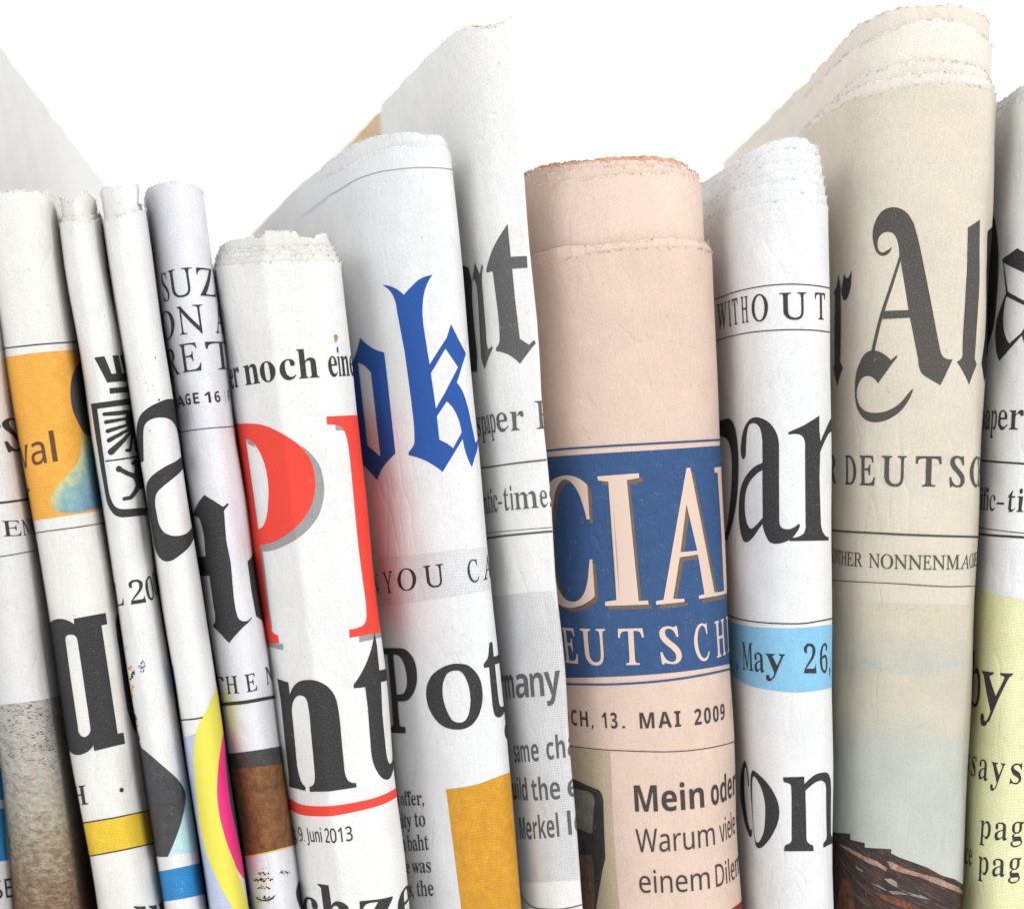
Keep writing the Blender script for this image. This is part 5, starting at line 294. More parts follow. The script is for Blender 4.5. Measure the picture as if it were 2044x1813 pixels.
 ('p11', 'subheading', 'ink_grey2', 3, 'R', 'ER DEUTSCHL', [(1, 'r', -28.02, -6.14), (3, 'l', -22.35, -6.07), (3, 'r', -17.82, -6.06), (4, 'l', -16.78, -6.04), (4, 'r', -12.84, -6.09), (5, 'l', -11.53, -6.1), (5, 'r', -6.45, -6.16), (6, 'l', -4.75, -6.18), (6, 'r', 0.29, -6.23), (7, 'l', 1.92, -6.27), (7, 'r', 5.26, -6.32), (8, 'l', 6.36, -6.33), (8, 'r', 11.22, -6.45)], 5.83, 'cap', 0.1, 0.8),
 ('p11', 'subheading', 'ink_grey2', 3, 'R', 'GUNTHER NONNENMACHER', [(1, 'l', -31.03, -23.11), (6, 'r', -15.94, -22.25), (8, 'l', -14.33, -22.26), (12, 'l', -2.89, -22.34), (12, 'r', -1.22, -22.36), (16, 'r', 10.8, -23.04)], 2.784, 'cap', 0.0, 0.3),
 ('p12', 'subheading', 'ink_black', 3, 'R', 'spaper P', [(2, 'l', -17.94, 5.26), (3, 'l', -14.4, 5.13), (4, 'l', -10.42, 5.0), (5, 'r', -3.32, 4.97)], 3.785, 'x', 0.0, 0.3),
 ('p12', 'subheading', 'ink_black', 3, 'R', 'cific-times', [(4, 'r', -8.93, -11.35), (6, 'l', -5.69, -11.31), (7, 'r', -2.16, -11.37)], 3.085, 'x', 0.0, 0.1),
 ('p12', 'headline_lettering', 'ink_black', 3, 'R', 'by', [(1, 'l', -11.01, -51.27), (1, 'r', -2.17, -50.82)], 7.544, 'x', 0.0, 0.3),
 ('p12', 'body_text', 'ink_black', 3, 'R', 'essays', [(3, 'l', -9.88, -65.26), (5, 'r', 0.71, -64.89)], 3.909, 'x', 0.08, 0.2),
 ('p12', 'body_text', 'ink_black', 3, 'R', 'page', [(0, 'l', -7.91, -76.63), (2, 'r', 2.05, -75.8)], 3.373, 'x', 0.06, 0.2),
 ('p12', 'body_text', 'ink_black', 3, 'R', 'ce', [(1, 'l', -12.92, -83.44), (1, 'r', -10.63, -83.08)], 3.138, 'x', 0.0, 0.1),
 ('p12', 'body_text', 'ink_black', 3, 'R', 'page', [(0, 'l', -7.91, -83.85), (2, 'r', 2.0, -82.91)], 3.373, 'x', 0.06, 0.2),
]
GLYPHS = {
 'B ': (270, []),
 'Bc': (437, ['265 -13 295 -6 325 4 352 19 378 39 424 90 404 107 363 73 334 61 304 57 270 62 240 75 215 99 194 131 186 150 170 221 167 279 169 322 174 359 183 389 195 412 210 429 229 439 252 442 273 439 286 430 293 414 292 373 297 339 312 317 323 310 352 304 380 309 401 325 410 343 413 365 410 391 392 425 373 444 347 459 299 472 242 474 207 469 174 458 128 432 90 397 60 353 45 319 31 263 29 223 34 167 49 117 73 72 104 36 142 8 185 -9 232 -15']),
 'Be': (448, ['263 -12 295 -5 325 8 352 25 378 48 402 75 424 108 402 128 375 96 360 84 330 68 297 63 265 67 238 78 215 97 198 123 185 157 177 198 174 247 421 247 420 286 412 337 395 381 371 417 339 445 321 455 280 469 234 474 186 468 157 458 117 434 83 400 56 358 43 326 31 273 29 234 34 173 42 136 55 102 81 59 114 25 153 1 182 -9 229 -15', '178 371 185 397 195 416 207 431 222 439 250 441 273 432 288 413 296 381 300 286 173 286']),
 'Bh': (567, ['268 0 268 24 237 32 227 43 222 60 220 350 241 376 264 394 289 403 302 404 324 400 334 394 341 384 347 363 350 323 350 83 342 43 329 29 301 24 301 0 541 0 541 24 509 32 499 43 494 60 489 357 481 393 468 422 450 445 426 461 396 471 362 474 338 472 294 460 274 449 254 435 220 397 220 678 28 678 28 655 50 651 65 643 73 630 77 610 78 83 76 59 70 42 54 29 27 24 27 0']),
 'Bi': (295, ['182 546 203 561 218 581 225 614 221 640 204 668 183 683 150 690 125 686 97 668 82 647 75 614 82 581 97 561 125 543 150 539', '268 0 268 24 247 28 233 36 226 48 222 67 221 462 31 462 30 437 52 434 67 427 76 402 78 83 76 59 70 42 55 30 27 24 27 0']),
 'Bn': (567, ['268 0 268 24 237 32 227 43 222 60 220 350 241 376 264 394 289 403 302 404 324 400 334 394 341 384 347 363 350 323 350 83 342 43 329 29 301 24 301 0 541 0 541 24 509 32 499 43 494 60 489 357 481 393 468 422 450 445 426 461 396 471 362 474 315 468 273 449 236 418 220 398 220 462 28 462 28 438 50 435 65 426 73 413 77 393 78 83 76 59 70 42 54 29 27 24 27 0']),
 'Bo': (501, ['287 -12 336 1 379 25 415 59 444 102 457 135 467 170 472 229 470 269 457 324 444 357 415 400 379 434 335 458 286 471 250 474 197 468 165 458 135 443 95 411 64 371 42 323 33 287 28 229 33 172 42 137 64 89 95 49 135 17 165 1 197 -9 251 -15', '229 20 211 30 197 47 189 64 178 122 174 230 177 325 183 371 191 403 203 424 219 437 251 445 281 437 297 424 309 403 321 350 327 229 324 121 313 64 305 47 291 30 273 20 251 17']),
 'Br': (428, ['294 0 294 24 262 27 241 34 233 41 225 58 222 83 222 286 225 322 232 342 246 367 258 378 275 386 286 387 298 382 331 344 349 333 384 332 409 344 422 360 428 373 431 406 420 439 404 458 388 467 359 474 338 473 308 466 279 449 259 432 233 401 217 375 217 462 31 462 30 437 52 434 66 428 71 421 76 403 78 83 76 59 70 42 55 30 27 24 27 0']),
 'Bu': (558, ['243 -8 277 5 316 33 340 60 340 -15 460 13 536 19 536 44 512 48 497 55 488 67 483 86 482 462 282 462 282 438 308 435 321 429 332 417 338 397 340 98 321 76 300 61 263 53 244 56 229 64 218 78 212 96 211 462 17 462 17 438 33 436 51 429 61 415 66 396 69 122 73 84 83 52 106 15 129 -2 159 -12 195 -15']),
 'Bz': (436, ['399 0 411 160 387 160 374 125 359 96 341 74 321 58 295 46 264 39 187 37 409 433 409 462 47 462 39 322 65 322 74 353 92 388 108 405 126 416 149 424 176 428 250 428 19 21 19 0']),
 'R ': (270, []),
 'R,': (220, ['50 -20 20 -150 130 0 130 100 50 100']),
 'R-': (340, ['40 200 300 200 300 260 40 260']),
 'R0': (542, ['324 -6 358 5 381 24 400 50 432 65 444 82 463 120 483 189 495 268 499 358 495 448 483 527 463 596 444 634 432 650 401 665 382 691 359 709 325 720 281 724 234 720 199 709 175 691 156 665 125 650 113 634 95 596 76 528 64 449 60 359 64 269 76 189 95 121 113 82 125 65 156 50 175 24 199 5 234 -6 280 -10', '241 62 224 70 211 81 191 114 178 159 170 215 163 358 170 501 178 556 191 601 211 633 225 644 241 653 281 659 320 653 336 644 349 633 369 601 381 556 390 501 396 358 390 215 381 159 369 114 349 81 336 70 319 62 280 55']),
 'R2': (542, ['488 0 467 210 454 210 457 179 444 146 426 128 403 116 363 110 121 110 356 342 409 407 446 471 457 509 462 548 461 579 453 618 437 651 410 666 387 691 358 709 319 720 259 724 201 721 174 715 151 706 134 694 119 680 107 665 85 656 74 638 67 619 62 589 68 538 83 513 112 497 136 492 167 490 151 514 149 536 151 574 159 606 173 631 183 641 195 649 224 659 259 663 285 661 319 649 336 637 350 619 358 596 362 538 350 470 321 405 283 351 195 254 78 103 46 0']),
 'R6': (542, ['324 -9 372 2 390 12 415 39 445 57 462 77 483 122 495 173 499 231 490 307 474 349 463 367 434 384 415 410 388 428 349 437 284 436 248 427 215 405 163 401 165 436 181 527 198 576 221 615 234 630 264 652 300 664 328 665 360 659 381 646 396 620 403 587 401 553 398 545 387 536 422 538 447 544 470 560 478 574 485 597 483 630 476 653 472 661 449 668 438 693 428 704 413 713 381 721 310 723 261 714 236 702 205 674 177 663 164 651 132 610 107 560 89 505 74 421 98 399 74 353 69 330 74 238 90 161 116 99 138 65 168 51 188 27 210 9 252 -7 293 -10', '261 61 245 68 232 77 208 103 189 141 181 164 165 253 162 329 215 362 265 376 318 374 345 365 366 349 390 315 402 264 401 176 395 138 384 108 368 85 349 69 325 59 296 56']),
 'RA': (776, ['259 0 259 19 223 21 199 28 184 43 179 60 182 78 199 117 264 229 282 235 513 235 544 100 547 53 543 39 526 26 507 21 475 19 476 0 756 0 754 19 707 25 675 40 659 59 652 76 507 707 487 707 113 66 87 40 72 31 39 20 20 19 21 0', '443 546 505 272 287 272']),
 'RC': (662, ['464 -8 505 4 541 22 589 61 617 95 642 136 619 153 596 120 571 92 544 69 514 51 482 38 447 31 410 28 361 33 314 48 271 73 232 108 199 151 172 202 152 260 142 307 135 374 137 418 149 479 161 516 177 551 197 581 233 620 275 650 305 663 338 671 373 674 411 671 446 661 491 636 516 611 536 581 552 546 566 495 587 495 573 700 553 700 541 680 525 675 408 702 371 706 324 706 266 696 212 675 147 633 106 592 62 525 32 451 24 411 20 370 21 328 27 287 40 242 58 196 80 155 108 117 140 83 175 54 234 19 300 -4 346 -12 395 -15']),
 'RD': (718, ['329 0 414 6 464 17 532 42 571 65 620 106 657 155 683 211 696 272 697 337 685 405 658 477 634 520 588 576 532 622 490 647 443 667 394 681 314 691 21 692 20 672 68 665 87 656 97 648 110 619 114 573 114 108 111 70 101 44 92 33 68 23 28 20 28 0', '275 36 242 45 222 61 215 85 214 611 218 635 225 646 235 654 257 658 312 658 340 654 393 640 440 616 480 582 515 540 542 488 563 428 578 343 579 261 569 205 549 154 520 110 480 75 431 50 371 36 325 33']),
 'RE': (644, ['603 0 624 190 604 190 589 147 576 122 543 82 511 61 472 46 441 40 388 35 261 37 242 42 228 51 219 65 215 85 214 353 333 352 363 348 380 342 393 331 406 310 417 279 425 240 443 240 447 485 428 485 423 446 413 426 400 410 380 399 353 391 318 387 213 387 213 598 220 642 234 654 270 658 397 657 461 649 487 639 507 623 526 591 543 542 560 542 549 692 20 692 20 672 68 665 87 656 96 648 109 619 113 573 113 109 110 69 101 43 92 33 68 23 30 20 30 0']),
 'RG': (765, ['472 -14 544 -3 611 19 671 52 666 229 670 280 676 295 691 310 710 316 745 319 745 338 458 338 458 319 532 309 548 299 559 283 565 235 567 95 564 77 555 60 540 45 507 27 482 20 455 16 411 17 357 28 306 48 261 80 240 99 204 143 175 196 154 258 140 341 142 426 153 483 170 534 194 578 225 615 242 631 282 655 303 663 326 669 377 674 450 665 494 649 535 625 587 576 615 535 637 487 654 487 643 699 626 699 618 678 610 668 600 661 580 658 460 695 402 705 329 706 297 702 239 687 185 663 146 635 117 609 92 579 70 547 52 511 37 474 27 435 21 394 20 353 24 311 33 269 49 222 70 178 97 138 130 101 167 69 208 42 253 20 327 -4 379 -12 434 -15']),
 'RH': (750, ['306 0 306 20 266 25 245 32 225 48 217 67 213 119 213 327 216 342 224 346 238 348 498 348 528 343 537 324 535 72 529 48 520 35 496 24 454 20 454 0 730 0 730 20 675 29 658 39 649 48 640 72 637 119 637 610 642 632 652 654 664 663 679 669 719 672 720 692 444 692 443 672 483 667 505 660 520 648 532 624 537 582 537 408 534 393 527 388 513 386 252 386 224 391 217 398 213 409 214 609 222 641 230 654 242 663 259 669 296 672 296 692 20 692 20 672 68 665 87 656 96 648 109 619 113 573 111 72 106 53 95 35 71 24 30 20 30 0']),
 'RI': (330, ['310 0 309 20 262 27 243 35 234 43 222 67 217 110 218 610 222 632 233 654 244 663 260 669 300 672 300 692 21 692 20 672 68 665 87 656 97 648 110 619 114 573 114 108 111 72 104 48 95 35 72 24 30 20 30 0']),
 'RL': (646, ['614 0 626 196 607 196 586 132 559 87 531 64 496 49 451 39 415 36 280 36 243 43 229 53 222 63 217 81 215 130 216 611 224 641 232 655 252 667 293 673 295 692 20 692 20 672 68 665 87 656 97 648 109 624 113 587 113 81 109 60 97 38 85 29 68 23 30 20 30 0']),
 'RM': (851, ['248 0 248 19 199 26 175 39 163 56 154 89 151 153 154 585 390 0 404 0 636 584 634 81 627 51 618 37 595 23 557 17 557 0 831 0 830 20 775 29 758 39 750 48 741 72 738 119 738 610 742 632 753 654 764 663 780 669 820 672 821 692 631 692 422 161 208 692 21 692 20 672 68 665 87 656 97 648 109 624 114 582 105 72 98 48 89 35 64 24 24 20 24 0']),
 'RN': (712, ['606 -16 608 584 611 620 616 640 629 657 654 668 691 672 692 692 465 692 465 672 517 666 541 656 553 641 560 619 564 579 563 161 165 692 20 692 20 672 45 670 61 665 76 657 95 640 111 615 116 591 112 81 104 50 95 38 82 29 65 23 30 20 30 0 256 0 256 20 205 26 181 36 169 51 162 73 158 113 160 555 587 -16']),
 'RO': (714, ['430 -10 486 6 536 31 570 57 601 89 643 153 674 226 691 305 693 370 685 434 658 513 626 568 585 616 553 643 518 665 460 691 396 704 332 706 279 698 245 688 213 673 154 633 104 581 64 520 37 450 22 376 21 318 33 241 56 177 89 121 131 74 181 36 238 8 300 -9 368 -15', '321 19 284 31 234 64 206 95 183 134 156 204 143 267 139 330 141 394 154 467 172 524 197 573 238 625 275 654 316 671 361 677 417 668 451 653 496 616 520 582 540 541 561 474 572 416 576 339 572 282 559 211 536 148 513 106 475 61 441 36 403 20 361 15']),
 'RP': (571, ['320 0 321 20 274 24 249 30 232 41 220 60 214 96 214 322 216 327 224 331 344 332 388 336 426 345 476 365 502 384 523 406 538 431 547 458 551 488 548 520 528 578 506 613 477 641 441 664 398 679 349 689 292 692 20 692 20 672 68 665 87 657 96 648 108 624 113 582 113 108 110 69 102 43 92 32 69 23 30 20 30 0', '225 365 217 374 214 390 216 631 220 643 229 654 257 662 302 660 334 653 361 641 384 624 403 602 418 575 429 542 437 496 435 457 430 439 413 409 400 396 385 385 347 370 298 362 270 361']),
 'RR': (723, ['315 0 316 19 276 21 248 30 233 42 220 68 215 119 215 344 318 340 547 0 702 0 703 20 679 22 652 33 627 54 600 85 417 350 465 366 505 386 535 410 556 437 568 468 571 503 558 562 540 597 514 627 499 641 442 672 370 689 313 692 20 692 20 672 68 665 87 657 96 649 108 625 113 582 113 82 109 62 98 40 86 30 69 24 30 20 30 0', '214 376 217 627 223 643 231 651 264 659 315 657 349 649 378 637 403 620 423 599 439 572 451 541 457 499 457 480 448 446 428 418 415 405 380 387 359 380 281 372']),
 'RS': (465, ['323 -9 353 0 379 13 410 39 432 72 444 112 444 156 438 188 421 234 409 256 380 297 343 334 201 452 148 507 130 534 120 560 115 588 115 613 122 635 135 652 164 669 204 675 253 667 297 643 323 618 356 567 381 501 397 501 374 704 355 704 350 692 342 684 323 680 227 705 180 707 133 703 106 695 83 684 54 660 40 641 26 607 23 582 24 555 34 514 57 466 96 417 140 376 260 276 319 215 338 186 347 163 354 134 355 103 351 85 340 60 324 40 301 25 274 18 253 16 194 26 141 54 108 84 68 142 39 218 20 217 48 -12 66 -12 73 10 83 17 97 20 192 -5 272 -14']),
 'RT': (630, ['484 0 485 20 428 23 398 32 383 45 372 71 368 124 371 637 377 652 394 656 472 654 503 648 527 639 546 625 567 595 579 568 591 521 610 521 596 692 20 692 21 526 43 524 50 573 60 601 76 623 100 639 121 646 160 654 236 656 259 650 268 636 267 133 263 77 254 49 243 35 213 23 169 20 170 0']),
 'RU': (728, ['445 -13 483 -7 531 10 568 37 587 62 602 92 617 148 623 217 622 550 627 622 638 649 655 664 679 672 708 673 706 692 473 692 474 673 518 668 546 656 560 639 572 604 578 543 579 270 576 187 570 147 562 118 544 87 528 70 497 50 472 41 412 34 375 37 341 45 311 59 284 78 262 102 245 130 233 163 229 188 224 263 222 568 225 611 234 641 244 655 268 669 313 673 312 692 20 692 20 673 75 666 100 655 113 639 119 620 122 586 124 219 132 168 149 123 174 84 190 66 227 35 249 22 271 11 320 -6 402 -15']),
 'RW': (971, ['289 -15 495 462 603 -15 622 -15 869 596 887 629 905 654 925 668 951 673 950 692 741 692 739 673 790 666 801 661 816 649 821 633 819 599 805 554 656 179 569 563 559 618 560 646 567 659 585 669 623 673 624 692 359 692 360 673 390 671 409 667 432 654 445 640 463 601 479 528 325 172 233 576 226 619 228 648 235 659 255 670 298 674 298 692 20 692 22 674 71 667 97 654 115 632 125 612 270 -15']),
 'RY': (738, ['559 0 560 18 509 21 483 26 466 36 454 53 449 98 449 305 637 608 660 637 681 657 703 668 718 670 718 692 480 692 480 672 534 666 561 654 572 636 572 615 563 588 545 554 421 350 272 585 251 627 248 648 255 659 278 668 318 672 320 692 20 692 20 672 58 668 90 658 120 637 142 614 183 559 349 299 349 90 344 56 334 38 321 29 294 22 254 18 252 0']),
 'RZ': (641, ['611 0 621 190 601 190 584 129 561 89 539 69 511 55 474 46 424 41 179 40 553 681 550 692 28 692 20 524 39 524 51 572 72 608 94 628 123 642 160 650 206 654 410 654 39 15 43 0']),
 'Ra': (497, ['410 -10 435 3 456 26 458 41 472 62 474 59 453 51 417 55 409 62 412 93 412 336 401 393 387 423 377 435 354 445 333 461 297 471 270 473 225 474 184 469 153 458 131 442 106 436 90 422 79 406 72 381 75 314 81 298 88 290 106 284 130 285 146 292 156 305 159 323 160 354 155 376 141 406 143 416 150 424 171 434 220 440 245 438 277 430 294 421 306 408 314 391 318 371 318 283 267 272 169 238 105 203 78 176 63 146 55 94 62 57 79 46 80 26 87 9 98 -3 116 -11 142 -13 187 -8 224 8 254 35 298 52 331 34 333 7 337 -3 359 -14 379 -15', '186 56 172 64 162 74 155 88 152 125 156 152 167 176 183 197 204 215 230 230 259 243 319 252 320 94 274 61 248 52 225 50']),
 'Rb': (521, ['78 -17 149 42 211 14 237 -5 251 -10 267 -14 304 -14 349 -4 381 19 404 29 427 53 454 96 468 129 477 166 484 247 483 284 474 335 451 392 433 416 417 427 397 453 379 465 357 472 308 473 278 463 265 455 246 431 182 415 206 678 12 678 43 654 21 653 53 647 80 634 87 602 67 -17', '235 28 196 47 188 62 182 102 182 360 195 386 213 402 237 412 274 417 307 413 336 403 347 395 365 374 382 327 388 287 389 238 384 153 375 109 363 73 355 59 334 38 306 25 272 21']),
 'Rc': (424, ['265 -13 290 -6 312 4 331 19 347 39 394 62 418 90 404 107 394 94 367 73 337 61 319 58 287 58 242 67 209 86 195 99 171 131 155 172 144 249 148 322 156 359 167 389 182 412 201 429 225 439 252 442 279 439 300 430 311 414 313 355 321 317 327 310 337 305 360 304 376 309 386 321 391 343 392 378 388 403 379 425 371 435 349 444 335 459 299 472 242 474 211 469 185 458 163 442 137 432 113 409 84 368 64 319 57 283 53 223 58 167 73 117 88 86 109 59 130 47 150 16 167 1 189 -9 232 -15']),
 'Re': (435, ['261 -12 288 -5 310 8 328 25 343 48 395 75 418 108 402 128 393 111 365 84 333 68 316 64 257 67 223 78 195 97 175 123 161 157 152 198 169 247 421 247 371 258 400 286 388 360 371 400 360 417 346 432 319 445 294 464 258 473 234 474 204 471 179 464 149 443 127 434 106 412 81 373 69 342 60 309 57 291 81 273 79 254 54 234 56 192 67 136 79 102 97 72 121 59 139 25 164 1 186 -9 229 -15', '150 303 159 371 168 397 181 416 197 431 217 439 240 442 272 437 289 427 305 403 317 353 320 320 305 286 173 286']),
 'Rf': (308, ['297 0 256 24 284 24 244 29 215 38 204 49 198 64 188 412 279 412 296 462 200 462 198 592 205 627 216 645 239 656 260 660 284 659 303 652 308 643 298 613 295 582 296 558 300 544 315 532 334 529 351 532 365 546 372 595 368 637 357 655 335 664 314 683 276 691 216 688 184 678 162 660 138 649 120 621 108 587 96 462 30 462 56 412 116 412 100 56 92 42 80 34 29 25 67 24 22 0']),
 'Rg': (472, ['307 -201 329 -196 364 -179 396 -168 429 -142 448 -111 455 -75 450 -55 420 -42 416 -8 407 27 395 46 381 56 340 69 323 71 175 76 149 84 140 90 135 97 136 112 150 132 180 150 211 155 271 153 305 159 325 167 345 184 367 191 375 199 398 235 409 279 409 332 403 360 392 387 395 399 453 399 464 453 347 453 267 472 218 474 189 470 154 459 141 448 117 441 106 434 82 408 66 377 60 354 56 316 63 260 73 235 86 213 105 194 177 164 125 149 111 141 80 118 64 93 63 75 86 65 87 17 93 -7 100 -18 110 -28 151 -38 99 -45 69 -54 56 -63 46 -74 37 -98 40 -133 60 -163 96 -181 115 -195 165 -207 217 -209', '210 188 189 195 167 217 157 238 151 264 147 314 150 364 157 390 167 411 190 432 210 439 234 442 263 439 289 432 299 426 313 411 317 401 309 390 318 349 320 314 317 264 311 238 302 217 280 195 259 188 234 185', '185 -170 156 -163 132 -154 107 -136 95 -115 95 -99 103 -81 126 -58 144 -51 329 -52 379 -62 392 -69 400 -79 404 -98 399 -118 388 -135 370 -149 346 -159 317 -167 239 -173']),
 'Rh': (550, ['268 0 229 24 260 25 237 27 213 35 203 43 197 60 196 350 221 376 249 394 302 404 334 400 351 394 363 384 371 363 374 323 374 83 371 54 366 43 357 35 344 29 302 24 301 0 541 0 503 24 533 25 510 27 486 35 476 43 471 53 468 75 466 357 458 393 435 422 429 445 416 461 394 471 362 474 320 468 289 449 266 417 196 397 220 678 28 678 59 655 36 654 68 649 89 639 96 630 101 610 102 83 100 59 93 42 67 29 35 25 66 24 27 0']),
 'Ri': (286, ['172 543 187 555 195 574 200 614 197 647 187 674 173 686 150 690 127 686 113 674 103 647 100 614 104 574 113 555 127 543 150 539', '268 0 229 24 260 25 228 30 208 39 201 48 197 67 221 462 31 462 61 437 38 436 68 432 90 424 98 415 101 402 102 83 101 59 93 42 67 30 35 25 66 24 27 0']),
 'Rm': (800, ['264 0 226 24 256 25 233 28 210 36 201 44 197 54 194 83 194 350 230 386 269 400 297 404 329 400 359 389 366 370 368 323 367 60 361 43 351 35 328 27 305 25 335 24 297 0 530 0 492 24 522 25 499 27 476 35 467 43 461 60 459 353 496 387 535 400 562 404 594 400 611 394 623 384 630 363 634 323 634 83 632 60 626 43 616 35 601 29 570 25 600 24 562 0 798 0 760 24 790 25 767 27 743 35 734 43 729 53 726 83 724 357 716 393 694 422 688 445 675 461 654 471 622 474 598 472 563 458 549 446 525 412 477 389 432 412 424 446 415 458 400 467 381 472 332 472 300 459 287 448 264 415 195 394 218 462 28 462 59 438 36 437 59 435 83 426 93 418 100 401 108 393 105 377 100 59 93 42 82 35 58 27 35 25 65 24 27 0']),
 'Rn': (550, ['268 0 229 24 260 25 237 27 213 35 203 43 197 60 196 350 221 376 249 394 302 404 334 400 351 394 363 384 371 363 374 323 374 83 371 54 366 43 357 35 344 29 302 24 301 0 541 0 503 24 533 25 510 27 486 35 476 43 471 53 468 75 466 357 458 393 435 422 429 445 416 461 394 471 362 474 319 468 288 449 266 418 197 398 220 462 28 462 59 438 36 437 59 435 83 426 93 418 100 401 109 393 106 377 100 59 93 42 82 35 58 27 35 25 66 24 27 0']),
 'Ro': (486, ['287 -12 313 -5 345 16 370 25 392 47 410 73 431 118 443 170 447 229 443 288 431 341 410 386 392 412 356 443 312 464 286 471 250 474 214 471 188 464 143 443 107 411 89 385 69 339 57 287 53 229 57 172 69 121 89 75 108 49 130 27 188 -5 215 -12 251 -15', '224 20 201 30 182 47 171 64 163 89 154 134 149 230 154 325 163 371 175 403 200 431 223 442 251 445 277 442 300 431 318 414 332 389 346 326 352 229 345 121 330 64 320 47 301 30 278 20 251 17']),
 'Rp': (536, ['294 -207 252 -183 286 -183 250 -179 221 -170 210 -162 201 -147 196 -97 196 48 261 31 278 6 302 -10 318 -14 353 -14 378 -9 398 2 414 18 427 38 447 50 464 77 482 124 493 178 496 238 490 311 477 360 456 401 430 424 410 452 393 465 371 472 343 475 320 473 303 468 288 460 268 432 191 391 213 462 29 462 59 439 43 438 69 431 89 422 105 386 101 -145 97 -159 84 -172 60 -180 32 -184 70 -184 26 -207', '237 53 213 73 196 102 196 350 217 381 245 393 268 409 296 414 343 406 365 391 374 381 386 354 394 320 401 230 396 158 388 119 377 88 361 65 350 57 323 46 291 42']),
 'Rr': (415, ['294 0 253 24 282 25 245 29 219 38 206 46 200 58 198 83 198 286 201 322 212 351 231 373 273 386 297 386 316 379 325 372 341 340 351 333 377 331 393 337 405 354 408 380 396 388 398 439 388 463 376 470 359 474 338 473 322 469 299 455 285 441 255 388 193 375 217 462 31 462 61 437 38 437 67 432 89 425 97 416 100 403 102 83 101 59 94 42 68 30 35 25 70 24 27 0']),
 'Rs': (416, ['276 -7 297 6 298 16 328 27 340 40 349 53 361 85 364 121 361 141 325 226 307 251 280 275 189 324 157 346 143 367 141 379 143 399 158 421 185 436 222 441 260 436 282 426 309 404 329 372 342 330 359 330 363 475 343 475 344 469 337 461 317 454 220 475 190 474 159 467 148 461 136 444 107 433 88 407 78 378 75 346 83 316 109 262 127 234 164 201 272 139 291 120 297 110 301 87 292 57 275 40 260 31 232 23 209 22 166 29 130 48 102 81 83 123 78 140 79 157 83 157 57 -13 75 -13 75 -6 83 5 94 11 109 13 138 10 191 -11 225 -15']),
 'Rt': (330, ['210 -12 231 -5 247 7 271 43 311 68 326 98 307 111 305 97 290 77 272 64 250 60 209 68 200 76 193 92 185 415 288 415 302 462 190 462 215 631 192 631 184 610 152 563 67 462 75 446 58 415 112 415 96 106 99 74 116 60 120 16 127 1 143 -9 184 -14']),
 'Rw': (628, ['204 -15 332 293 434 -15 449 -15 617 409 631 431 657 438 641 439 663 462 530 462 552 439 537 438 575 428 583 421 584 410 576 381 500 210 419 391 415 410 416 417 430 428 470 436 447 437 481 462 250 462 288 439 257 439 290 434 310 423 337 350 243 189 155 376 144 409 146 421 151 427 173 433 201 437 169 437 206 462 -16 462 21 437 -2 436 30 424 46 399 186 -15']),
 'Ry': (434, ['106 -206 133 -195 146 -178 159 -153 185 -143 200 -119 228 -55 391 390 404 418 412 427 423 434 440 437 422 437 446 462 302 462 325 437 309 437 352 429 361 421 363 408 350 359 272 177 175 382 165 409 167 421 175 427 233 437 201 437 241 462 -7 462 35 437 -5 437 26 434 46 426 72 385 216 -7 201 -59 183 -99 156 -135 136 -146 112 -146 93 -138 90 -130 89 -83 83 -70 76 -64 60 -59 45 -59 33 -63 25 -69 17 -85 12 -104 10 -125 13 -145 25 -155 28 -179 39 -197 59 -207 78 -209']),
 'S ': (270, []),
 'S,': (220, ['50 -20 20 -150 130 0 130 100 50 100']),
 'S.': (200, ['142 42 135 65 117 80 94 84 72 74 60 54 60 30 72 10 94 0 117 4 135 19']),
 'S0': (572, ['352 -2 391 12 423 34 462 79 483 116 505 185 519 265 523 358 518 451 512 493 493 567 464 629 446 654 425 676 402 693 377 707 349 717 285 725 218 717 180 703 148 682 109 637 88 600 66 532 53 451 49 358 54 265 68 185 91 117 107 88 124 62 145 40 167 22 193 8 221 -2 252 -8 285 -10', '243 71 208 89 181 119 171 138 148 214 140 280 137 358 143 470 154 529 171 577 194 613 208 626 243 644 285 650 307 649 345 637 376 613 400 577 409 555 423 501 431 435 434 358 428 245 416 185 400 138 376 102 362 89 327 71 285 65']),
 'S1': (572, ['355 0 355 714 282 714 89 564 135 505 211 566 273 622 269 522 269 0']),
 'S2': (572, ['520 0 520 80 159 80 159 84 338 261 404 333 445 388 474 444 483 472 491 518 490 559 480 603 461 642 448 658 433 674 396 698 376 708 329 720 275 724 219 720 185 712 137 692 94 668 56 640 103 581 161 620 207 640 260 649 291 648 319 643 356 627 383 599 398 560 401 529 398 489 387 452 370 417 346 382 278 306 48 73 48 0']),
 'S3': (572, ['316 -5 359 4 397 17 443 44 467 67 494 107 510 152 514 186 514 223 507 259 494 291 473 318 429 349 391 364 345 372 345 376 398 393 428 411 453 433 473 459 486 491 492 527 492 568 483 608 465 643 453 659 422 687 381 708 331 720 303 723 232 722 177 713 113 689 49 650 93 590 139 617 186 638 226 647 273 650 320 645 357 629 385 603 397 581 403 541 399 508 388 479 370 454 328 425 292 413 248 407 154 406 154 331 249 330 297 326 355 309 384 292 406 269 413 256 422 223 420 170 401 125 381 102 352 83 314 71 268 65 214 65 157 73 99 89 45 111 45 29 83 13 123 1 180 -7 241 -10']),
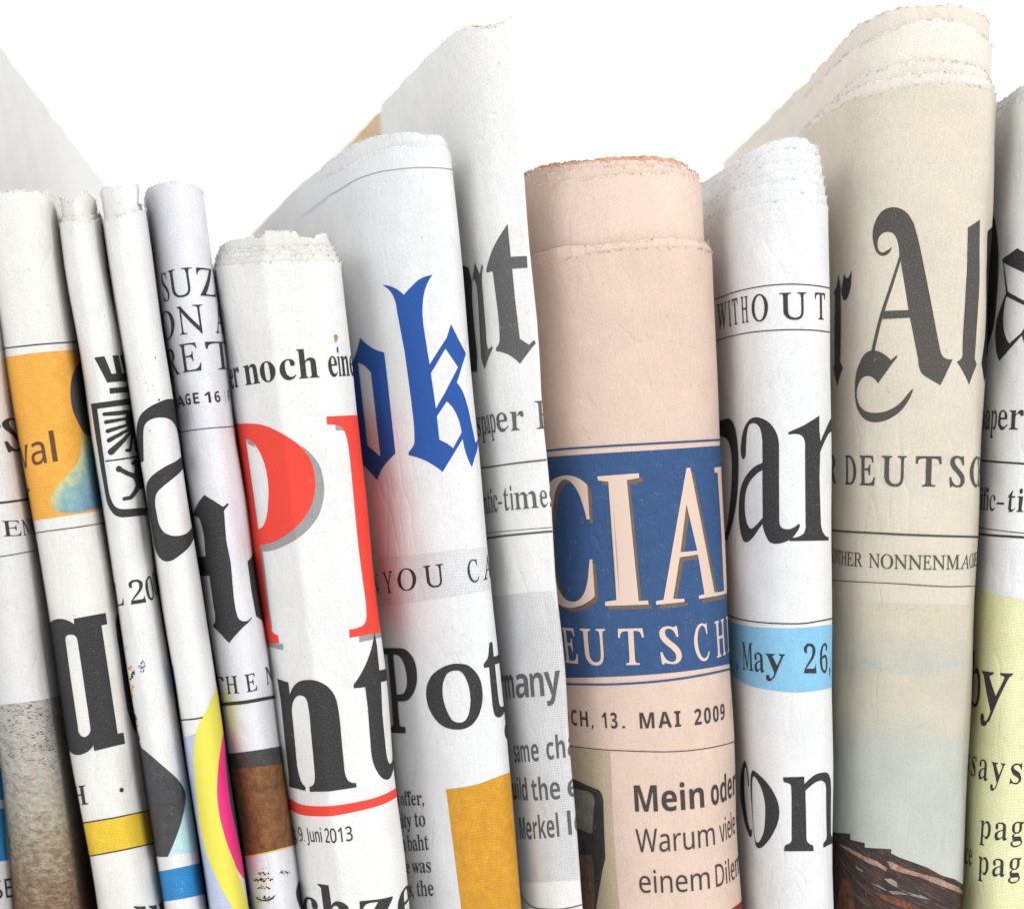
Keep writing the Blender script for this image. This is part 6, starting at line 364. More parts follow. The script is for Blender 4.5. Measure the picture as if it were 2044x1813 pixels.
 'S9': (572, ['272 -3 318 8 358 26 407 61 435 90 467 140 491 196 507 258 518 343 519 439 514 494 496 565 468 622 431 667 385 699 351 713 316 721 278 724 222 719 189 709 144 686 118 666 87 627 65 579 55 543 51 504 51 455 55 428 68 380 92 341 107 324 123 309 161 285 183 277 229 268 273 268 322 275 349 285 373 299 403 323 425 350 431 350 423 270 404 197 378 148 341 108 292 79 246 66 210 62 163 63 102 75 102 0 138 -7 192 -10', '237 339 206 349 171 376 154 400 143 430 137 484 140 528 150 566 166 596 177 609 214 637 244 647 278 650 319 645 342 636 363 622 389 595 403 575 419 540 428 504 431 467 427 440 417 414 399 389 384 374 357 356 336 346 313 340 274 336']),
 'SD': (730, ['345 2 433 17 472 30 508 47 541 67 571 92 597 119 619 151 637 186 651 225 661 268 669 364 661 456 647 509 637 534 613 578 583 616 526 662 456 694 376 711 317 714 97 714 97 0', '187 637 304 637 373 632 404 625 458 603 504 571 522 550 538 526 561 470 573 400 574 361 568 286 550 222 521 170 479 129 426 100 361 83 284 77 187 77']),
 'SE': (556, ['496 0 496 79 187 79 187 334 478 334 478 412 187 412 187 635 496 635 496 714 97 714 97 0']),
 'SF': (519, ['187 0 187 303 477 303 477 382 187 382 187 635 496 635 496 714 97 714 97 0']),
 'SJ': (273, ['62 -181 99 -165 116 -154 145 -126 156 -109 165 -89 178 -43 182 11 182 714 92 714 92 4 85 -50 64 -85 48 -98 28 -106 -17 -111 -78 -101 -78 -177 -41 -187 -4 -190']),
 'SS': (549, ['310 -6 338 0 390 17 412 29 451 59 467 77 489 117 496 140 502 191 498 236 485 273 456 314 426 340 387 362 262 415 206 444 171 474 162 488 154 512 152 554 162 589 185 617 220 636 268 644 326 643 389 631 457 607 485 684 436 702 382 716 321 723 269 724 216 717 170 702 129 680 98 651 75 615 62 573 61 519 69 477 84 441 107 411 137 385 174 361 219 340 309 304 355 281 387 255 397 242 407 219 412 193 411 168 399 130 372 99 330 78 273 69 203 70 126 85 51 110 51 24 95 8 136 -1 181 -7 247 -10']),
 'SW': (930, ['292 0 435 491 461 609 497 468 636 0 727 0 917 714 823 714 706 252 678 108 666 176 647 254 508 714 415 714 282 258 263 180 251 108 224 252 106 714 12 714 201 0']),
 'Sa': (561, ['268 -6 310 5 354 33 395 76 399 76 416 0 480 0 480 365 476 415 465 456 445 489 419 513 383 531 363 537 288 545 230 541 162 523 105 499 132 433 182 454 225 468 259 473 298 473 324 469 356 455 379 430 389 405 393 373 394 323 267 318 175 303 151 294 109 273 78 245 58 211 47 171 47 126 55 87 70 54 94 29 123 10 175 -7 215 -10', '201 65 181 72 157 88 146 104 138 136 138 162 144 187 157 209 188 235 240 251 287 257 393 262 389 173 378 138 360 110 335 89 305 73 272 64 235 61']),
 'Se': (564, ['371 -7 408 -2 489 25 489 102 419 77 359 67 295 66 255 74 237 81 206 100 193 113 171 143 156 181 146 251 513 251 512 324 508 363 494 416 469 461 437 497 396 524 364 536 311 545 272 545 234 540 183 521 139 490 103 449 77 396 65 356 56 289 56 239 66 171 79 132 97 97 133 53 162 30 213 6 251 -4 313 -10', '159 377 173 408 192 434 228 461 257 471 291 474 342 466 368 452 389 432 410 390 418 358 421 321 148 321']),
 'Sg': (615, ['355 -235 410 -221 433 -210 453 -197 487 -164 511 -122 519 -97 529 -41 530 -9 530 536 460 536 448 465 443 465 405 505 382 520 345 536 290 546 246 544 220 540 172 521 131 491 98 448 74 396 66 367 56 303 56 231 60 197 74 136 85 109 98 85 131 44 172 14 220 -4 276 -10 307 -8 335 -3 385 16 406 31 442 71 446 71 442 -35 436 -71 414 -114 379 -146 332 -164 262 -166 172 -153 97 -125 97 -206 169 -229 226 -237 290 -240', '270 63 235 72 206 89 183 115 158 168 149 213 146 266 149 319 158 364 183 419 207 445 235 462 251 468 287 472 349 463 381 448 406 425 416 410 432 372 441 325 444 267 443 219 437 173 425 135 407 106 382 84 350 70 289 62']),
 'Si': (258, ['151 630 170 643 178 660 181 681 178 703 170 719 151 733 130 737 107 733 89 719 81 703 78 681 83 654 93 639 112 628 130 625', '173 0 173 536 85 536 85 0']),
 'Sl': (258, ['173 0 173 760 85 760 85 0']),
 'Sm': (935, ['173 0 174 304 179 350 196 407 214 435 240 456 274 468 316 472 345 469 370 462 390 449 406 431 417 407 424 379 426 0 513 0 513 296 516 342 524 381 547 427 569 449 599 464 658 472 687 469 711 462 731 449 747 431 758 407 765 379 767 0 854 0 853 378 850 404 839 449 821 485 795 512 762 531 721 542 658 546 602 535 562 517 528 491 501 456 496 456 483 480 467 500 447 517 424 529 397 539 366 544 318 546 266 536 230 519 199 495 174 463 169 463 156 536 85 536 85 0']),
 'Sn': (618, ['173 0 174 304 179 350 198 407 218 435 246 456 284 468 330 472 362 469 389 461 411 448 428 430 440 406 448 377 450 343 450 0 537 0 537 349 533 404 528 428 512 468 501 485 473 512 437 531 394 542 343 546 300 542 259 531 221 512 190 485 174 463 169 463 156 536 85 536 85 0']),
 'So': (605, ['363 -4 417 14 463 44 484 63 501 85 529 137 545 198 551 269 548 318 535 382 520 420 488 467 448 504 399 529 344 543 304 546 272 545 214 533 164 509 122 474 104 452 77 401 60 340 55 269 61 198 71 155 87 118 119 69 145 44 191 14 243 -4 301 -10', '260 68 224 81 195 104 184 119 165 153 153 195 146 269 149 320 158 364 183 418 208 444 240 462 279 471 302 472 345 468 364 462 397 444 422 418 448 364 457 320 460 269 453 195 441 153 422 119 397 91 382 81 346 68 303 63']),
 'Sr': (413, ['173 0 173 301 180 343 201 392 233 429 252 444 284 459 329 466 387 459 398 540 358 545 319 545 290 540 263 530 216 495 196 474 171 438 167 438 157 536 85 536 85 0']),
 'St': (361, ['299 -6 339 6 339 73 287 63 244 64 226 70 210 79 197 93 188 110 182 132 180 158 180 468 335 468 335 536 180 536 180 659 128 659 93 545 16 510 16 468 92 468 92 138 99 91 108 66 128 36 162 9 203 -5 249 -10']),
 'Su': (618, ['331 -4 385 16 418 39 444 71 448 71 461 0 533 0 533 536 445 536 444 231 439 185 420 128 400 100 371 79 333 67 287 63 255 66 229 73 207 87 190 105 178 128 170 157 168 191 168 536 79 536 79 185 83 131 95 87 115 51 128 37 160 14 200 -1 222 -6 274 -10']),
 'Sv': (508, ['304 0 508 536 414 536 300 220 255 78 251 78 217 193 94 536 0 536 203 0']),
 'T ': (270, []),
 'T,': (220, ['50 -20 20 -150 160 0 160 100 50 100']),
 'T.': (200, ['163 63 153 97 126 120 91 125 59 111 40 81 40 45 59 15 91 1 126 6 153 29']),
 'T0': (572, ['357 -2 397 12 432 34 473 79 494 116 517 184 531 264 535 357 530 450 515 531 490 599 474 628 455 654 434 676 409 693 382 707 353 717 285 725 214 717 173 703 139 681 98 636 76 599 54 531 40 450 36 357 41 265 47 223 67 149 96 88 115 62 136 40 160 22 187 8 217 -2 285 -10', '255 117 232 132 222 143 207 174 197 214 190 264 186 357 193 477 207 541 214 557 232 583 255 598 285 603 314 598 327 592 348 571 363 541 378 477 385 357 381 263 374 213 363 173 348 143 327 123 314 117 285 112']),
 'T1': (572, ['413 0 413 714 289 714 59 531 132 440 214 506 266 555 262 421 262 0']),
 'T2': (572, ['539 0 539 127 228 127 228 134 354 253 440 341 480 396 507 452 515 482 519 531 517 561 505 604 492 630 464 663 440 682 414 699 367 716 331 722 275 724 211 717 171 705 124 684 84 659 38 622 120 525 168 560 213 584 247 595 293 598 331 587 352 571 365 546 369 513 366 484 358 456 344 429 315 389 249 316 40 105 40 0']),
 'T3': (572, ['298 -8 346 -1 389 11 441 36 481 70 502 97 516 126 530 174 532 208 528 246 517 280 499 308 474 332 442 351 403 365 357 373 357 376 409 395 439 413 467 436 488 464 503 496 510 533 510 576 499 617 478 651 447 680 406 701 358 716 331 720 250 724 172 714 106 692 39 654 109 550 183 589 220 599 261 602 302 598 324 591 346 574 359 551 363 521 359 491 346 466 329 450 304 438 268 429 221 425 148 425 148 309 238 308 295 301 335 288 359 268 371 241 373 203 368 178 350 146 331 131 305 119 270 112 216 110 163 116 120 126 38 157 38 29 92 10 149 -3 244 -10']),
 'T6': (572, ['356 -5 409 12 454 38 491 76 518 122 534 176 539 238 538 268 529 322 511 367 484 405 449 434 430 445 386 459 318 464 288 460 261 452 218 425 193 400 180 381 174 381 180 435 187 467 203 511 219 537 252 568 280 583 315 595 378 603 435 603 489 594 489 715 406 722 322 718 260 705 192 675 151 645 107 596 76 539 54 475 38 373 36 273 46 193 70 127 92 90 118 59 164 24 199 7 236 -4 296 -10', '274 113 248 122 234 132 215 152 194 194 187 221 185 249 188 269 195 289 219 320 253 341 296 348 322 346 344 338 369 318 385 288 391 264 393 236 388 187 379 162 365 142 348 127 328 117 293 111']),
 'T9': (572, ['249 -6 311 7 363 28 408 56 444 91 481 144 502 189 521 254 533 339 535 439 530 494 510 565 479 622 439 666 390 697 335 716 275 722 215 717 188 710 139 688 98 656 65 614 44 564 37 536 32 474 33 444 42 390 50 367 72 325 87 307 121 278 141 267 184 253 233 248 285 252 313 260 336 272 371 303 391 331 397 331 391 277 374 215 352 176 319 145 274 123 216 110 149 109 82 118 82 -3 178 -10', '238 370 218 379 202 394 186 424 180 448 178 476 183 525 199 562 214 579 233 591 254 599 278 601 298 599 323 591 338 581 356 561 377 519 384 491 386 463 379 429 368 410 353 393 319 372 275 364']),
 'TA': (690, ['163 0 215 170 475 170 527 0 690 0 437 717 252 717 0 0', '345 606 386 463 439 297 253 297']),
 'TC': (637, ['426 -8 482 -1 522 9 575 27 575 154 481 126 406 116 343 121 302 136 285 148 270 162 245 197 228 242 222 267 215 323 215 386 229 468 248 513 274 550 307 577 347 593 393 598 438 593 484 580 553 551 602 674 559 692 500 711 454 720 408 724 334 720 281 709 232 689 171 647 122 591 97 547 71 471 59 386 61 295 75 213 102 141 128 100 178 49 219 23 242 13 292 -2 379 -10']),
 'TE': (560, ['501 0 501 125 241 125 241 309 483 309 483 433 241 433 241 590 501 590 501 714 90 714 90 0']),
 'TF': (549, ['239 0 239 282 481 282 481 406 239 406 239 590 499 590 499 714 90 714 90 0']),
 'TG': (724, ['453 -8 510 -2 579 12 644 31 644 401 361 401 361 275 496 275 496 126 448 118 400 116 348 122 318 132 282 156 253 189 233 231 217 298 214 355 219 415 233 468 257 513 278 538 302 559 345 583 394 596 430 598 469 596 530 584 593 559 643 680 588 700 527 715 447 724 365 720 306 709 278 701 228 679 164 634 130 596 90 528 66 448 58 358 65 262 86 180 102 145 121 113 144 84 170 59 199 38 231 21 266 7 305 -2 390 -10']),
 'TH': (765, ['241 0 241 308 524 308 524 0 675 0 675 714 524 714 524 434 241 434 241 714 90 714 90 0']),
 'TI': (389, ['357 0 357 86 270 126 270 588 357 628 357 714 32 714 32 628 119 588 119 126 32 86 32 0']),
 'TM': (943, ['225 0 225 365 216 560 220 560 392 0 531 0 715 559 719 559 712 358 712 0 853 0 853 714 647 714 468 168 465 168 296 714 90 714 90 0']),
 'TO': (796, ['491 -2 544 13 590 36 647 82 678 120 711 189 731 268 738 358 731 448 711 527 678 596 647 634 590 680 544 702 462 721 399 725 306 717 253 702 207 680 149 634 119 596 85 528 65 449 58 359 65 269 85 189 119 121 149 82 207 36 253 13 306 -2 335 -6 398 -10', '348 122 306 138 289 150 260 182 239 222 225 271 217 358 221 419 231 471 239 494 260 535 289 566 326 587 348 594 399 599 449 594 471 587 509 566 537 535 558 494 565 471 576 419 579 358 571 271 558 222 537 182 509 150 471 129 425 118 398 117']),
 'TP': (628, ['241 0 241 254 362 257 432 271 471 287 502 308 528 332 549 359 570 406 581 456 583 491 578 547 571 572 551 617 520 655 500 670 451 695 391 709 318 714 90 714 90 0', '241 590 342 588 369 582 391 571 408 556 420 537 428 514 430 486 427 456 411 421 381 397 341 383 309 379 241 378']),
 'TT': (579, ['365 0 365 588 559 588 559 714 20 714 20 588 214 588 214 0']),
 'TW': (967, ['354 0 452 382 483 542 514 382 613 0 785 0 967 714 818 714 727 324 705 216 692 137 664 296 555 714 412 714 308 314 275 137 247 294 149 714 0 714 182 0']),
 'Ta': (604, ['264 -6 293 0 318 10 351 32 392 74 396 74 425 0 529 0 529 364 524 416 510 460 486 495 453 522 411 541 361 553 332 556 253 555 175 540 132 526 93 508 142 407 229 439 273 446 307 447 336 440 359 427 374 406 379 387 381 340 252 335 166 320 122 303 87 279 73 264 53 229 43 187 43 139 51 96 66 61 90 33 119 12 153 -2 211 -10', '227 106 210 118 202 130 195 153 196 173 200 193 209 210 232 231 269 245 303 250 381 253 378 180 364 146 348 128 328 114 293 101 267 99']),
 'Tb': (633, ['429 -4 474 14 494 27 530 62 558 109 569 136 583 200 588 274 587 312 578 381 559 438 531 485 496 520 454 543 408 555 350 554 309 544 266 518 241 494 227 475 221 475 227 565 227 760 78 760 78 0 192 0 217 60 227 60 256 31 294 6 331 -6 378 -10', '304 114 278 125 267 133 251 154 239 181 231 214 227 275 233 347 241 377 252 401 269 419 291 430 334 437 371 430 391 416 409 397 427 355 434 318 436 276 431 214 422 181 409 154 382 125 361 114 336 111']),
 'Tc': (514, ['345 -8 395 -1 426 10 466 31 466 158 416 131 375 117 326 111 284 114 258 124 228 150 213 176 203 209 198 248 199 315 206 352 218 382 235 406 256 423 282 433 313 436 365 429 439 404 483 519 422 542 372 552 313 556 249 550 191 534 141 506 101 466 79 433 62 394 48 324 45 270 50 193 67 130 94 78 132 40 179 12 235 -4 300 -10']),
 'Td': (633, ['298 -6 336 7 376 36 406 71 412 71 441 0 555 0 555 760 406 760 406 567 417 476 412 476 390 503 372 519 329 544 287 554 229 555 181 543 139 519 103 484 75 437 56 380 50 346 45 272 50 198 64 135 74 108 103 62 138 26 179 3 202 -4 251 -10', '276 112 252 122 224 150 210 176 201 209 196 270 198 313 205 349 224 393 242 413 263 427 301 435 350 427 374 414 392 393 408 350 414 314 416 271 411 199 402 169 390 146 362 121 335 112 303 109']),
 'Te': (591, ['376 -8 433 -1 470 10 517 29 517 144 453 118 403 106 332 101 283 108 256 119 224 148 204 187 196 236 548 236 547 341 543 372 526 426 500 472 462 509 417 535 364 551 303 556 261 553 203 540 152 514 123 491 87 446 62 390 51 345 45 269 48 218 57 172 71 131 92 96 131 52 163 30 218 6 258 -4 325 -10', '208 380 218 403 233 422 260 441 281 448 304 450 344 444 374 426 389 408 399 386 408 335 199 335']),
 'Th': (657, ['227 0 228 281 232 324 240 361 261 403 282 422 310 433 345 437 368 435 388 427 404 415 417 398 426 377 431 350 433 0 582 0 581 385 578 411 565 457 543 494 512 521 476 540 434 552 411 555 358 554 307 542 273 524 244 498 228 476 220 476 227 571 227 760 78 760 78 0']),
 'Ti': (305, ['188 619 216 635 230 656 234 687 230 718 216 740 188 755 153 760 118 755 89 740 76 718 72 687 76 656 89 635 118 619 153 614', '227 0 227 546 78 546 78 0']),
 'Tk': (620, ['227 0 227 170 291 221 448 0 620 0 390 309 607 546 439 546 276 369 219 297 227 411 227 760 78 760 78 0']),
 'Tl': (305, ['227 0 227 760 78 760 78 0']),
 'Tm': (982, ['227 0 227 281 231 324 239 361 258 403 278 422 304 433 336 437 358 435 376 427 391 415 403 398 411 377 416 350 418 0 567 0 567 274 569 316 575 352 592 395 609 416 632 429 676 437 698 435 716 427 731 415 743 398 751 377 756 350 758 0 907 0 906 385 898 435 883 477 860 509 829 532 790 547 745 555 679 553 628 537 593 516 574 498 558 476 545 476 522 507 493 530 469 542 427 552 366 556 326 550 301 542 276 531 255 516 236 498 220 476 212 476 192 546 78 546 78 0']),
 'Tn': (657, ['227 0 228 281 232 324 240 361 260 403 281 422 310 433 345 437 380 432 398 422 418 398 429 364 433 319 433 0 582 0 581 385 572 435 565 457 555 477 529 509 496 532 457 547 412 555 359 554 318 546 279 531 246 508 220 476 212 476 192 546 78 546 78 0']),
 'To': (619, ['374 -4 404 4 457 28 502 64 521 86 551 139 568 201 574 274 571 324 557 389 540 428 506 476 463 513 412 539 354 553 311 556 244 550 214 543 161 519 116 483 81 436 68 409 51 347 45 274 48 224 62 158 79 120 113 71 141 44 190 14 246 -4 308 -10', '278 113 252 124 224 152 211 178 202 212 197 274 202 336 211 369 224 396 252 423 278 433 309 436 354 429 378 415 396 396 413 353 420 317 422 274 417 212 408 178 396 152 367 124 341 113 310 110']),
 'Tr': (454, ['227 0 227 292 238 341 262 376 286 394 305 404 336 413 367 417 422 412 433 552 368 555 338 550 311 541 263 508 235 477 220 454 213 454 191 546 78 546 78 0']),
 'Ts': (497, ['315 -2 362 13 383 23 401 35 429 63 440 80 454 118 459 162 456 201 445 232 422 266 397 286 368 304 222 371 202 387 194 403 194 420 205 434 227 443 259 446 322 438 408 406 453 513 385 539 331 551 275 556 208 553 162 544 122 528 88 506 64 478 50 444 45 404 48 367 57 337 78 303 101 282 130 263 285 188 305 171 312 146 306 125 288 109 264 101 231 99 183 103 141 112 46 145 46 22 93 6 128 -3 226 -10']),
 'Tt': (434, ['332 -4 402 15 402 126 336 111 308 109 285 112 266 120 252 135 246 147 243 171 243 434 396 434 396 546 243 546 243 662 148 662 105 547 23 497 23 434 94 434 94 152 101 101 117 62 139 32 167 11 212 -5 265 -10']),
 'Tu': (657, ['325 -4 378 15 411 38 437 70 445 70 465 0 579 0 579 546 430 546 429 265 425 222 417 185 397 143 376 124 347 113 312 109 288 111 259 124 239 148 228 182 224 227 224 546 75 546 76 161 85 111 92 89 114 52 128 38 161 14 200 -1 222 -6 269 -10']),
 'Tw': (856, ['325 0 425 432 429 432 527 0 689 0 846 546 700 546 631 289 603 125 599 125 595 176 580 262 511 546 347 546 279 279 255 125 251 125 227 281 158 546 10 546 165 0']),
 'Ty': (569, ['173 -232 230 -209 279 -170 318 -115 338 -70 569 546 409 546 306 233 287 144 284 144 278 194 270 226 163 546 0 546 217 4 204 -34 188 -65 168 -92 150 -105 130 -115 106 -119 74 -119 34 -114 34 -232 110 -240']),
 'T|': (250, ['110 -100 140 -100 140 750 110 750']),
}
TOPS = {
 'p0': [('cover_page', 0, '0 2000', 0.2)],
 'p1': [('cover_page', 0, '0 9600', 0.35), ('inner_page', 0.45, '0 9680', 0.35), ('inner_page', 0.9, '0 9500', 0.3)],
 'p2': [('cover_page', 0, '-320 5218 96 5218 540 5269 1072 5328 2583 5474', 0.2), ('inner_page', 0.5, '-314 5248 298 5275 1277 5384', 0.3)],
 'p3': [('cover_page', 0, '-1140 4687 -138 4636 169 4596 1123 4836', 0.25), ('inner_page', 0.4, '-1140 4789 1 4717 1293 4944', 0.3), ('inner_page', 0.8, '-1140 5269 -526 5144 -250 5046 -50 5056 137 5100 238 5200 414 5277 589 5247 1167 5201', 0.5)],
 'p4': [('cover_page', 0, '-1340 4737 -547 4674 -101 4706 114 4778 1020 4946', 0.3), ('inner_page', 0.5, '-813 5341 -103 5277 1000 5459', 0.2)],
 'p5': [('cover_page', 0, '-1365 5413 -871 5416 -440 5404 -168 5406 -1 5420 148 5420 318 5404 573 5396 964 5372', 0.25), ('inner_page', 0.5, '-881 5398 -12 5410 663 5402', 0.3)],
 'p6': [('cover_page', 0, '-2694 3815 -1901 3793 -1378 3790 -933 3782 -175 3795 231 3809 851 3823', 0.22), ('inner_page', 0.4, '-2356 3930 -1067 3922 -229 3914 858 3934', 0.25), ('inner_page', 0.8, '-2391 4016 -1051 4010 -218 4012 819 4029', 0.25), ('inner_page', 1.2, '-2436 4092 -1063 4100 -206 4120 790 4135', 0.3), ('inner_page', 1.7, '-2456 4289 -2105 4318 -1894 4357 -1571 4346 -1295 4369 -1260 4316 -1148 4276 -972 4348 -811 4406 -504 4420 -240 4405 -197 4365 -159 4286 0 4284 172 4248 248 4331 345 4349 629 4402 695 4341 792 4235', 0.3)],
 'p7': [('cover_page', 0, '-6250 6150 -3708 5960 -2487 5931 -1776 6001 -1373 6041 -855 6070 -444 6088 84 6079 358 6077 740 5921 740 6051', 0.22), ('inner_page', 0.5, '-7442 6491 -4941 6353 -2934 6257 -1976 6329 -1321 6364 -782 6349 -417 6342 -71 6275 284 6283 559 6214 740 6061', 0.3)],
 'p8': [('cover_page', 0, '-894 8494 -633 8425 -251 8400 -82 8452 21 8543 160 8612', 0.3, 74), ('inner_page', 0.4, '-891 8523 -428 8451 20 8523', 0.4, 66), ('inner_page', 0.25, '-3496 8393 -3218 7249 -1589 8410 -982 8493 -716 8460 -136 8379', 0.45, 141, 'page_tan')],
 'p9': [('cover_page', 0, '-2893 3868 -2299 3884 -1846 3890 -1362 3922 -939 3986 -519 4030 20 4061 505 4090 1089 4088 1980 4070', 0.3), ('inner_page', 0.35, '-2852 4059 -1919 4108 -1596 4149 -1061 4121 -511 4167 122 4218 513 4247 1027 4241 1594 4234 1980 4172', 0.25), ('inner_page', 1.5, '-2705 5500 -1920 5476 -1111 5481 -433 5512 191 5545 684 5577 1195 5542 1672 5495', 0.25), ('inner_page', 1.85, '-2661 5739 -1901 5674 -1097 5688 -423 5689 199 5712 692 5725 1410 5664', 0.3), ('inner_page', 2.2, '-2747 5825 -1891 5784 -1089 5796 -351 5814 394 5807 805 5794 1413 5695', 0.4), ('inner_page', 2.6, '-2734 5895 -1881 5883 -1083 5884 -533 5890 -152 5908 209 5899 627 5888 1033 5859 1496 5728', 0.5, None, 'page_rust')],
 'p10': [('cover_page', 0, '-3156 4849 -2002 4876 -1285 4911 -849 4954 -455 4965 -99 4977 357 4975 665 4964 900 4910', 0.16), ('inner_page', 0.3, '-3132 5069 -1658 5068 -977 5159 -585 5193 -97 5164 306 5137 900 5140', 0.18), ('inner_page', 0.65, '-3176 5342 -1898 5310 -971 5328 -344 5401 5 5389 673 5333', 0.15), ('inner_page', 1.0, '-3235 5469 -1888 5421 -1113 5448 -405 5592 8 5595 579 5547', 0.15), ('inner_page', 1.35, '-3219 5616 -1873 5593 -1204 5672 -401 5789 11 5782 501 5744', 0.15), ('inner_page', 1.7, '-3236 5800 -2174 5821 -1194 5901 -730 5981 -332 6050 14 6047 400 5957', 0.15), ('inner_page', 2.05, '-3216 5989 -2160 5963 -1472 6020 -957 6113 -735 6190 -429 6234 -204 6259 17 6244 228 6233 373 6150', 0.18)],
 'p11': [('cover_page', 0, '-4760 7362 -3697 7325 -2608 7249 -1828 7208 -1462 7206 -1140 7251 -867 7274 -552 7293 -253 7295 94 7281 433 7249 727 7231 1719 7339', 0.2), ('inner_page', 0.45, '-4585 7500 -2160 7444 -1465 7468 -925 7529 -599 7543 -259 7541 273 7514 800 7462', 0.45), ('inner_page', 0.9, '-4275 7595 -2348 7632 -1467 7669 -1031 7742 -603 7771 -264 7777 171 7735 551 7663 1069 7519', 0.4), ('inner_page', 1.4, '-2957 8356 -2048 8326 -1608 8382 -1206 8458 -886 8524 -575 8567 -282 8575 -29 8558 337 8473 691 8294', 0.5), ('inner_page', 2.0, '-2182 8770 -1731 8825 -1401 8868 -1047 8917 -709 8917 -439 8911 -122 8903 101 8893 323 8846 517 8745', 0.6, None, 'page_brown_edge')],
 'p12': [('cover_page', 0, '-2161 7102 -1596 7143 -777 7060 -159 6999 882 7003', 0.25), ('inner_page', 0.4, '-2195 7288 -1293 7238 -676 7189 302 7154', 0.3), ('inner_page', 0.8, '-2224 7453 -1328 7430 -794 7425 -181 7397 844 7428', 0.4)],
}


# ---------------------------------------------------------------- materials
def new_mat(name):
    m = bpy.data.materials.new(name)
    m.use_nodes = True
    nt = m.node_tree
    b = nt.nodes['Principled BSDF']
    return m, nt, b

class N:
    """small helper for wiring nodes"""
    def __init__(self, nt): self.nt = nt
    def n(self, t, **k):
        x = self.nt.nodes.new(t)
        for a, v in k.items(): setattr(x, a, v)
        return x
    def put(self, sock, v):
        if hasattr(v, 'is_output'): self.nt.links.new(v, sock)
        elif v is not None: sock.default_value = v
    def math(self, op, a, b=None, c=None):
        x = self.n('ShaderNodeMath', operation=op)
        for i, v in enumerate((a, b, c)):
            if v is not None: self.put(x.inputs[i], v)
        return x.outputs[0]
    def mix(self, f, a, b, mode='MIX'):
        x = self.n('ShaderNodeMix', data_type='RGBA', blend_type=mode)
        self.put(x.inputs[0], f)
        for s, v in ((x.inputs[6], a), (x.inputs[7], b)):
            if isinstance(v, tuple): v = (*v[:3], 1)
            self.put(s, v)
        return x.outputs[2]
    def noise(self, vec, scale, detail=2.0, rough=.55, dist=0.0):
        x = self.n('ShaderNodeTexNoise')
        self.put(x.inputs['Vector'], vec)
        x.inputs['Scale'].default_value = scale; x.inputs['Detail'].default_value = detail
        x.inputs['Roughness'].default_value = rough; x.inputs['Distortion'].default_value = dist
        return x.outputs[0]
    def mapr(self, v, a, b, c=0.0, d=1.0, smooth=False):
        x = self.n('ShaderNodeMapRange')
        if smooth: x.interpolation_type = 'SMOOTHSTEP'
        self.put(x.inputs[0], v)
        for i, q in zip((1, 2, 3, 4), (a, b, c, d)): x.inputs[i].default_value = q
        return x.outputs[0]
    def scaled(self, vec, sx, sy, rot=0.0):
        x = self.n('ShaderNodeMapping')
        self.put(x.inputs[0], vec)
        x.inputs['Rotation'].default_value = (0, 0, rot); x.inputs['Scale'].default_value = (sx, sy, 1)
        return x.outputs[0]
    def uv(self):
        x = self.n('ShaderNodeUVMap'); x.uv_map = 'sheet'
        return x.outputs[0]
    def fibres(self, vec, scale, width, mask_scale, mask_lo):
        """curly broken hairlines: thin contour bands of a noise, kept where a second noise is high"""
        a = self.noise(vec, scale, 1.0, .5, .4)
        band = self.math('LESS_THAN', self.math('ABSOLUTE', self.math('SUBTRACT', a, .5)), width)
        return self.math('MULTIPLY', band, self.mapr(self.noise(vec, mask_scale, 1.0), mask_lo, mask_lo + .06))

def sheet_coords():
    """node group: coordinates on the sheet in mm, shifted per object"""
    g = bpy.data.node_groups.new('sheet_coordinates', 'ShaderNodeTree')
    g.interface.new_socket('Vector', in_out='OUTPUT', socket_type='NodeSocketVector')
    h = N(g)
    o = h.n('NodeGroupOutput'); info = h.n('ShaderNodeObjectInfo')
    c = h.n('ShaderNodeCombineXYZ')
    h.put(c.inputs[0], h.math('MULTIPLY', info.outputs['Random'], 900.0)); h.put(c.inputs[1], h.math('MULTIPLY', info.outputs['Random'], 370.0))
    a = h.n('ShaderNodeVectorMath', operation='ADD')
    h.put(a.inputs[0], h.uv()); h.put(a.inputs[1], c.outputs[0])
    h.put(o.inputs[0], a.outputs[0])
    return g
COORDS = sheet_coords()

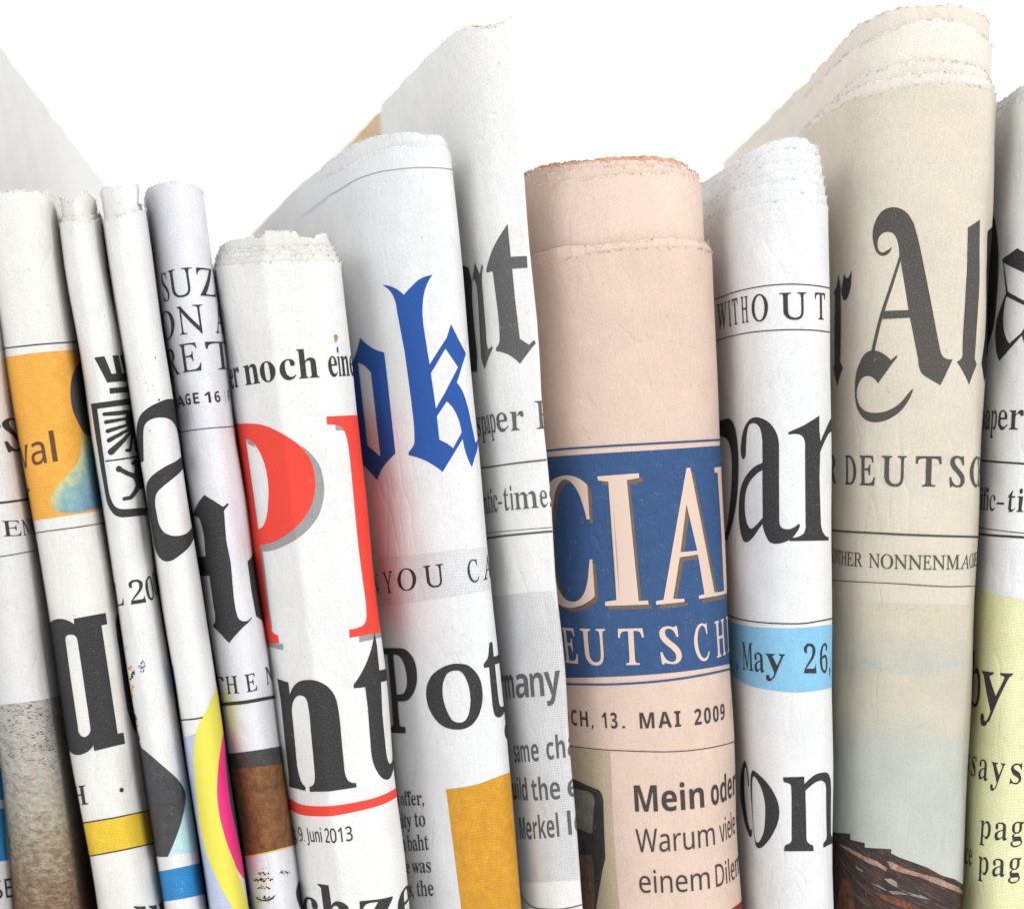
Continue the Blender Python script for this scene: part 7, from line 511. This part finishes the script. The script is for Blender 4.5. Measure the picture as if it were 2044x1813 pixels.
def grain_group():
    """newsprint: cloudy pulp, fine tooth, dark flecks and hairs; colour and normal"""
    g = bpy.data.node_groups.new('newsprint_grain', 'ShaderNodeTree')
    g.interface.new_socket('Color', in_out='INPUT', socket_type='NodeSocketColor')
    g.interface.new_socket('Stain', in_out='INPUT', socket_type='NodeSocketFloat')
    g.interface.new_socket('Color', in_out='OUTPUT', socket_type='NodeSocketColor')
    g.interface.new_socket('Normal', in_out='OUTPUT', socket_type='NodeSocketVector')
    h = N(g); i = h.n('NodeGroupInput'); o = h.n('NodeGroupOutput')
    v = h.n('ShaderNodeGroup'); v.node_tree = COORDS; v = v.outputs[0]
    cloud = h.mapr(h.noise(v, .12, 4.0, .6), .3, .7, .945, 1.035)
    tooth = h.mapr(h.noise(v, 2.4, 4.0, .75), .3, .7, .86, 1.09)
    vert = h.mapr(h.noise(h.scaled(v, 2.4, .22), 1.0, 2.0), .3, .7, .965, 1.03)
    k = h.math('MULTIPLY', h.math('MULTIPLY', cloud, tooth), vert)
    cc = h.n('ShaderNodeCombineColor')
    for s in cc.inputs: h.put(s, k)
    c = h.mix(1.0, i.outputs[0], cc.outputs[0], 'MULTIPLY')
    back = h.math('MULTIPLY', h.mapr(h.noise(h.scaled(v, .9, .45), 1.0, 3.0, .7), .48, .62), h.mapr(h.noise(v, .045, 1.0), .46, .54))
    c = h.mix(h.math('MULTIPLY', back, .055), c, (.10, .11, .14))
    fleck = h.mapr(h.noise(v, 2.3, 2.0, .6), .685, .73)
    c = h.mix(h.math('MULTIPLY', fleck, .55), c, (.17, .15, .13))
    c = h.mix(h.math('MULTIPLY', h.fibres(v, .55, .0045, .33, .56), .30), c, (.22, .19, .15))
    c = h.mix(h.math('MULTIPLY', h.fibres(h.scaled(v, 1, 1, .9), .8, .004, .4, .56), .22), c, (.86, .85, .83))
    stain = h.mapr(h.noise(v, .06, 4.0, .6), .45, .75)
    c = h.mix(h.math('MULTIPLY', stain, i.outputs[1]), c, (.60, .48, .33))
    h.put(o.inputs[0], c)
    b = h.n('ShaderNodeBump'); b.inputs['Strength'].default_value = .40; b.inputs['Distance'].default_value = .00013
    hh = h.math('ADD', h.noise(v, 2.6, 3.0, .65), h.math('MULTIPLY', h.noise(v, .35, 2.0), 1.6))
    ridge = h.math('ABSOLUTE', h.math('SUBTRACT', h.noise(h.scaled(v, .11, .05), 1.0, 2.0, .5, .6), .5))
    fold = h.math('MULTIPLY', h.mapr(ridge, 0, .06, 1, 0, True), h.mapr(h.noise(v, .05, 1.0), .45, .6))
    hh = h.math('ADD', hh, h.math('MULTIPLY', fold, -1.9))
    hh = h.math('ADD', hh, h.math('MULTIPLY', h.noise(h.scaled(v, .10, .035), 1.0, 2.0), 8.0))
    h.put(b.inputs['Height'], hh)
    h.put(o.inputs[1], b.outputs[0])
    return g
GRAIN = grain_group()

def finish(h, b, col, stain=0.0, rough=.82, spec=.18):
    g = h.n('ShaderNodeGroup'); g.node_tree = GRAIN
    if isinstance(col, tuple): col = (*col[:3], 1)
    h.put(g.inputs[0], col); g.inputs[1].default_value = stain
    h.put(b.inputs['Base Color'], g.outputs[0]); h.put(b.inputs['Normal'], g.outputs[1])
    b.inputs['Roughness'].default_value = rough
    b.inputs['Specular IOR Level'].default_value = spec

MATS = {}
def page_mat(name, col, stain=.12):
    m, nt, b = new_mat(name); finish(N(nt), b, col, stain); MATS[name] = m
    return m

def coords(h):
    v = h.n('ShaderNodeGroup'); v.node_tree = COORDS
    return v.outputs[0]

def ink_mat(name, col, wear=.5, light=(.34, .335, .33)):
    """solid ink that missed the odd fibre"""
    m, nt, b = new_mat(name); h = N(nt); v = coords(h)
    c = h.mix(h.math('MULTIPLY', h.mapr(h.noise(v, 3.4, 3.0, .7), .50, .80), wear), col, light)
    c = h.mix(h.math('MULTIPLY', h.fibres(v, .7, .0045, .45, .55), .32 * min(1, wear * 1.6)), c, tuple(min(1, x * 1.6) for x in light))
    h.put(b.inputs['Base Color'], c)
    bp = h.n('ShaderNodeBump'); bp.inputs['Strength'].default_value = .25; bp.inputs['Distance'].default_value = .00012
    h.put(bp.inputs['Height'], h.noise(v, 2.6, 3.0, .65)); h.put(b.inputs['Normal'], bp.outputs[0])
    b.inputs['Roughness'].default_value = .7; b.inputs['Specular IOR Level'].default_value = .22
    MATS[name] = m
    return m

def dots(h, pitch=.42, rot=.7854, lo=-.2, hi=.3, vec=None):
    """halftone screen: 1 on the dot, 0 on bare paper"""
    v = h.scaled(vec or h.uv(), 6.2832 / pitch, 6.2832 / pitch, rot)
    s = h.n('ShaderNodeSeparateXYZ'); h.put(s.inputs[0], v)
    return h.mapr(h.math('MULTIPLY', h.math('SINE', s.outputs[0]), h.math('SINE', s.outputs[1])), lo, hi)

def tone_mat(name, col, paper=(.62, .62, .61), cover=.75, pitch=.42, rot=.7854, vary=.12):
    """a flat tint printed as a dot screen"""
    m, nt, b = new_mat(name); h = N(nt); v = coords(h)
    full = tuple(c * .86 for c in col)
    pale = tuple(min(.8, c * 1.28 + .012) for c in col)
    c = h.mix(dots(h, pitch, rot, -.35, .25), pale, full)
    n = h.mapr(h.noise(v, .5, 4.0, .7), .3, .7, 1 - vary, 1 + vary)
    cc = h.n('ShaderNodeCombineColor')
    for s in cc.inputs: h.put(s, n)
    c = h.mix(1.0, c, cc.outputs[0], 'MULTIPLY')
    finish(h, b, c, 0.0, .75, .2)
    MATS[name] = m
    return m

WHITE = (.66, .66, .655)
page_mat('page_cool', (.672, .678, .688), .03)
page_mat('page_grey', (.60, .597, .60), .05)
page_mat('page_rust', (.60, .34, .22), .1)
page_mat('page_brown_edge', (.63, .585, .52), .35)
page_mat('page_lilac', (.645, .648, .69), .03)
page_mat('page_white', (.69, .687, .68), .05)
page_mat('page_warm', (.675, .663, .635), .08)
page_mat('page_cream', (.57, .522, .44), .20)
page_mat('page_salmon', (.605, .465, .390), .05)
page_mat('page_tan', (.62, .45, .27), .2)
page_mat('page_aged', (.65, .618, .565), .25)
page_mat('page_blush', (.66, .52, .44), .05)

ink_mat('ink_black', (.026, .026, .028), .27)
ink_mat('ink_warm', (.045, .035, .032), .25)
ink_mat('ink_grey', (.085, .085, .088), .5)
ink_mat('ink_grey2', (.060, .056, .052), .42, (.36, .33, .28))
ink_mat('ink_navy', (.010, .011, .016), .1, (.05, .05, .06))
ink_mat('ink_brown', (.10, .045, .015), .3)
ink_mat('ink_slate', (.20, .22, .27), .3)
ink_mat('ink_red', (.70, .050, .032), .16, (.80, .35, .30))
ink_mat('ink_darkred', (.22, .02, .015), .2)
ink_mat('ink_blue', (.015, .070, .285), .20, (.10, .19, .42))
ink_mat('salmon_print', (.605, .465, .390), .0)
ink_mat('fleck', (.40, .20, .08), .3)
tone_mat('ink_blue_half', (.027, .070, .175), (.605, .465, .390), rot=.9, vary=.10)
tone_mat('ink_cyan', (.020, .19, .44), rot=1.0, vary=.08)
tone_mat('ink_yellow', (.62, .42, .030), vary=.06)
tone_mat('orange', (.72, .32, .050), pitch=.46, vary=.07)
tone_mat('pale_blue', (.42, .60, .68), rot=1.57, vary=.05)
tone_mat('lavender', (.40, .45, .58), vary=.05)
tone_mat('sky_half', (.20, .43, .63), rot=.4, vary=.06)
tone_mat('pale_yellow', (.60, .60, .36), vary=.04)
tone_mat('pale_grey', (.55, .555, .57), vary=.04)
tone_mat('grey_tint', (.50, .50, .51), pitch=.5, vary=.04)
tone_mat('grey_half', (.26, .26, .265), pitch=.42, vary=.08)
tone_mat('brown_shadow', (.13, .095, .07), (.605, .465, .390), pitch=.45, vary=.1)
tone_mat('ochre', (.52, .25, .020), vary=.14)
tone_mat('navy_half', (.050, .050, .056), (.4, .42, .45), vary=.25)
tone_mat('dark_half', (.050, .047, .046), (.4, .38, .36), vary=.25)
tone_mat('brown_half', (.165, .072, .026), (.55, .42, .28), pitch=.5, vary=.45)
tone_mat('tan_half', (.41, .335, .235), (.605, .465, .390), pitch=.5, vary=.06)
tone_mat('suit_dark', (.030, .028, .026), (.25, .2, .15), pitch=.5, vary=.3)
tone_mat('suit_grey', (.16, .145, .125), (.45, .4, .33), pitch=.5, vary=.4)
tone_mat('suit_brown', (.10, .062, .035), (.4, .25, .15), pitch=.5, vary=.5)
tone_mat('boat_light', (.29, .19, .135), (.5, .4, .33), pitch=.5, vary=.5)
tone_mat('boat_grey', (.20, .185, .19), (.4, .4, .4), pitch=.5, vary=.5)
tone_mat('boat_orange', (.13, .048, .02), (.4, .2, .1), pitch=.5, vary=.7)
ink_mat('lens_yellow', (.66, .60, .085), .10, (.70, .66, .35))
ink_mat('lens_pink', (.72, .035, .20), .10, (.75, .3, .45))

def ramp(h, f, stops):
    r = h.n('ShaderNodeValToRGB'); e = r.color_ramp.elements
    while len(e) < len(stops): e.new(.5)
    for q, (p, c) in zip(e, stops): q.position = p; q.color = (*c, 1)
    h.put(r.inputs[0], f)
    return r.outputs[0]

def picture_rock():
    m, nt, b = new_mat('rock'); h = N(nt); v = coords(h)
    s = h.n('ShaderNodeSeparateXYZ'); h.put(s.inputs[0], h.uv())
    down = h.mapr(s.outputs[1], -50, -104, 0, 1)
    n1 = h.noise(h.scaled(v, .5, .9), 1.0, 6.0, .75)
    f = h.math('ADD', down, h.mapr(n1, .3, .7, -.28, .28))
    c = ramp(h, f, [(.0, (.47, .46, .43)), (.25, (.44, .42, .38)), (.45, (.36, .33, .26)), (.62, (.23, .17, .11)), (.8, (.15, .085, .05)), (1.0, (.085, .045, .03))])
    n2 = h.noise(v, 1.3, 5.0, .8)
    c = h.mix(h.mapr(n2, .5, .68, 0, .6), c, (.50, .27, .17))
    c = h.mix(h.mapr(h.noise(v, .35, 4.0, .7), .5, .7, 0, .55), c, (.16, .10, .06))
    c = h.mix(h.mapr(h.noise(h.scaled(v, 1, 1, 2.0), 1.0, 5.0, .85), .54, .68, 0, .65), c, (.12, .17, .08))
    c = h.mix(h.mapr(h.noise(h.scaled(v, 1, 1, 1.1), 1.6, 4.0, .85), .57, .66, 0, .7), c, (.035, .028, .025))
    dash = h.math('LESS_THAN', h.math('ABSOLUTE', h.math('SUBTRACT', h.noise(h.scaled(v, .10, .30), 1.0, 5.0, .75), .5)), .02)
    bits = h.mapr(h.noise(h.scaled(v, .9, 2.6), 1.0, 3.0, .7), .47, .56)
    c = h.mix(h.math('MULTIPLY', h.math('MULTIPLY', dash, bits), h.mapr(s.outputs[1], -72, -60, .0, .9)), c, (.025, .025, .03))
    c = h.mix(h.math('MULTIPLY', dots(h, .45, .4), .25), c, (.05, .045, .04))
    finish(h, b, c, 0, .75, .2); MATS['rock'] = m
picture_rock()

def picture_pear():
    m, nt, b = new_mat('parrot'); h = N(nt); v = coords(h)
    s = h.n('ShaderNodeSeparateXYZ'); h.put(s.inputs[0], h.uv())
    t = h.math('ADD', s.outputs[1], h.math('MULTIPLY', s.outputs[0], -.9))
    f = h.math('ADD', h.mapr(s.outputs[0], -2.0, 9.0, -.16, .38), h.mapr(s.outputs[1], 5, -11, .0, .72))
    f = h.math('ADD', f, h.mapr(h.noise(v, .5, 4.0), .3, .7, -.12, .12))
    c = ramp(h, f, [(0.0, (.62, .24, .10)), (.22, (.55, .40, .18)), (.42, (.46, .50, .24)), (.6, (.16, .34, .38)), (1.0, (.03, .17, .34))])
    c = h.mix(h.math('MULTIPLY', dots(h, .46, 1.1), .3), c, (.55, .5, .38))
    finish(h, b, c, 0, .75, .2); MATS['parrot'] = m
picture_pear()

def picture_sky():
    m, nt, b = new_mat('painted_sky'); h = N(nt); v = coords(h)
    s = h.n('ShaderNodeSeparateXYZ'); h.put(s.inputs[0], h.uv())
    f = h.math('ADD', h.mapr(s.outputs[1], -24, -88, 0, 1), h.mapr(h.noise(h.scaled(v, .03, .10), 1.0, 3.0), .3, .7, -.12, .12))
    c = ramp(h, f, [(0.0, (.545, .49, .385)), (.16, (.50, .47, .39)), (.30, (.445, .44, .395)), (.40, (.51, .47, .38)), (.50, (.47, .46, .395)), (.56, (.44, .46, .415)), (.8, (.45, .475, .44)), (1.0, (.465, .485, .45))])
    finish(h, b, c, .05); MATS['painted_sky'] = m
picture_sky()

def picture_boat():
    m, nt, b = new_mat('boat'); h = N(nt); v = coords(h)
    w = h.scaled(h.uv(), 1, 1, .42)
    n = h.noise(h.scaled(w, .16, 1.7), 1.0, 5.0, .72)
    c = ramp(h, n, [(.28, (.012, .010, .010)), (.46, (.040, .030, .028)), (.58, (.085, .055, .045)), (.68, (.20, .115, .07)), (.82, (.36, .27, .2))])
    c = h.mix(h.mapr(h.noise(v, .35, 3.0), .5, .68, 0, .6), c, (.075, .022, .012))
    c = h.mix(h.math('MULTIPLY', dots(h, .5, .6), .35), c, (.02, .016, .016))
    finish(h, b, c, 0, .7, .2); MATS['boat'] = m
picture_boat()

# ---------------------------------------------------------------- setting
def mesh_obj(name, verts, faces, mat, parent=None, origin=(0, 0, 0), uvs=None, normals=None, smooth=True):
    me = bpy.data.meshes.new(name)
    v = np.asarray(verts, float).reshape(-1, 3) * MM - np.asarray(origin)
    f = np.asarray(faces, np.int32).reshape(-1, 4)
    me.vertices.add(len(v)); me.vertices.foreach_set('co', v.astype(np.float32).ravel())
    me.loops.add(f.size); me.loops.foreach_set('vertex_index', f.ravel())
    me.polygons.add(len(f)); me.polygons.foreach_set('loop_start', np.arange(0, f.size, 4, dtype=np.int32))
    me.update(calc_edges=True)
    if uvs is not None:
        l = me.uv_layers.new(name='sheet')
        l.data.foreach_set('uv', np.asarray(uvs, np.float32)[f.ravel()].ravel())
    me.polygons.foreach_set('use_smooth', np.full(len(f), bool(smooth)))
    if normals is not None:
        me.normals_split_custom_set_from_vertices(np.asarray(normals, float).tolist())
    me.materials.append(mat)
    me.validate()
    o = bpy.data.objects.new(name, me)
    scene.collection.objects.link(o)
    if parent is not None: o.parent = parent
    return o

m_table, nt, b = new_mat('table_white')
h = N(nt)
tc = h.n('ShaderNodeTexCoord').outputs['Object']
h.put(b.inputs['Base Color'], h.mix(h.mapr(h.noise(tc, 60.0, 4.0), .3, .7), (.78, .78, .77), (.82, .82, .81)))
b.inputs['Roughness'].default_value = .6
def slab(name, x0, x1, y0, y1, z0, z1, mat):
    v = [(x, y, z) for z in (z0, z1) for x, y in ((x0, y0), (x1, y0), (x1, y1), (x0, y1))]
    f = [(3, 2, 1, 0), (4, 5, 6, 7), (0, 1, 5, 4), (1, 2, 6, 5), (2, 3, 7, 6), (3, 0, 4, 7)]
    return mesh_obj(name, v, f, mat, smooth=False)
table = slab('tabletop', -420, 420, -120, 420, Z_TABLE - 25, Z_TABLE, m_table)
table['kind'] = 'structure'
table['label'] = 'plain white tabletop under the row of newspapers'

# ---------------------------------------------------------------- building a newspaper
LABELS = {
 'p0': 'grey folded newspaper with a bright blue printed block, at the left end of the row',
 'p1': 'tall folded newspaper with a mottled brown rock photograph and large loose pages behind',
 'p2': 'folded newspaper with an orange panel reading val above a huge slab letter and yellow band',
 'p3': 'thin folded newspaper printed with a black eagle and lion crest above a bright blue band',
 'p4': 'thin folded newspaper with a giant rounded letter a above a yellow and pink lens shape',
 'p5': 'lilac white folded newspaper headed SUZY with a black gothic stroke and brown photo panel',
 'p6': 'folded newspaper with a red capital P and the words noch eine under a torn top',
 'p7': 'folded newspaper with blue gothic letters ok above the headline Pot and an ochre panel',
 'p8': 'narrow tall newspaper with grey gothic nt and a sharp white fold, loose pages behind it',
 'p9': 'salmon pink folded newspaper with a blue masthead panel dated 13 Mai 2009',
 'p10': 'folded newspaper reading WITHOUT and par with a pale blue band dated May 26',
 'p11': 'thick cream folded newspaper with a gothic capital A and a painted wooden boat below',
 'p12': 'folded newspaper with pale yellow lower half, at the right end of the row',
}
PAGE = {'p0': 'page_cool', 'p1': 'page_grey', 'p2': 'page_warm', 'p3': 'page_white', 'p4': 'page_white', 'p5': 'page_lilac', 'p6': 'page_white',
        'p7': 'page_cool', 'p8': 'page_white', 'p9': 'page_salmon', 'p10': 'page_cool', 'p11': 'page_cream', 'p12': 'page_cool'}
INNER = {'p9': 'page_blush', 'p11': 'page_aged', 'p2': 'page_warm', 'p3': 'page_warm', 'p6': 'page_warm'}

def dec(s):
    return np.array(s.split(), float).reshape(-1, 2) / 100.0

def ragged(u, seed, amp):
    """torn and serrated paper edge: height change along the sheet, mm"""
    rg = np.random.RandomState(seed)
    out = np.zeros_like(u)
    for wl, a in ((9.0, .30), (3.1, .22), (1.3, .26), (.62, .30), (.33, .26)):
        k = np.arange(math.floor(u.min() / wl) - 2, math.ceil(u.max() / wl) + 3)
        out += a * np.interp(u, k * wl, rg.uniform(-1, 1, len(k)))
    return out * amp

def page(paper, name, off, top, amp, mat, parent, origin, seed, ldepth=None):
    u0, u1 = paper.u[0], paper.u[-1]
    if ldepth: u0 = paper.u[np.nonzero(paper.Y < ldepth)[0][0]]
    ua = []
    u = u0
    while u < u1:
        ua.append(u)
        y = np.interp(u, paper.u, paper.Y)
        u += .26 if y < 30 else (.5 if y < 110 else 1.0)
    ua.append(u1); ua = np.array(ua)
    tz = np.interp(ua, top[:, 0], top[:, 1])
    jag = ragged(ua, seed, amp)
    steps = np.r_[0, .18, .4, .8, 1.5, 3.0]
    rows = []
    for s in steps:
        rows.append(tz + jag * max(0.0, 1 - s / 2.2) - s)
    zt = (tz - 3.0)
    n = 30
    for k in range(1, n + 1):
        rows.append(zt + (Z_TABLE - zt) * k / n)
    rows = np.array(rows[::-1])
    nr, nc = rows.shape
    U = np.tile(ua, (nr, 1))
    rg = np.random.RandomState(seed + 7)
    lift = np.zeros_like(rows)
    fl = np.interp(ua, np.arange(u0 - 1, u1 + 3, 1.7), rg.uniform(-.07, .06, len(np.arange(u0 - 1, u1 + 3, 1.7))))
    lift[-1] = fl + rg.uniform(-.02, .02, nc); lift[-2] = fl * .7; lift[-3] = fl * .4; lift[-4] = fl * .15
    V = paper.pos(U, rows, -off + lift)
    i = np.arange(nr - 1)[:, None] * nc + np.arange(nc - 1)[None, :]
    F = np.stack([i, i + 1, i + nc + 1, i + nc], -1).reshape(-1, 4)
    uv = np.stack([U, rows], -1).reshape(-1, 2)
    V = V.reshape(-1, 3)
    # loose fibres standing off the torn edge, part of the sheet itself
    rh = random.Random(seed)
    front = np.nonzero(np.interp(ua, paper.u, paper.Y) < 60)[0]
    hu, hz, ho = [], [], []
    for _ in range(int(len(front) * .42 * min(1.3, amp / .3))):
        c = front[rh.randrange(len(front))]
        u, z = ua[c] + rh.uniform(-.1, .1), rows[-1][c] - rh.uniform(0, .35)
        a, l, w = rh.gauss(1.57, .8), rh.uniform(.15, .7) * (1.6 if rh.random() < .1 else 1), .014
        du, dz, bend, out = math.cos(a) * l, math.sin(a) * l, rh.uniform(-.2, .2), rh.uniform(.02, .22)
        for t in (0, .5, 1):
            b2 = bend * math.sin(t * math.pi)
            for s in (-1, 1):
                hu.append(u + du * t - dz / l * (b2 + s * w)); hz.append(z + dz * t + du / l * (b2 + s * w)); ho.append(-off + fl[c] + out * t)
    hu, hz, ho = np.array(hu), np.array(hz), np.array(ho)
    m = len(hu) // 6
    q = len(V) + 6 * np.arange(m)[:, None]
    F = np.concatenate([F, (q + np.array([0, 1, 3, 2])), (q + np.array([2, 3, 5, 4]))])
    V = np.concatenate([V, paper.pos(hu, hz, ho)]); uv = np.concatenate([uv, np.stack([hu, hz], -1)])
    o = mesh_obj(name, V, F, mat, parent, origin, uv)
    md = o.modifiers.new('thickness', 'SOLIDIFY'); md.thickness = .00009; md.offset = -1
    return o

def strips(polys, du=.5):
    """cut filled outlines (outer counter-clockwise, holes clockwise) into upright trapezoids"""
    E = []
    polys = [np.round(P, 3) for P in polys]
    for P in polys:
        Q = np.roll(P, -1, 0)
        for (a, b), (c, d) in zip(P, Q):
            if abs(a - c) > 1e-6: E.append((a, b, c, d, -1) if a < c else (c, d, a, b, 1))
    if not E: return []
    us = np.concatenate([P[:, 0] for P in polys])
    lo, hi = us.min(), us.max()
    us = np.unique(np.round(np.r_[us, np.arange(lo, hi, du), hi], 3))
    cols = [[] for _ in range(len(us) - 1)]
    for e in E:
        i, j = np.searchsorted(us, round(e[0], 3)), np.searchsorted(us, round(e[2], 3))
        for k in range(i, j): cols[k].append(e)
    out = []
    for k, es in enumerate(cols):
        a, b = us[k], us[k + 1]
        if b - a < 5e-4 or not es: continue
        L = []
        for x0, y0, x1, y1, s in es:
            m = (y1 - y0) / (x1 - x0)
            L.append((y0 + m * ((a + b) / 2 - x0), y0 + m * (a - x0), y0 + m * (b - x0), s))
        L.sort()
        w = 0
        for vm, va, vb, s in L:
            w0, w = w, w - s
            if w0 == 0 and w != 0: st = (va, vb)
            elif w0 != 0 and w == 0 and (va > st[0] or vb > st[1]):
                out.append((a, b, st[0], st[1], va, vb))
    return out

def printed(paper, name, mat, layer, polys, parent, origin, zmax=None):
    """ink on the sheet: filled outlines laid on the curved page a hair above it"""
    Q = strips(polys)
    U, Zs, F = [], [], []
    for a, b, a0, b0, a1, b1 in Q:
        n = max(1, int(max(a1 - a0, b1 - b0) / 3.0 + .999))
        base = len(U)
        for k in range(n + 1):
            t = k / n
            U += [a, b]; Zs += [a0 + (a1 - a0) * t, b0 + (b1 - b0) * t]
        for k in range(n):
            q = base + 2 * k
            F.append((q, q + 1, q + 3, q + 2))
    U, Zs = np.array(U), np.array(Zs)
    V = paper.pos(U, Zs, .018 + .022 * layer)
    return mesh_obj(name, V, F, mat, parent, origin, np.stack([U, Zs], -1), paper.normal(U, Zs))

CAP = {'B': .678, 'R': .692, 'S': .714, 'T': .714}
XH = {'B': .462, 'R': .462, 'S': .536, 'T': .546}
ASC = {'B': .676, 'R': .676, 'S': .766, 'T': .766}
def text_polys(style, text, anchors, hmm, kind, ls, emb):
    ref = {'cap': CAP, 'x': XH, 'asc': ASC, 'dig': {'B': .688, 'R': .688, 'S': .714, 'T': .714}}[kind][style]
    sy = hmm / ref
    pen, pl = 0.0, []
    for ch in text:
        if ch == ' ': pl.append((pen, None, pen, pen + .26)); pen += .26 + ls; continue
        adv, g = GLYPHS[style + ch]
        ps = [np.array(q.split(), float).reshape(-1, 2) / 1000.0 for q in g]
        if emb:
            for q in ps:
                t = np.roll(q, -1, 0) - np.roll(q, 1, 0)
                l = np.hypot(t[:, 0], t[:, 1]); l[l == 0] = 1
                q += np.stack([t[:, 1] / l * .020 * emb, -t[:, 0] / l * .010 * emb], -1)
        pl.append((pen, ps, pen + min(q[:, 0].min() for q in ps), pen + max(q[:, 0].max() for q in ps)))
        pen += adv / 1000.0 + ls
    kx, ku, kz = [], [], []
    for i, side, u, z in anchors:
        kx.append(pl[i][2 if side == 'l' else 3]); ku.append(u); kz.append(z)
    if len(kx) == 1 or abs(kx[-1] - kx[0]) < 1e-6:
        kx, ku, kz = [kx[0] - 1, kx[0]], [ku[0] - sy, ku[0]], [kz[0], kz[0]]
    fit = np.polyfit(ku, kz, 1)
    s0 = (ku[1] - ku[0]) / (kx[1] - kx[0]); s1 = (ku[-1] - ku[-2]) / (kx[-1] - kx[-2])
    s0, s1 = (s0 + sy) / 2, (s1 + sy) / 2
    kx = [kx[0] - 5] + kx + [kx[-1] + 5]; ku = [ku[0] - 5 * s0] + ku + [ku[-1] + 5 * s1]
    out = []
    for pen, ps, _, _ in pl:
        for q in ps or []:
            u = np.interp(q[:, 0] + pen, kx, ku)
            out.append(np.stack([u, np.polyval(fit, u) + q[:, 1] * sy], -1))
    return out

GROUP = 'folded newspapers standing in a row'
for n, (key, paper) in enumerate(PAPERS.items()):
    org = np.array([paper.axis0 * MM, .012, Z_TABLE * MM])
    root = bpy.data.objects.new('folded_newspaper', None)
    scene.collection.objects.link(root)
    root.location = org
    root.empty_display_size = .02
    root['label'] = LABELS[key]; root['category'] = 'newspaper'; root['group'] = GROUP
    cover = None
    for k, (nm, off, top, amp, *more) in enumerate(TOPS[key]):
        mat = MATS[PAGE[key] if k == 0 else INNER.get(key, PAGE[key])]
        if len(more) > 1: mat = MATS[more[1]]
        o = page(paper, nm, off, dec(top), amp, mat, root, org, 31 * n + 7 * k + 5, more[0] if more else None)
        if k == 0: cover = o
    for pk, nm, mt, lay, polys in PRINTS:
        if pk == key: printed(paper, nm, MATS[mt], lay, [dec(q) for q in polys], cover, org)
    for pk, nm, mt, lay, style, text, *rest in TEXTS:
        if pk == key: printed(paper, nm, MATS[mt], lay, text_polys(style, text, *rest), cover, org)

    if key == 'p4':
        # the loose inner sheet has its corner turned down
        iu = paper.u[np.argmin(np.abs(paper.X - (paper.axis0 + paper.w0 * .36)))]
        tz = dec(TOPS['p4'][1][2])[:, 1].max()
        V, F, UV = [], [], []
        nn = 8
        for j in range(nn + 1):
            for i in range(nn + 1):
                s, t = i / nn, j / nn
                u = iu - 2.6 * (1 - s) * t + .5
                z = tz - .2 - 4.6 * t - .25 * math.sin(3 * s)
                V.append(paper.pos(u, z, -.30 + .75 * math.sin(math.pi * s * .9) * t)); UV.append((u, z))
        for j in range(nn):
            for i in range(nn):
                q = j * (nn + 1) + i
                F.append((q, q + nn + 1, q + nn + 2, q + 1))
        fc = mesh_obj('turned_corner', np.array(V), F, MATS['page_warm'], root, org, np.array(UV))
        md = fc.modifiers.new('thickness', 'SOLIDIFY'); md.thickness = .00009; md.offset = 0
